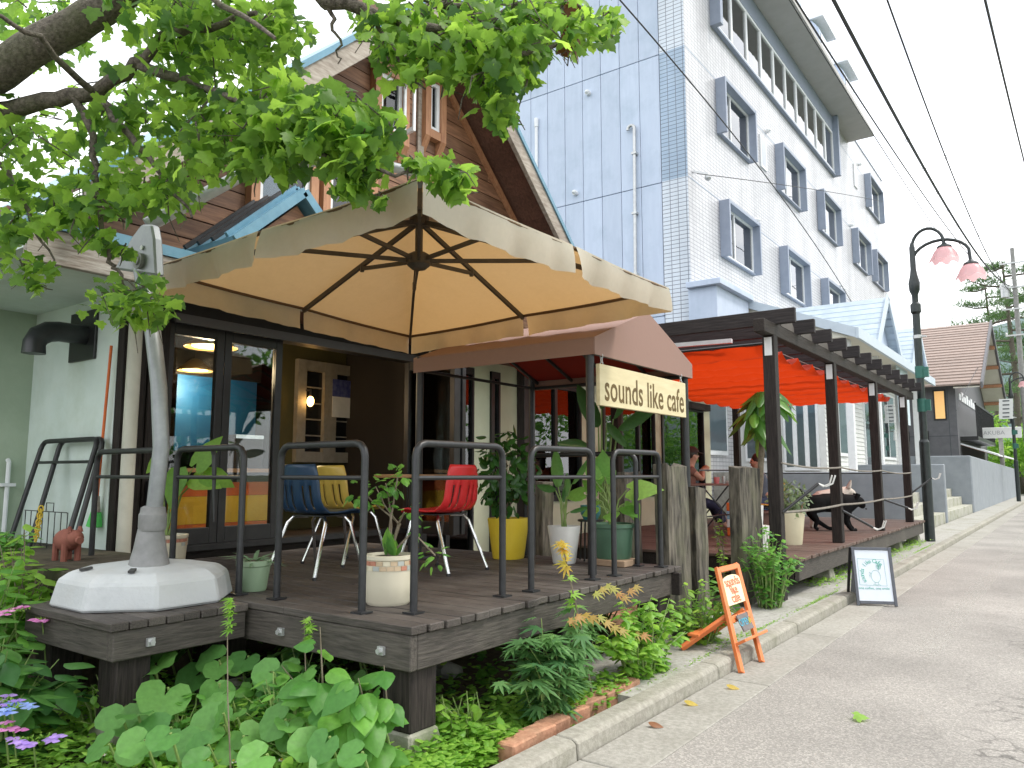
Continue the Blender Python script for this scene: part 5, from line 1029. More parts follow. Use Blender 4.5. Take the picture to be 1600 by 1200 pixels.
shrub('garden_shrub', 'slim upright weed growing between the weathered timber posts', 'shrub', V((-2.95, 7.75, .05)), 120, 'oval', .06, leaf_lite, .18, .12, 1.0, 100, 8)
# ground cover
def cover(name, n, area, size, mat, shape='oval', hz=.07, kind='stuff', lab=None):
    its = []
    for _ in range(n):
        x, y = area(); z = .02 + ru(0, hz) * (1 + .9 * noise.noise((x * 2.2, y * 2.2, 0)))
        a = ru(0, 6.28); its.append((V((x, y, z)), V((math.cos(a), math.sin(a), ru(-.1, .7))), V((ru(-.4, .4), ru(-.5, .2), 1)), size * ru(.55, 1.25)))
    t = T(name, None, None, (0, 0, 0)) if False else None
    v, f = SH[shape]; va = np.array([list(q) + [1.0] for q in v]); k = len(v); VS = []; FS = []
    for i, (p, d, nn, s) in enumerate(its): VS.append((va @ np.array(lmat(p, d, nn, s)).T)[:, :3]); FS += [tuple(a + i * k for a in q) for q in f]
    me = bpy.data.meshes.new(name); me.from_pydata(np.concatenate(VS).tolist(), [], FS); me.materials.append(mat)
    return props(put(me, name, Matrix.Identity(4)), lab, None, None, 'stuff')
def bed():
    while True:
        y = ru(1.3, 4.6); x = -2.31 - abs(random.gauss(0, .30)) if random.random() < .8 else -2.35 - ru(0, 2.6)
        if y < 4.4: return x, y
def front():
    return -2.3 - ru(0, 2.6), random.gauss(2.05, .35)
def under(): return ru(-6, -2.6), ru(2.7, 9)
cover('ground_cover', 7500, bed, .052, leaf_lite, 'oval', .11, lab='low bright ground cover spreading over the planting bed')
cover('ground_cover', 6500, front, .048, leaf_lite, 'oval', .16, lab='weedy ground cover along the front of the deck')
cover('ground_cover', 1500, under, .085, leaf_mid, 'heart', .10, lab='sparse shade plants on the soil under the decks')
cover('moss_clumps', 1300, lambda: (lambda y: (-2.25 - abs(random.gauss(0, .02 + .12 * max(0, noise.noise((y * .9, 0, 3))))), y))(random.choice((ru(4.2, 17), random.gauss(6.4, .5), random.gauss(8.6, .4), random.gauss(15.5, .6)))), .02, leaf_lite, 'tiny', .0, lab='moss and tiny weeds in the joint behind the kerb').location.z = .07
cover('moss_clumps', 1800, lambda: (-2.56 + random.gauss(0, .10), ru(9.5, 17)), .045, leaf_lite, 'tiny', .05, lab='mossy weeds along the pergola deck footings').location.z = .07
# little daisies in the weeds
dm = leafmat('daisy_petal', (.70, .62, .66), (.78, .75, .76), .3)
for (x, y) in ((347, 1172), (285, 1188), (365, 1190), (160, 1180), (440, 1188)):
    c = PZ(x, y, .14); t = T('daisy', 'small pale daisy among the weeds below the platform', 'flower', V((c.x, c.y, .02)), 'daisies in the weeds'); MB().tube([(c.x, c.y, .02), c], .0025, 5).build('stem', stemg, t)
    add_leaves(t, 'tiny', [(c, V((math.cos(a), math.sin(a), .1)), V((0, 0, 1)), .022) for a in [2 * math.pi * k / 8 for k in range(8)]], dm, 10, 'petal'); MB().ball(c + V((0, 0, .003)), .007, 6, 5).build('eye', leaf_yel, t)
# fallen leaves on the gutter and road
for (x, y, mt, lab) in ((1335, 1120, leaf_lite, 'green maple leaf lying on the asphalt'), (1069, 1098, leaf_yel, 'pale yellow leaf lying on the gutter slab'), (1135, 1073, leaf_yel, 'small cream leaf on the gutter beside the orange sign'), (1013, 1132, leaf_brown, 'brown curled leaf lying on the gutter slab'), (1320, 1119, leaf_lite, None)):
    if not lab: continue
    p = PZ(x, y, .02); o = put(leafmesh('maple' if 'green' in lab else 'oval', mt), 'fallen_leaf', lmat(p + V((0, 0, .012)), V((1, .4, -.05)), V((.2, -.3, 1)), .085)); props(o, lab, 'leaf')
# stones in the bed
stn = M('grey_stone', (.22, .22, .21), (.36, .36, .34), .9, 9, bump=.4)
for (x, y, r, lab) in ((925, 1110, .06, 'pale grey stone lying in the bed by the bricks'), (940, 1101, .045, 'smaller grey stone next to the pale one'), (700, 1050, .12, 'dark angular rock in the shade under the deck')):
    c = PZ(x, y, .04); m = MB().ball(c, (r, r * .8, r * .5), 9, 6); m.v = [p + rv() * r * .08 for p in m.v]; m.build('stone', stn, smooth=True, label=lab, cat='stone', ang=30)
# ================================================================== chairs
def chair(loc, face, cm, lab, s=1.0):
    t = T('shell_chair', lab, 'chair', (0, 0, 0), 'moulded shell chairs on the deck')
    prof = [(.235, .425), (.225, .447), (.18, .455), (.08, .445), (-.02, .438), (-.10, .442), (-.155, .465), (-.185, .51), (-.20, .57), (-.212, .64), (-.224, .71), (-.234, .765), (-.238, .79)]
    wd_ = [.20, .21, .215, .22, .22, .215, .205, .20, .195, .19, .18, .165, .15]; nu = 18
    vs = []; 
    for k, ((y, z), w) in enumerate(zip(prof, wd_)):
        for i in range(nu + 1):
            u = i / nu * 2 - 1; back = max(0, (k - 5) / 7); dy = .05 * u * u * back; dz = (.03 * abs(u) ** 4 * (1 - back)) - .0 ; rim = -.02 * abs(u) ** 8
            vs.append(V((w * u, y + dy, z + dz + rim * (1 if k < 6 else 0))))
    fs = []; n1 = nu + 1
    for k in range(len(prof) - 1):
        for i in range(nu):
            if 6 <= k <= 8 and i in (3, 6, 11, 14): continue
            fs.append((k * n1 + i, (k + 1) * n1 + i, (k + 1) * n1 + i + 1, k * n1 + i + 1))
    sh = MB().add(vs, fs).build('shell', cm, t, smooth=True, fix=True)
    sd = sh.modifiers.new('thickness', 'SOLIDIFY'); sd.thickness = .011; sd.offset = 0
    for sx in (-1, 1):
        for y0, y1, ya in ((.13, .24, .0), (-.08, -.25, .0)):
            MB().tube([(sx * .06, (y0 + (.02 if y0 > 0 else .05)), .415), (sx * .15, y0, .412), (sx * .185, y0 + (y1 - y0) * .15, .37), (sx * .232, y1, .012)], .0125, 8).build('leg', chrome, t, smooth=True)
            MB().tube([(sx * .2315, y1 * .998, .02), (sx * .233, y1, .0)], .0155, 8).build('glide', frame_dk, t)
    MB().box(-.15, .15, -.09, .15, .418, .426).build('seat_plate', blackmetal, t)
    t.location = loc; t.rotation_euler.z = face; t.scale = (s, s, s); return t
shell = lambda n, c: M(n, c, [q * 1.1 for q in c], .33, 12, spec=.5)
chair((-4.50, 3.76, DZ), R(6), shell('navy_shell', (.014, .042, .09)), 'navy blue moulded chair with chrome legs behind the railing')
chair((-4.90, 4.40, DZ), R(2), shell('mustard_shell', (.52, .36, .07)), 'mustard yellow moulded chair standing beyond the navy chair')
chair((-3.90, 4.46, DZ), R(92), shell('red_shell', (.55, .018, .022)), 'bright red moulded chair with chrome legs behind the railing')
tb_ = T('cafe_table', 'small round brown table between the mustard and red chairs', 'table', (-4.78, 5.05, DZ)); c = V((-4.78, 5.05, DZ)); MB().lathe([(.33, .69), (.335, .70), (.335, .715), (.32, .72)], c, 28).build('top', ctop, tb_, smooth=True, ang=30); MB().tube([c + V((0, 0, .01)), c + V((0, 0, .69))], .03, 10).build('column', blackmetal, tb_); MB().lathe([(.22, 0), (.2, .015), (.04, .03)], c, 20).build('foot', blackmetal, tb_)
# ================================================================== pots
def pot(name, lab, base, prof, mat, n=28, sq=0, soilz=None, rot=0, band=None):
    t = T(name, lab, 'plant pot', base); MB().lathe(prof, base, n, sq=sq, rot=rot).build('pot', mat, t, smooth=True, ang=35)
    r, z = prof[-1]; MB().lathe([(r * .98, z + .002), (r * .5, z + .014), (.01, z + .016)], base, n, sq=sq, rot=rot).build('soil', soil, t)
    return t
creampot = M('cream_glazed_pot', (.56, .52, .40), (.63, .59, .47), .42, 5, dirt=(.42, .36, .26), dsc=5, damt=.35); greenpot = M('sage_pot', (.22, .32, .20), (.28, .38, .25), .6, 5); yelpot = M('yellow_pot', (.68, .49, .03), (.74, .55, .05), .4, 5); whitepot = M('white_pot', (.62, .62, .60), (.68, .68, .66), .4, 5); dkgreenpot = M('green_plastic_pot', (.055, .12, .075), (.07, .15, .095), .5, 5); ivorypot = M('ivory_pot', (.64, .58, .40), (.70, .64, .46), .45, 5); tealpot = M('teal_pot', (.05, .22, .24), (.08, .28, .29), .4, 8)
def mosaic(t, c, r, z, h, n=22):
    for k in range(n):
        for row in range(2):
            a0 = 2 * math.pi * (k + .5 * row) / n; a1 = a0 + 2 * math.pi / n * .93; z0 = z + row * h / 2 + .002; z1 = z0 + h / 2 - .004; m_ = MATS.get('mosaic%d' % random.randrange(4))
            MB().prism([c + V((math.cos(a) * r, math.sin(a) * r, zz)) for a, zz in ((a0, z0), (a1, z0), (a1, z1), (a0, z1))], V((math.cos((a0 + a1) / 2), math.sin((a0 + a1) / 2), 0)) * .003).build('mosaic_tile', m_, t)
for i, c in enumerate(((.42, .18, .12), (.58, .53, .40), (.36, .38, .36), (.47, .36, .24))): M('mosaic%d' % i, c, None, .4)
P1 = V((-3.17, 3.17, DZ)); pr = [(.115, 0), (.13, .02), (.135, .12), (.14, .19), (.14, .245), (.147, .25), (.147, .27), (.13, .272), (.125, .25)]
t = pot('tiled_pot', 'cream pot with mosaic band holding a branching shrub at the deck corner', P1, pr, creampot); mosaic(t, P1, .1405, .19, .055)
P2 = V((-5.55, 3.20, DZ)); t = pot('tiled_pot', 'cream pot with mosaic band beside the glass door', P2, [(q * 1.12, z) for q, z in pr], creampot); mosaic(t, P2, .158, .19, .055)
P3 = V((-4.20, 3.02, DZ)); pot('sage_pot', 'small sage green pot of agave beside the parasol base', P3, [(.075, 0), (.08, .01), (.10, .15), (.108, .155), (.108, .185), (.095, .187), (.09, .17)], greenpot)
P4_ = V((-4.0, 5.44, DZ)); pot('yellow_pot', 'tall tapered yellow pot of glossy coffee plant', P4_, [(.12, 0), (.125, .01), (.165, .33), (.165, .345), (.15, .345), (.145, .31)], yelpot, 32, .25, rot=R(45))
P5 = V((-3.42, 5.42, DZ)); pot('white_pot', 'white tapered square pot of young strelitzia', P5, [(.085, 0), (.09, .01), (.128, .29), (.128, .30), (.115, .30), (.11, .27)], whitepot, 32, .2, rot=R(30))
P6 = V((-3.05, 5.58, DZ + .05)); t = T('wood_block', 'rough wooden block under the green plastic pot', 'block', V((-3.0, 5.56, DZ))); MB().box(-3.2, -2.87, 5.42, 5.68, DZ, DZ + .05).build('block', M('raw_wood', (.24, .16, .10), (.34, .24, .16), .8, 6), t, bev=.006)
pot('green_pot', 'large dark green plastic pot of elephant ears standing on a block', P6, [(.135, 0), (.14, .01), (.158, .24), (.172, .245), (.172, .275), (.158, .277), (.15, .25)], dkgreenpot)
def stalkplant(name, lab, base, specs, shape, lm, sm, nobj=60, cat='plant'):
    t = T(name, lab, cat, base); its = []; b = V(base)
    for tipv, size, dr in specs:
        tip = V(tipv); mid = b.lerp(tip, .55) + V(((tip.x - b.x) * -.15, (tip.y - b.y) * -.15, .04)); MB().tube([b + V((ru(-.02, .02), ru(-.02, .02), -.02)), mid, tip], [.009, .007, .004], 6).build('stalk', sm, t, smooth=True); its.append((tip, V(dr), V((.4 + ru(-.3, .3), -.6, .6)) if shape != 'long' else V((ru(-.6, .6), -1, .4)), size))
    add_leaves(t, shape, its, lm, nobj); return t
def P(x, y, ref):  # a point at the depth of a standing thing
    return PD(x, y, (V(ref) - EYE).dot(FWD))
B2 = P2 + V((0, 0, .27)); stalkplant('elephant_ear', 'elephant ear plant with broad leaves in front of the glass door', B2, [(P(276, 732, B2), .30, (.1, -.2, -.5)), (P(300, 745, B2), .26, (.8, .2, -.15)), (P(303, 730, B2), .30, (.45, .3, .85)), (P(318, 738, B2), .26, (.9, .4, -.3)), (P(245, 716, B2), .17, (-.6, -.2, -.5))], 'arrow', leaf_lite, stemg)
B3 = P3 + V((0, 0, .17)); t = T('agave', 'grey-green agave rosette in the sage pot', 'plant', B3); add_leaves(t, 'strap', [(B3, V((math.cos(a), math.sin(a), ru(.25, .9))), V((0, 0, 1)), ru(.16, .23)) for a in [6.28 * k / 12 + .3 for k in range(12)]], leafmat('agave_leaf', (.13, .24, .13), (.20, .32, .19), .2), 40)
B6 = P6 + V((0, 0, .27)); stalkplant('elephant_ear', 'elephant ears with bright leaves in the dark green pot', B6, [(P(945, 755, B6), .27, (.0, -.1, .9)), (P(980, 765, B6), .29, (.75, .1, .1)), (P(936, 770, B6), .20, (-.6, .0, .5)), (P(945, 745, B6), .24, (-.4, .3, .6)), (P(985, 782, B6), .20, (.3, .2, -.8)), (P(935, 790, B6), .22, (-.7, .1, -.2)), (P(915, 770, B6), .22, (-.9, -.1, .0)), (P(955, 800, B6), .2, (.3, -.6, -.1)), (P(975, 790, B6), .18, (.8, -.4, -.3)), (P(925, 745, B6), .2, (.2, .3, .9))], 'arrow', leafmat('elephant_leaf', (.12, .30, .05), (.26, .46, .10), .45), stemg)
B5 = P5 + V((0, 0, .28)); stalkplant('strelitzia', 'young strelitzia with paddle leaves in the white pot', B5, [(P(872, 762, B5), .36, (-.25, .2, 1)), (P(893, 757, B5), .30, (.35, .2, .9)), (P(868, 766, B5), .24, (-.9, .1, .25)), (P(890, 800, B5), .17, (.8, .2, .35)), (P(885, 775, B5), .2, (-.15, .1, .8)), (P(880, 785, B5), .22, (.1, .2, 1))], 'long', leaf_stre, stemg)
sb = V((-3.55, 6.35, .6)); ts = T('tall_strelitzia', 'tall strelitzia rising behind the hanging sign', 'plant', V((-3.6, 6.3, .05))); its = []
for (x, y, s, dr) in ((935, 668, .55, (-.5, .1, .85)), (917, 697, .42, (-.95, .1, .15)), (965, 672, .48, (.75, .3, .65)), (948, 660, .30, (.5, -.1, -.5)), (940, 640, .45, (-.2, .2, 1)), (958, 655, .42, (.3, .2, 1))):
    p = P(x, y, sb); MB().tube([(-3.6 + ru(-.05, .05), 6.3 + ru(-.05, .05), .05), (-3.58, 6.32, .8), p], [.018, .016, .006], 7).build('stalk', stemg, ts, smooth=True); its.append((p, V(dr), V((ru(-.5, .5), -1, .3)), s))
add_leaves(ts, 'long', its, leafmat('strelitzia_dark', (.03, .095, .03), (.07, .17, .05), .3, .28), 20)
# shrub in the tiled pot: bare branching stems with tufts
B1 = P1 + V((0, 0, .26)); ts = T('branching_shrub', 'thin branching shrub with leaf tufts in the corner pot', 'plant', B1); its = []
J = {'a': (614, 820), 'b': (603, 790), 'c': (598, 760), 'd': (612, 755), 'e': (625, 745), 'f': (578, 785), 'g': (560, 772), 'h': (640, 800), 'i': (655, 830), 'k': (680, 868)}
def bp(*ks): return [B1] + [P(*J[k], B1) + V((0, ru(-.06, .06), 0)) for k in ks]
for ks in (('a', 'b', 'c'), ('a', 'b', 'd'), ('a', 'e'), ('a', 'f', 'g'), ('a', 'h'), ('i', 'k')):
    pt = bp(*ks); MB().tube(pt, [.008 - .0018 * i for i in range(len(pt))], 6).build('branch', stemb, ts, smooth=True)
for k, r, n in (('c', .09, 16), ('d', .09, 16), ('e', .09, 16), ('g', .09, 18), ('f', .06, 9), ('h', .06, 9), ('k', .09, 16), ('b', .05, 6), ('i', .04, 5)):
    c = P(*J[k], B1)
    for _ in range(n): o = rv(); its.append((c + o * r * ru(.2, 1), o + V((0, 0, -.3)), o + V((0, -.2, 1.2)), ru(.035, .06)))
its += [(B1, V((ru(-1, 1), ru(-1, 1), 1.5)), V((0, -1, .3)), ru(.10, .17)) for _ in range(7)]
add_leaves(ts, 'heart', its, leaf_mid, 160)
def leafball(name, lab, c, rx, rz, n, s, mat, base, nobj=150, shape='oval'):
    t = T(name, lab, 'plant', base); its = []; sm = MB()
    for i in range(9): sm.tube([V(base), V(base).lerp(c, .5) + rv() * .05, c + rv() * rx * .6], [.009, .006, .003], 5, False)
    props(sm.build('stem_mass', stemb, t, fix=False), kind='stuff')
    for _ in range(n):
        o = rv(); p = V(c) + V((o.x * rx, o.y * rx, o.z * rz)) * ru(.45, 1.05); its.append((p, o * .5 + rv() * .8 + V((0, 0, -.35)), o + rv() * .4 + V((0, -.2, .8)), s * ru(.6, 1.2)))
    add_leaves(t, shape, its, mat, nobj); return t
leafball('coffee_plant', 'dense glossy coffee plant growing in the yellow pot', P(790, 735, P4_), .27, .36, 300, .105, leaf_gloss, P4_ + V((0, 0, .32)), 230)
# little pots on stands behind the railing
q = P(915, 802, P5) + V((-.1, .25, 0)); t = T('plant_stool', 'thin black stool carrying the small teal pot', 'stool', V((q.x, q.y, DZ))); 
for a in (0, 1.57, 3.14, 4.71): d = V((math.cos(a), math.sin(a), 0)) * .09; MB().tube([V((q.x, q.y, DZ)) + d * 1.2, V((q.x, q.y, q.z - .08)) + d], .008, 6).build('leg', blackmetal, t)
MB().lathe([(.11, -.08), (.11, -.065)], q, 20).build('seat', blackmetal, t)
t = pot('teal_pot', 'small teal ceramic pot on the thin black stool', q + V((0, 0, -.064)), [(.06, 0), (.085, .05), (.085, .12), (.07, .12), (.06, .11)], tealpot)
b = q + V((0, 0, .06)); stalkplant('elephant_ear', 'little elephant ear in the teal pot', b, [(P(908, 775, b), .15, (-.7, 0, .3)), (P(920, 770, b), .15, (.6, 0, .5))], 'arrow', leaf_stre, stemg)
# weathered upright sleepers
def sleeper(x0, x1, ytop, zt, X, lab, w=None, Yd=.16, lean=0.0):
    a, b = PX(x0, ytop, X), PX(x1, ytop, X); hw = (b.y - a.y) / 2 if w is None else w; hw *= .78; c = V((X - .065, (a.y + b.y) / 2 + .05, 0)); m = MB(); n = 7; r_ = []
    for i in range(n + 1):
        z = zt * i / n; j = lambda: ru(-.008, .008); sx, sy = .075 * (1 - .05 * i / n), hw * (1 - .03 * i / n); 
        r_.append([c + V((dx * sx + j() + lean * z, dy * sy + j(), z + (ru(-.02, .02) if i == n else 0))) for dx, dy in ((-1, -.8), (-.8, -1), (.8, -1), (1, -.8), (1, .8), (.8, 1), (-.8, 1), (-1, .8))])
    vs = [p for q in r_ for p in q]; fs = [(i * 8 + k, i * 8 + (k + 1) % 8, (i + 1) * 8 + (k + 1) % 8, (i + 1) * 8 + k) for i in range(n) for k in range(8)] + [tuple(range(8))[::-1], tuple(n * 8 + k for k in range(8))]
    m.add(vs, fs).build('timber_post', oldtimber, label=lab, cat='post')
sleeper(1036, 1078, 728, PX(1050, 726, -2.72).z, -2.66, 'thick weathered timber post nearest the deck railing', lean=-.01)
sleeper(1080, 1103, 762, PX(1090, 762, -2.8).z, -2.76, 'shorter weathered timber post behind the thick one')
sleeper(1148, 1190, 730, PX(1170, 730, -2.8).z, -2.75, 'pale weathered timber post in front of the dining table')
sleeper(968, 1003, 735, 1.42, -4.3, 'dark timber post behind the elephant ears'); sleeper(842, 864, 765, 1.3, -5.2, 'dark timber post beside the coffee plant')
# ================================================================== pergola deck: pots, tall dracaena, table, people, dogs
q = V((-3.05, 10.3, GZ)); pot('ivory_pot', 'ivory pot of grey shrub between the pergola posts', q, [(.15, 0), (.155, .01), (.20, .40), (.20, .41), (.185, .41), (.18, .37)], ivorypot); leafball('grey_shrub', 'fine grey-green shrub in the ivory pot', q + V((0, 0, .58)), .27, .24, 420, .07, leafmat('grey_leaf', (.09, .15, .075), (.20, .27, .14), .35), q + V((0, 0, .38)), 120)
q = V((-3.35, 9.75, GZ)); pot('white_pot', 'tall white pot behind the first pergola post', q, [(.11, 0), (.12, .01), (.15, .5), (.15, .51), (.135, .51), (.13, .47)], whitepot); stalkplant('elephant_ear', 'bright leaves spilling from the tall white pot', q + V((0, 0, .48)), [(q + V((.05, -.1, .68)), .2, (.6, -.5, -.3)), (q + V((-.05, -.05, .70)), .2, (-.6, -.5, -.2)), (q + V((.0, .0, .75)), .2, (.2, -.7, -.1))], 'arrow', leaf_lite, stemg)
dq = V((-3.1, 9.15, GZ)); td = T('dracaena', 'tall dracaena with drooping leaves beside the first pergola post', 'plant', dq)
MB().lathe([(.13, 0), (.16, .28), (.16, .3), (.14, .3)], dq, 24).build('pot', whitepot, td, smooth=True, ang=35)
tip = P(1192, 650, dq); MB().tube(jit(dens([dq + V((0, 0, .28)), dq.lerp(tip, .5) + V((.02, 0, .05)), tip], 4), .01), .035, 9).build('trunk', stemb, td, smooth=True); its = []
for (x, y, n) in ((1190, 612, 20), (1205, 610, 16), (1178, 640, 16), (1195, 660, 12)):
    c = P(x, y, dq); MB().tube([tip, c], .016, 7).build('branch', stemb, td)
    for k in range(n): a = ru(0, 6.28); its.append((c + V((math.cos(a), math.sin(a), 0)) * .06, V((math.cos(a) * .6, math.sin(a) * .6, ru(-1.3, -.2))), V((math.cos(a), math.sin(a), .6)), ru(.28, .48)))
add_leaves(td, 'long', its, leafmat('dracaena_leaf', (.05, .15, .025), (.13, .28, .045), .4, .3), 90)
DD = 12.1; PR = V(PD(1100, 760, DD)); tt = T('dining_table', 'brown slatted folding table set with pink dishes on the pergola deck', 'table', V((PR.x, PR.y, GZ)))
tc_ = PD(1118, 757, DD); RTx = RT.copy(); tz = tc_.z - .015
tm = M('table_slat', (.15, .07, .05), (.20, .10, .075), .5, 5)
for i in range(6): o = FWH * (-.28 + .112 * i); MB().beam(tc_ + o - RTx * .48, tc_ + o + RTx * .42, .105, .03).build('slat', tm, tt, bev=.003)
for s in (-.3, .3):
    for u in (-.3, .3): MB().tube([tc_ + FWH * s + RTx * u, V((0, 0, GZ + .01)) + V((tc_.x, tc_.y, 0)) + FWH * s - RTx * u], .012, 6).build('leg', blackmetal, tt)
pinkm = M('pink_ceramic', (.55, .16, .17), (.62, .2, .2), .35)
for i, (x, lab, mt, r, h) in enumerate(((1120, 'pink cup on the dining table', pinkm, .045, .10), (1131, 'small glass cruet on the dining table', steel, .025, .12), (1141, 'white saucer stack on the dining table', whitepot, .06, .04))):
    c = PD(x, 757, DD - .1); c.z = tz + .03; MB().lathe([(r * .75, 0), (r, h * .6), (r, h), (r * .85, h), (r * .8, h * .5)], c, 16).build('tableware', mt, smooth=True, label=lab, cat='tableware', ang=35)
def skin(name, nodes_, edges, mat, parent, sub=2, root=0):
    me = bpy.data.meshes.new(name); me.from_pydata([V(p) for p, r in nodes_], edges, []); o = bpy.data.objects.new('tmp', me); COL.objects.link(o)
    md = o.modifiers.new('s', 'SKIN'); 
    for i, (p, r) in enumerate(nodes_): me.skin_vertices[0].data[i].radius = r if hasattr(r, '__len__') else (r, r)
    me.skin_vertices[0].data[root].use_root = True; ss = o.modifiers.new('u', 'SUBSURF'); ss.levels = sub; ss.render_levels = sub
    bpy.context.view_layer.update(); ob = bpy.data.meshes.new_from_object(o.evaluated_get(bpy.context.evaluated_depsgraph_get())); bpy.data.objects.remove(o); ob.name = name; ob.materials.clear(); ob.materials.append(mat); ob.polygons.foreach_set('use_smooth', [True] * len(ob.polygons))
    return put(ob, name, Matrix.Identity(4), parent)
skinm = M('skin', (.42, .23, .16), (.47, .26, .185), .5, 20); hairm = M('dark_hair', (.012, .009, .008), (.03, .022, .018), .4, 30, (20, 20, 2)); topm = M('rust_top', (.16, .07, .05), (.20, .09, .065), .8, 12); navym = M('navy_print', (.015, .015, .045), (.06, .06, .12), .8, 9, lo=.55, hi=.7); capm = M('brown_cap', (.032, .021, .019), (.045, .03, .027), .8, 20); teem = M('grey_shirt', (.09, .11, .15), (.12, .14, .18), .8, 12)
def person(lab, head, dirr, d, hand, knee, foot, shirt, legs, cap=True, hipdrop=.66):
    """seated figure: dirr = +1 faces right along the street, -1 left"""
    H = PD(*head, d); f = (RT * dirr).normalized(); side = FWH.copy(); t = T('person', lab, 'person', V((H.x, H.y, GZ)))
    neck = H - V((0, 0, .145)) - f * .03; chest = neck - V((0, 0, .15)) - f * .02; hip = H - V((0, 0, hipdrop)) - f * .10
    hip.z = max(hip.z, GZ + .46)
    HD = PD(*hand, d); KN = [PD(*knee, d) + side * s * .12 for s in (-1, 1)]; FT = [PD(*foot, d) + side * s * .12 for s in (-1, 1)]
    for q in FT: q.z = GZ + .045
    N_ = [(hip, (.15, .12)), (hip.lerp(chest, .5), (.135, .105)), (chest, (.14, .10)), (neck, (.046, .048)), (H - V((0, 0, .06)), (.075, .082)), (H + V((0, 0, .03)), (.088, .098)), (H + V((0, 0, .10)), (.06, .07))]; E_ = [(0, 1), (1, 2), (2, 3), (3, 4), (4, 5), (5, 6)]
    top_n, top_e = [(hip, (.165, .135)), (hip.lerp(chest, .5), (.15, .12)), (chest + V((0, 0, .03)), (.165, .118)), (neck - V((0, 0, .035)), (.075, .07))], [(0, 1), (1, 2), (2, 3)]
    for s in (-1, 1):
        sh = chest + side * s * .17 + V((0, 0, .07)); el = sh.lerp(HD, .45) - V((0, 0, .16)) + f * .06 + side * s * .03; wr = HD + side * s * .05 - f * .05; hd_ = HD + side * s * .035
        b = len(N_); N_ += [(sh, .055), (el, .043), (wr, .03), (hd_, (.035, .028))]; E_ += [(2, b), (b, b + 1), (b + 1, b + 2), (b + 2, b + 3)]
        for q in range(4):    # fingers curled round the food
            g = len(N_); o = hd_ + V((0, 0, .03 - .02 * q)); N_ += [(o + f * .035, .010), (o + f * .05 - side * s * .03, .009)]; E_ += [(b + 3, g), (g, g + 1)]
        g = len(N_); N_ += [(hd_ + V((0, 0, .05)) - f * .01, .011), (hd_ + V((0, 0, .06)) + f * .02 - side * s * .02, .009)]; E_ += [(b + 3, g), (g, g + 1)]
        b = len(top_n); top_n += [(sh, .066), (sh.lerp(el, .5), .058)]; top_e += [(2, b), (b, b + 1)]
    lg_n, lg_e = [(hip, (.15, .125))], []
    for i, s in enumerate((-1, 1)):
        b = len(N_); th = hip + side * s * .10; an = FT[i] + V((0, 0, .05)) - f * .04; N_ += [(th, .09), (KN[i], .062), (KN[i].lerp(an, .45), .058), (an, .037), (FT[i] + f * .14 - V((0, 0, .015)), (.045, .025))]; E_ += [(0, b), (b, b + 1), (b + 1, b + 2), (b + 2, b + 3), (b + 3, b + 4)]
        b = len(lg_n); lg_n += [(th, .105), (KN[i], .078), (KN[i].lerp(an, .45), .075), (KN[i].lerp(an, .85), .06)]; lg_e += [(0, b), (b, b + 1), (b + 1, b + 2), (b + 2, b + 3)]
    # nose and ears as small bumps of the same surface
    b = len(N_); N_ += [(H + f * .098 - V((0, 0, .005)), .014), (H + f * .112 - V((0, 0, .02)), .009)]; E_ += [(5, b), (b, b + 1)]
    for s in (-1, 1): b = len(N_); N_ += [(H + side * s * .092 - V((0, 0, .01)), (.018, .01))]; E_ += [(5, b)]
    skin('body', N_, E_, skinm, t, 2); skin('top', top_n, top_e, shirt, t, 2); skin('trousers', lg_n, lg_e, legs, t, 2)
    for s in (-1, 1): MB().ball(H + f * .085 + side * s * .032 + V((0, 0, .012)), .012, 8, 6).build('eye', frame_dk, t)
    MB().tube([H + f * .088 + side * .025 - V((0, 0, .055)), H + f * .096 - V((0, 0, .057)), H + f * .088 - side * .025 - V((0, 0, .055))], .006, 6).build('mouth', M('lips' + str(d), (.35, .10, .09), None, .5), t)
    m = MB().ball(H - f * .022 + V((0, 0, .035)), (.105, .105, .115), 14, 10)
    if cap: m.tube([H - f * .09 + V((0, 0, .0)), H - f * .10 - V((0, 0, .14)), H - f * .09 - V((0, 0, .26))], [.06, .055, .03], 8)
    else: m.ball(H - f * .08 + V((0, 0, .12)), .07, 10, 7)
    hm = m.build('hair', hairm, t, smooth=True, ang=80)
    if cap:
        MB().grid(lambda u, v: H + V((0, 0, .045)) + (f * math.cos(u * 6.283) * .112 + side * math.sin(u * 6.283) * .112) * math.cos(v * 1.5) + V((0, 0, .105 * math.sin(v * 1.5))), 20, 7).build('cap', capm, t, smooth=True, fix=False)
        MB().prism([H + V((0, 0, .05)) + f * (.09 + .10 * math.cos(a)) + side * .085 * math.sin(a) - V((0, 0, .02 * math.cos(a))) for a in [R(k) for k in range(-90, 91, 18)]], (0, 0, .008)).build('cap_peak', capm, t)
    return t, H, HD, f, hip
t, H, HD, f, hip = person('person in a brown cap and rust top eating at the dining table', (1081, 712), 1, DD, (1103, 733), (1116, 790), (1134, 829), topm, navym)
MB().ball(HD + V((0, 0, .02)), (.06, .05, .035), 12, 8).build('bread_roll', M('toast', (.45, .24, .09), (.55, .33, .14), .8, 12), smooth=True, label='bread roll held in both hands by the person in the cap', cat='food')
t2, H2, HD2, f2, hip2 = person('person with dark tied-up hair sitting behind the pale timber post', (1182, 722), -1, DD + .35, (1150, 748), (1158, 790), (1150, 829), teem, M('jeans', (.05, .08, .14), (.07, .10, .17), .8, 12), cap=False)
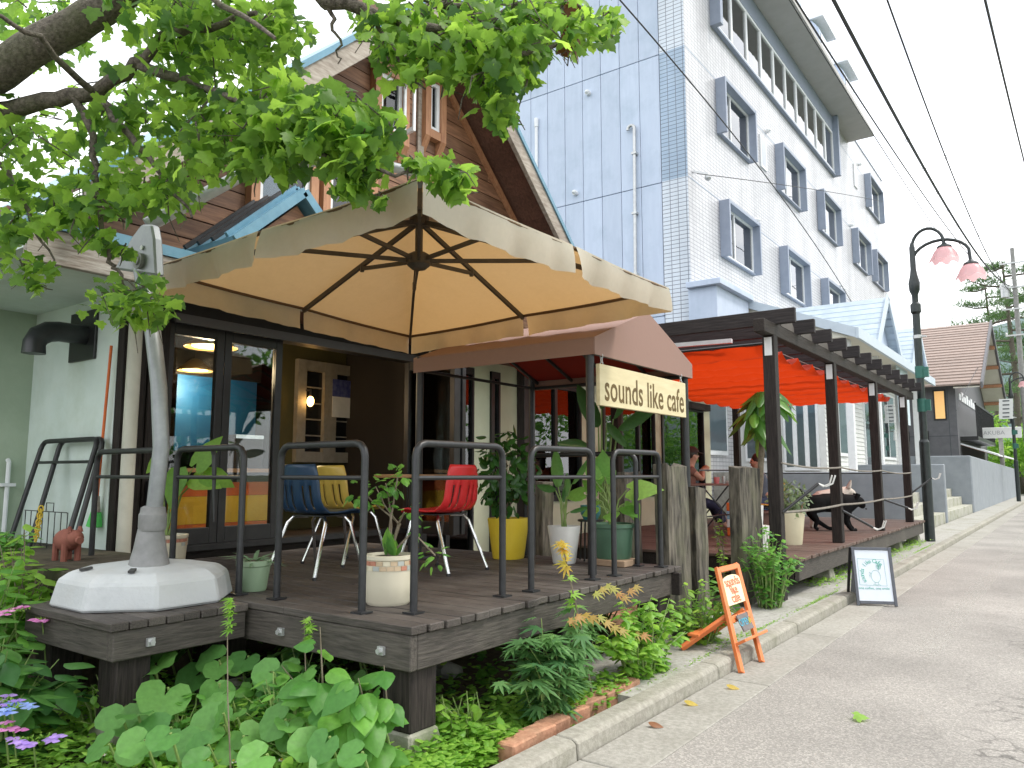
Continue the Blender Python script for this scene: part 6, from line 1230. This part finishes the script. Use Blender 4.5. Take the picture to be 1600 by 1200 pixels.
for hp, lab in ((hip, 'plain folding bench under the person in the cap'), (hip2, 'plain folding bench under the person with tied-up hair')):
    t = T('bench', lab, 'bench', V((hp.x, hp.y, GZ))); z = hp.z - .15; MB().beam(V((hp.x, hp.y, z)) - FWH * .4, V((hp.x, hp.y, z)) + FWH * .4, .3, .03).build('seat', tm, t)
    for s in (-.3, .3): MB().beam(V((hp.x, hp.y, GZ)) + FWH * s, V((hp.x, hp.y, z - .015)) + FWH * s, .25, .03, up=FWH).build('leg', tm, t)
blackfur = M('black_fur', (.003, .003, .0035), (.009, .009, .010), .8, 40, (8, 8, 8), .3, spec=.15); palefur = M('pale_fur', (.56, .48, .41), (.68, .62, .56), .8, 30, (8, 8, 8), .3)
def dog(lab, d, pts, mat, feet, tail, ears, headc, muzzle, off=.0):
    q = lambda p, s=0: PD(p[0], p[1], d) + FWH * s; t = T('dog', lab, 'dog', V((q(pts[0]).x, q(pts[0]).y, GZ))); N_ = []; E_ = []
    rad = [(.125, .13), (.14, .15), (.145, .16), (.155, .18), (.12, .13)]
    for i, p in enumerate(pts): N_.append((q(p), rad[i])); E_ += [(i - 1, i)] if i else []
    nk = len(N_); N_ += [(q(headc), (.085, .085)), (q(muzzle), (.04, .042))]; E_ += [(len(pts) - 1, nk), (nk, nk + 1)]
    for j, (root, chain) in enumerate(feet):
        s = .085 if j % 2 else -.085; prev = root
        for k, p in enumerate(chain):
            v = q(p, s); 
            if k == len(chain) - 1: v.z = GZ + .025
            elif k == len(chain) - 2: v.z = min(max(v.z, GZ + .05), GZ + .12) if False else v.z
            N_.append((v, (.062, .045, .03, .03, .028)[min(k, 4)])); E_.append((prev, len(N_) - 1)); prev = len(N_) - 1
    prev = 0
    for k, p in enumerate(tail): N_.append((q(p), .03 - .006 * k)); E_.append((prev, len(N_) - 1)); prev = len(N_) - 1
    skin('body', N_, E_, mat, t, 2, 2)
    for e, s in ears: a = q(e[0], s); b = q(e[1], s * 1.4); m = MB().tube([a, a.lerp(b, .5), b], [.04, .03, .006], 8); m.build('ear', mat, t, smooth=True)
    MB().ball(q(muzzle) + RT * .035, .016, 8, 6).build('nose', frame_dk, t, smooth=True)
    for s in (-.035, .035): MB().ball(q(headc, s) + (q(muzzle) - q(headc)) * .35 + V((0, 0, .04)), .012, 8, 6).build('eye', frame_dk, t)
    return t
dog('black dog leaning forward on the pergola deck', 12.35, [(1268, 790), (1285, 786), (1302, 784), (1322, 784), (1335, 783)], blackfur, [(3, [(1322, 800), (1318, 815), (1328, 829), (1336, 831)]), (3, [(1328, 798), (1327, 812), (1333, 824), (1338, 826)]), (0, [(1266, 802), (1274, 812), (1270, 824), (1276, 831)]), (0, [(1268, 802), (1276, 812), (1298, 826), (1306, 831)])], [(1256, 772), (1248, 764)], [(((1338, 772), (1332, 784)), -.07), (((1340, 772), (1336, 784)), .07)], (1346, 784), (1350, 795))
dog('pale cream dog with pricked ear behind the black dog', 13.0, [(1268, 786), (1280, 781), (1294, 778), (1306, 776), (1314, 772)], palefur, [(3, [(1308, 795), (1306, 810), (1308, 824), (1313, 826)]), (3, [(1312, 795), (1312, 810), (1314, 822), (1318, 824)]), (0, [(1262, 800), (1268, 812), (1264, 822), (1272, 827)]), (0, [(1268, 800), (1274, 812), (1272, 822), (1282, 826)])], [(1254, 792), (1250, 806)], [(((1324, 762), (1327, 750)), -.05), (((1316, 764), (1312, 768)), .06)], (1325, 766), (1336, 773))
# chair and bag glimpsed behind the ivory pot
chair((-3.7, 11.55, GZ), R(120), M('amber_shell', (.62, .33, .03), (.68, .38, .05), .35, 9), 'amber yellow chair on the pergola deck behind the ivory pot')['group'] = 'moulded shell chairs on the deck'
bagp = V((-4.05, 11.2, GZ)); t = T('striped_bag', 'red and blue striped bag hanging by the amber chair', 'bag', bagp); 
for i, mt in enumerate((stripe_o, whitepot, M('sky_stripe', (.22, .38, .50), None, .7), stripe_o)): MB().box(bagp.x - .15, bagp.x + .15, bagp.y - .06, bagp.y + .06, GZ + .12 * i + .0, GZ + .12 * (i + 1)).build('stripe', mt, t, bev=.01)
# leash hooks on the posts
for i, (yy, z, lab) in enumerate(((8.36, 1.0, 'white leash hook on the first pergola post'), (10.94, .92, 'white leash hook on the second pergola post'), (13.65, 1.0, 'white leash hook on the third pergola post'), (16.41, 1.05, 'white leash hook on the last pergola post'))):
    a = V((gx + .066, yy, z)); t = T('leash_hook', lab, 'hook', a); sg_ = (1, 1, 1, 1)[i]; up_ = (.30, -.22, -.14, .28)[i]; b = a + V((.32, .22, up_)); MB().tube([a, b], .016, 8).build('arm', blackmetal, t)
    for s in (-1, 1): MB().tube([b, b + V((.05, .04 + s * .06, -.03)), b + V((.11, .07 + s * .06, .0)), b + V((.14, .07 + s * .07, .09))], .009, 7).build('prong', whitepot, t, smooth=True)
# ================================================================== street signs and frames
orange = M('orange_paint', (.62, .16, .045), (.70, .20, .06), .5, 12, dirt=(.45, .12, .04), dsc=6, damt=.3); boardc = M('cream_board', (.68, .56, .36), (.74, .62, .42), .6)
A0, A1 = V((-2.0, 5.46, .006)), V((-1.985, 5.93, .006)); TL, TR = PX(1114, 888, -2.34), PX(1156, 881, -2.34); TR.z = TL.z = (TL.z + TR.z) / 2
os_ = T('orange_easel_sign', 'orange wooden easel sign with cream toast-shaped board on the kerb', 'sign', (-2.1, 5.7, .006))
ef = (A1 - A0).normalized(); eu = ((TL + TR) / 2 - (A0 + A1) / 2).normalized(); en = ef.cross(eu).normalized(); Lh = ((TL + TR) / 2 - (A0 + A1) / 2).length; o0 = (A0 + A1) / 2; Wd = .40
pt = lambda u, v, w=0: o0 + ef * u + eu * v + en * w
for s in (-1, 1): MB().beam(pt(s * Wd / 2, .0), pt(s * Wd / 2, Lh), .045, .03, up=en).build('front_leg', orange, os_, bev=.003)
MB().beam(pt(-Wd / 2 + .023, Lh - .022), pt(Wd / 2 - .023, Lh - .022), .03, .044, up=eu).build('top_rail', orange, os_, bev=.003); MB().beam(pt(-Wd / 2 + .023, Lh * .47), pt(Wd / 2 - .023, Lh * .47), .03, .05, up=eu).build('mid_rail', orange, os_, bev=.003)
MB().beam(pt(-Wd / 2 - .02, Lh * .245, .05), pt(Wd / 2 + .03, Lh * .245, .05), .02, .10, up=en).build('ledge', orange, os_, bev=.003)
for s, yb in ((-1, 5.56), (1, 5.98)): MB().beam(pt(s * (Wd / 2 - .03), Lh * .52, -.02), V((-2.48, yb, .10)), .045, .03, up=(1, 0, 1)).build('rear_leg', orange, os_, bev=.003)
MB().beam(V((-2.40, 5.60, .20)), V((-2.40, 5.96, .20)), .09, .02).build('rear_brace', orange, os_, bev=.003)
bw = Wd / 2 - .024; b0, b1 = Lh * .60, Lh * .885
MB().prism([pt(-bw, b0, -.008), pt(bw, b0, -.008), pt(bw, b1 - .04, -.008)] + [pt(bw * math.cos(a) if abs(math.cos(a)) < .99 else bw * math.cos(a), b1 - .04 + .055 * math.sin(a), -.008) for a in [R(k) for k in (25, 50, 75, 105, 130, 155)]] + [pt(-bw, b1 - .04, -.008)], en * .016).build('board', boardc, os_)
redink = M('orange_ink', (.55, .10, .04), None, .6)
for i, (w, sz) in enumerate((('sounds', .102), ('like', .098), ('cafe', .105))): text(w, sz, redink, 'lettering', os_, axes(pt(0, b1 - .05 - .075 * i, .0095), ef, eu), .001, off=.0005)
ob = T('open_plaque', 'small grey plaque painted OPEN hanging on the orange easel', 'plaque', pt(0, Lh * .40, .04)); 
MB().beam(pt(-.10, Lh * .405, .035), pt(.10, Lh * .405, .035), .012, .125, up=eu).build('plate', M('slate_plate', (.12, .11, .11), (.17, .16, .16), .8, 8), ob, bev=.003)
text('OPEN', .075, M('teal_ink', (.05, .30, .42), None, .5), 'lettering', ob, axes(pt(-.025, Lh * .405, .043), ef, eu), .001); MB().prism([pt(.075 + .022 * math.cos(a), Lh * .405 + .028 * math.sin(a), .0425) for a in [R(k * 40) for k in range(9)]], en * .002).build('drop_mark', leaf_yel, ob)
for s in (-1, 1): MB().beam(pt(s * .085, Lh * .46, .03), pt(s * .085, Lh * .49, .03), .02, .006, up=en).build('strap', blackmetal, ob)
# white A-frame poster stand
WA = T('a_frame_sign', 'black A-frame stand with white poster of a chick line drawing', 'sign', (-1.8, 9.3, .0)); w0, w1 = PZ(1339, 946, .006), PZ(1403, 948, .006); ef = (w1 - w0); Wd = ef.length; ef.normalize(); nb = V((-ef.y, ef.x, 0)); Hh = .60
tl = w0 + V((0, 0, Hh)) + nb * .16; eu = (tl - w0).normalized(); en = ef.cross(eu).normalized(); o0 = w0; pt = lambda u, v, w=0: o0 + ef * u + eu * v + en * w; Lh = (tl - w0).length
fm = M('a_frame_metal', (.06, .065, .08), (.085, .09, .11), .4, 10); bb = .032
for a, b, n_ in ((pt(bb / 2, .0), pt(bb / 2, Lh), 'stile'), (pt(Wd - bb / 2, 0), pt(Wd - bb / 2, Lh), 'stile'), (pt(bb, .035), pt(Wd - bb, .035), 'rail'), (pt(bb, Lh - bb / 2), pt(Wd - bb, Lh - bb / 2), 'rail')): MB().beam(a, b, .02, bb, up=eu if n_ == 'rail' else ef).build(n_, fm, WA, bev=.003)
MB().prism([pt(bb, .051, -.003), pt(Wd - bb, .051, -.003), pt(Wd - bb, Lh - bb, -.003), pt(bb, Lh - bb, -.003)], en * .005).build('poster', M('poster_white', (.62, .66, .74), (.66, .70, .77), .3), WA)
bk0, bk1 = w0 + nb * .42, w1 + nb * .42
for a, b in ((bk0, tl + nb * .02), (bk1, tl + nb * .02 + ef * Wd)): MB().beam(a, b, .03, .02, up=nb).build('rear_stile', frame_dk, WA, bev=.003)
MB().beam(bk0 + V((0, 0, .05)), bk1 + V((0, 0, .05)), .02, .03).build('rear_rail', frame_dk, WA); MB().prism([bk0 + ef * .03 + V((0, 0, .07)), bk1 - ef * .03 + V((0, 0, .07)), tl + nb * .02 + ef * (Wd - .03) - V((0, 0, .04)), tl + nb * .02 + ef * .03 - V((0, 0, .04))], nb * .006).build('rear_panel', M('a_frame_rear', (.22, .23, .25), None, .6), WA)
gi = M('green_ink', (.05, .36, .28), None, .6)
def ln(pts, n_='drawn_line', r=.0016, closed=False): 
    P_ = [pt(Wd * u, Lh * v, .003) for u, v in pts]; P_ = P_ + [P_[0]] if closed else P_; MB().tube(P_, r, 4, False).build(n_, gi, WA)
ln([(.13, .35), (.80, .34), (.79, .79), (.13, .80)], 'drawn_frame', closed=True)
ln([(.55 + .115 * math.cos(a), .50 + .105 * math.sin(a)) for a in [2 * math.pi * k / 24 for k in range(24)]], 'drawn_chick', closed=True); ln([(.45, .545), (.40, .57), (.42, .535), (.385, .51), (.435, .50)], 'drawn_beak')
ln([(.51, .40), (.51, .365), (.46, .355)]); ln([(.51, .365), (.55, .352)]); ln([(.60, .40), (.60, .365), (.56, .355)]); ln([(.60, .365), (.65, .35)])
for k in range(6): a = R(60 * k + 20); ln([(.64 + .035 * math.cos(a) + .028 * math.cos(b), .675 + .033 * math.sin(a) + .026 * math.sin(b)) for b in [2 * math.pi * j / 8 for j in range(8)]], 'drawn_petal', closed=True)
ln([(.63, .60), (.64, .66)], 'drawn_stem')
s_ = 'sounds like Cafe'
for k, ch in enumerate(s_):
    if ch == ' ': continue
    q = k / 15; a = R(215 - 165 * q); u, v = .53 - .02 + .30 * math.cos(a), .535 + .225 * math.sin(a); tdir = (ef * math.sin(a) - eu * math.cos(a)); text(ch, .062, gi, 'letter', WA, axes(pt(Wd * u, Lh * v, .003), tdir, en.cross(tdir)), .0008)
text('one coffee, one smile', .036, gi, 'lettering', WA, axes(pt(Wd * .47, Lh * .295, .003), ef, eu), .0008)
# ================================================================== street lamps, pole, wires, far signs
lampgreen = M('lamp_black_green', (.010, .016, .016), (.022, .03, .03), .38, 12); band = M('green_band', (.02, .11, .085), (.03, .14, .11), .5); pinkglass = cloth('pink_lamp_glass', (.72, .47, .49), (.9, .58, .60), .55, .25)
def street_lamp(loc, lab):
    t = T('street_lamp', lab, 'street lamp', (0, 0, 0), 'street lamps along the pavement')
    MB().tube([(0, 0, 0), (0, 0, 1.95)], .095, 14).tube([(0, 0, 1.95), (0, 0, 2.0)], [.095, .075], 14).tube([(0, 0, 2.0), (0, 0, 4.55)], .072, 14).build('pole', lampgreen, t, smooth=True, ang=30)
    MB().lathe([(.065, 4.55), (.10, 4.6), (.10, 4.75), (.06, 4.8), (.06, 4.95), (.10, 5.05), (.11, 5.2), (.07, 5.38), (.055, 5.5), (.055, 5.95), (.03, 6.05)], n=14).build('finial_collar', lampgreen, t, smooth=True, ang=30)
    for z0, z1, mt in ((2.56, 2.82, band), (3.24, 3.48, band), (4.05, 4.12, steel)): MB().lathe([(.085, z0), (.085, z1)], n=14).box(.07, .16, -.05, .05, z0 + .02, z1 - .02).build('band', mt, t)
    for (x1, h, zb, r0) in ((.58, 6.30, 5.88, 5.65), (1.02, 6.02, 5.46, 5.45)):
        pts = [V((.02, 0, r0))] + [V((x1 / 2 - x1 / 2 * math.cos(a), 0, h - .36 + .36 * math.sin(a))) for a in [math.pi * k / 12 for k in range(1, 12)]] + [V((x1, 0, zb))]
        MB().tube(pts, .032, 10).build('arm', lampgreen, t, smooth=True); c = V((x1, 0, zb))
        MB().lathe([(.14, -.03), (.13, .0), (.06, .04), (.035, .07)], c, 14).build('lamp_cap', lampgreen, t, smooth=True)
        n = 40; prof = [(.09, -.02), (.15, -.055), (.20, -.125), (.235, -.21), (.28, -.29)]; vs = []
        for k, (r, z) in enumerate(prof):
            for i in range(n): a = 2 * math.pi * i / n; q = k / 4; vs.append(c + V((math.cos(a) * r * (1 + .05 * q * math.cos(8 * a)), math.sin(a) * r * (1 + .05 * q * math.cos(8 * a)), z - .035 * q * q * math.cos(8 * a))))
        MB().add(vs, [(k * n + i, k * n + (i + 1) % n, (k + 1) * n + (i + 1) % n, (k + 1) * n + i) for k in range(4) for i in range(n)]).build('tulip_shade', pinkglass, t, smooth=True, fix=False)
        MB().ball(c - V((0, 0, .12)), .055, 10, 7).build('bulb', whitepot, t, smooth=True)
    t.location = loc; return t
l0 = street_lamp((-2.40, 17.3, .088), 'black double-arm street lamp with pink tulip shades beside the pergola')
l2_ = copy_tree(l0); l2_.location = (-2.3, 45.0, .088); l2_['label'] = 'far street lamp carrying the stack of direction boards'
signwht = M('sign_white', (.66, .67, .66), (.70, .71, .70), .6)
ds = T('direction_sign', 'stack of small white direction boards fixed to the far street lamp', 'sign', (-2.5, 44.9, 3.5))
for i in range(5): 
    a = PY(1561, 627 + i * 6.2, 44.9); b = PY(1583, 627 + i * 6.2, 44.9); brd = B('board', signwht, ds, a.x, b.x, 44.86, 44.9, a.z - .1, a.z + .1)
    B('print_line', ink, brd, a.x + .15, b.x - .15, 44.85, 44.86, a.z - .03, a.z + .03)
B('sign_post', lampgreen, ds, -2.42, -2.36, 44.90, 44.95, PY(1585, 655, 44.9).z - .2, PY(1585, 625, 44.9).z + .2)
fs = T('far_name_board', 'long white name board on a post beyond the grey wall', 'sign', (-3.2, 48, 0)); a, b = PY(1530, 681, 48), PY(1596, 671, 48); B('board', signwht, fs, a.x, b.x, 47.95, 48.05, a.z - .15, a.z + .42, bev=.02); B('post', concrete, fs, (a.x + b.x) / 2 - .1, (a.x + b.x) / 2 + .1, 48.05, 48.2, 0, a.z + .1)
text('HAKUBA', .30, M('faint_ink', (.32, .33, .34), None, .7), 'lettering', fs, axes((a.x + (b.x - a.x) * .3, 47.945, a.z + .13), (1, 0, 0), (0, 0, 1)), .002)
polem = M('pole_concrete', (.20, .20, .19), (.28, .28, .27), .9, 5); up_ = T('utility_pole', 'concrete utility pole with crossarms at the end of the street', 'utility pole', (-2.3, 58, 0))
MB().tube([(-2.3, 58, -.05), (-2.3, 58, 15.9)], [.19, .12], 14).build('shaft', polem, up_, smooth=True)
for z, l in ((14.9, 1.5), (13.3, 1.7), (11.9, 1.6), (10.2, 1.4)): MB().beam((-2.3 - l / 2, 57.85, z), (-2.3 + l / 2, 57.85, z), .09, .09).build('crossarm', steel, up_); [MB().lathe([(.05, 0), (.07, .06), (.03, .16)], (-2.3 + s * l * .45, 57.85, z + .045), 8).build('insulator', signwht, up_) for s in (-1, 1)]
MB().lathe([(.24, 0), (.24, .8), (.1, .9)], (-2.85, 57.9, 12.7), 12).build('transformer', steel, up_, smooth=True, ang=30); MB().tube([(-2.3, 58, 15.9), (-2.3, 58, 16.9)], .03, 6).build('mast', steel, up_)
MB().beam((-2.82, 57.9, 12.66), (-2.3, 58, 12.66), .08, .08).build('bracket', steel, up_)
wirem = M('cable_black', (.018, .02, .02), (.03, .032, .032), .6)
def wire(pix, X, r, lab, end=None, coil=0, ext=True):
    pts = [PX(x, y, X) for x, y in pix]; a = pts[0]; d = (pts[0] - pts[1]); pts = ([a + d * 2.0 + V((0, 0, .2)), a + d] if ext else []) + pts + ([V(end)] if end else [])
    cz = np.polyfit([p.y for p in pts], [p.z for p in pts], 2); cx_ = np.polyfit([p.y for p in pts], [p.x for p in pts], 1); ya, yb = min(p.y for p in pts), max(p.y for p in pts)   # one smooth sagging span
    out = [V((float(np.polyval(cx_, y)), float(y), float(np.polyval(cz, y)))) for y in np.linspace(ya, yb, 48)]; t = T('overhead_cable', lab, 'cable', out[len(out) // 2]); MB().tube(out, r, 6).build('cable', wirem, t, smooth=True)
    for i in range(coil):
        c = out[9 + int(i * 2.2)] if 9 + int(i * 2.2) < len(out) else None
        if c is not None: MB().tube([c + V((.04 * math.cos(q), 0, .04 * math.sin(q) - .03)) for q in [2 * math.pi * k / 10 for k in range(11)]], .007, 4, False).build('hanger', wirem, t)
wire([(1305, 0), (1350, 75), (1400, 180), (1455, 290)], -2.3, .03, 'thick black overhead cable above the kerb', (-2.3, 57.9, 13.4), 8)
wire([(1250, 10), (1300, 80), (1360, 175), (1430, 290)], -2.75, .015, 'thin twisted overhead cable nearest the hotel', (-2.8, 57.9, 13.35), 0)
wire([(1386, 0), (1420, 95), (1455, 190), (1498, 300)], -1.75, .015, 'overhead cable with ring hangers over the gutter', (-1.6, 57.9, 13.35), 10)
wire([(1538, 0), (1558, 90), (1580, 180), (1602, 262)], -.35, .012, 'single overhead wire above the road', (-.2, 60, 16.0))
wire([(1090, 272), (1150, 278), (1270, 296), (1380, 315)], -7.0, .012, 'service wire strung along the hotel front', None, 0, False)
wire([(978, 28), (1050, 100), (1140, 185), (1270, 305)], -5.6, .014, 'service wire dropping past the hotel corner', (-7.4, 34, 8.2))
wire([(1420, 300), (1480, 400), (1540, 480)], -3.6, .012, 'thin service wire beyond the near street lamp', (-2.6, 57.9, 11.8))
wire([(1480, 640), (1530, 560), (1570, 520)], -4.0, .012, 'thin wire rising from the dark building', (-2.3, 57.9, 10.2), 0, False)
# ================================================================== trees at the end of the street
needle = leafmat('pine_needles', (.035, .09, .03), (.09, .17, .05), .3)
def pine(base, h, lab, seed):
    random.seed(seed); b = V(base); t = T('pine_tree', lab, 'tree', b, 'pines at the end of the street'); MB().tube([b, b + V((.2, 0, h * .5)), b + V((-.1, .2, h))], [.28, .2, .06], 9).build('trunk', barkm, t, smooth=True); its = []
    for k in range(15):
        z = h * (.32 + .66 * k / 14); a = k * 2.4 + ru(-.4, .4); L_ = (h * .34) * (1.15 - .75 * k / 14) * ru(.75, 1.1); o = V((math.cos(a), math.sin(a), 0)); r0 = b + V((0, 0, z)); tip = r0 + o * L_ + V((0, 0, ru(-.1, .5)))
        MB().tube([r0, r0.lerp(tip, .5) + V((0, 0, -.15)), tip], [.09, .06, .02], 6).build('branch', barkm, t)
        for i in range(330):
            q = ru(.15, 1.05); p = r0.lerp(tip, q) + V((random.gauss(0, .38), random.gauss(0, .38), abs(random.gauss(0, .16)))) * (.6 + L_ * .22); its.append((p, rv() + V((0, 0, .8)), rv(), ru(.28, .5)))
    add_leaves(t, 'strap', its, needle, 0, rest='crown')
pine((-3.2, 66, 0), 17, 'tall spreading pine beyond the dark building', 3); pine((-5.2, 78, 0), 18, 'pine with layered boughs behind the dark building gable', 5); pine((-2.4, 80, 0), 17, 'dark pine standing behind the far street lamp', 8)
def broad(base, h, r, lab, seed, mat=leaf_mid):
    random.seed(seed); b = V(base); t = T('broadleaf_tree', lab, 'tree', b, 'leafy trees at the end of the street'); MB().tube([b, b + V((.1, 0, h * .6))], [.2, .1], 8).build('trunk', barkm, t); its = []
    for k in range(26):
        o = rv(); c = b + V((o.x * r * .75, o.y * r * .75, h * .62 + o.z * h * .32)); 
        for i in range(60): p = c + rv() * r * .36 * ru(.3, 1); its.append((p, rv(), rv() + V((0, 0, .6)), ru(.22, .36)))
    add_leaves(t, 'oval', its, mat, 0, rest='crown')
broad((-3.9, 62, 0), 5.5, 2.4, 'low light green tree beside the far name board', 11, leaf_lite); broad((-2.6, 63, 0), 4.2, 1.9, 'rounded light green bush tree behind the far lamp', 12, leaf_lite); broad((-7.5, 90, 0), 10, 4, 'tall leafy tree far behind the dark building', 13); broad((-4.0, 98, 0), 10, 4, 'leafy tree at the bend of the street', 14)
for i in range(9): broad((9.6 + (i % 3) * .8, 21 + 6.2 * i, 0), 7.5 + (i % 2), 3.6, ('leafy tree across the road, %s beyond the hotel corner' % ('first', 'second', 'third', 'fourth', 'fifth', 'sixth', 'seventh', 'eighth', 'ninth')[i]), 40 + i)
for i, (x, y, h, r) in enumerate(((12, -2, 9, 3.6), (13, 7, 8, 3.4), (12.5, 15, 9, 3.8), (14, 25, 10, 4), (11, -10, 9, 4))): broad((x, y, 0), h, r, ('leafy tree across the road facing the parasol', 'leafy tree across the road facing the awning', 'leafy tree across the road facing the pergola', 'leafy tree across the road facing the hotel', 'leafy tree across the road behind the maple')[i], 20 + i)
# ================================================================== bits leaning on the mint wall
ZB = .80; w = YR - .05
a, b = PY(174, 540, w), PY(152, 775, w); t = T('broom', 'broom with orange handle and green bristles leaning bristles-down by the dark post', 'broom', b); MB().tube([a, b], .012, 8).build('handle', stripe_o, t); c = PY(150, 800, w); MB().tube([b, c], [.02, .035], 8).build('ferrule', barge, t); e = PY(147, 822, w); MB().tube([c, e], [.04, .062], 10).build('bristles', M('green_bristle', (.08, .50, .10), (.12, .6, .14), .7), t)
yb_ = 2.92; x0, x1, z1 = PY(40, 800, yb_).x, PY(106, 800, yb_).x, PY(72, 799, yb_).z
t = T('wire_basket', 'black wire basket standing by the mint wall', 'basket', V(((x0 + x1) / 2, yb_, ZB)))
for i in range(8): x = x0 + (x1 - x0) * i / 7; MB().tube([(x, yb_, ZB), (x, yb_, z1)], .004, 5).build('wire', blackmetal, t)
for z in (ZB + .03, z1): MB().tube([(x0, yb_ - .006, z), (x1, yb_ - .006, z)], .004, 5).build('wire', blackmetal, t)
xm = (x0 + x1) / 2; MB().tube([(xm, yb_, z1), (xm, yb_, z1 + .07), (x1 - .25, yb_, z1 + .07), (x1 - .25, yb_, z1)], .004, 5).build('handle', blackmetal, t)
ch = T('yellow_chain', 'yellow plastic chain hanging on the spare railing', 'chain', PY(60, 820, 2.82)); ym_ = M('yellow_plastic', (.66, .46, .04), None, .5)
for k in range(10):
    c = PY(64 - k * .9, 795 + k * 5.2, 2.82); MB().tube([c + (V((.018 * math.cos(q), .0, .026 * math.sin(q))) if k % 2 else V((.008 * math.cos(q), .016 * math.cos(q), .026 * math.sin(q)))) for q in [2 * math.pi * j / 10 for j in range(11)]], .006, 5, False).build('link', ym_, ch)
pg_ = M('terracotta', (.22, .07, .05), (.28, .10, .07), .8, 9); c = PY(104, 862, 2.60); t = T('terracotta_pig', 'brown terracotta pig ornament below the spare railings', 'ornament', V((c.x, c.y, ZB)))
bz = ZB + .10
MB().ball(V((c.x, c.y, bz + .04)), (.12, .08, .08), 14, 9).ball(V((c.x + .11, c.y, bz + .06)), (.06, .055, .055), 12, 8).tube([(c.x + .15, c.y, bz + .05), (c.x + .19, c.y, bz + .045)], .025, 10).build('body', pg_, t, smooth=True, ang=60)
for sy in (-1, 1):
    for sx in (-.065, .065): MB().tube([(c.x + sx, c.y + sy * .045, ZB), (c.x + sx, c.y + sy * .045, bz + .02)], .022, 8).build('leg', pg_, t)
    MB().lathe([(.022, 0), (.01, .04)], (c.x + .10, c.y + sy * .035, bz + .10), 6).build('ear', pg_, t)
a = PX(14, 722, -7.83); t = T('wall_pipe', 'thin white pipe running up the green side wall', 'pipe', V((a.x, a.y, .0))); MB().tube([(a.x, a.y, .0), a, a + V((-.03, 0, .02))], .02, 8).build('pipe', whiteframe, t, smooth=True); B('clip', whiteframe, t, -7.86, -7.80, a.y - .06, a.y + .06, a.z - .22, a.z - .19)
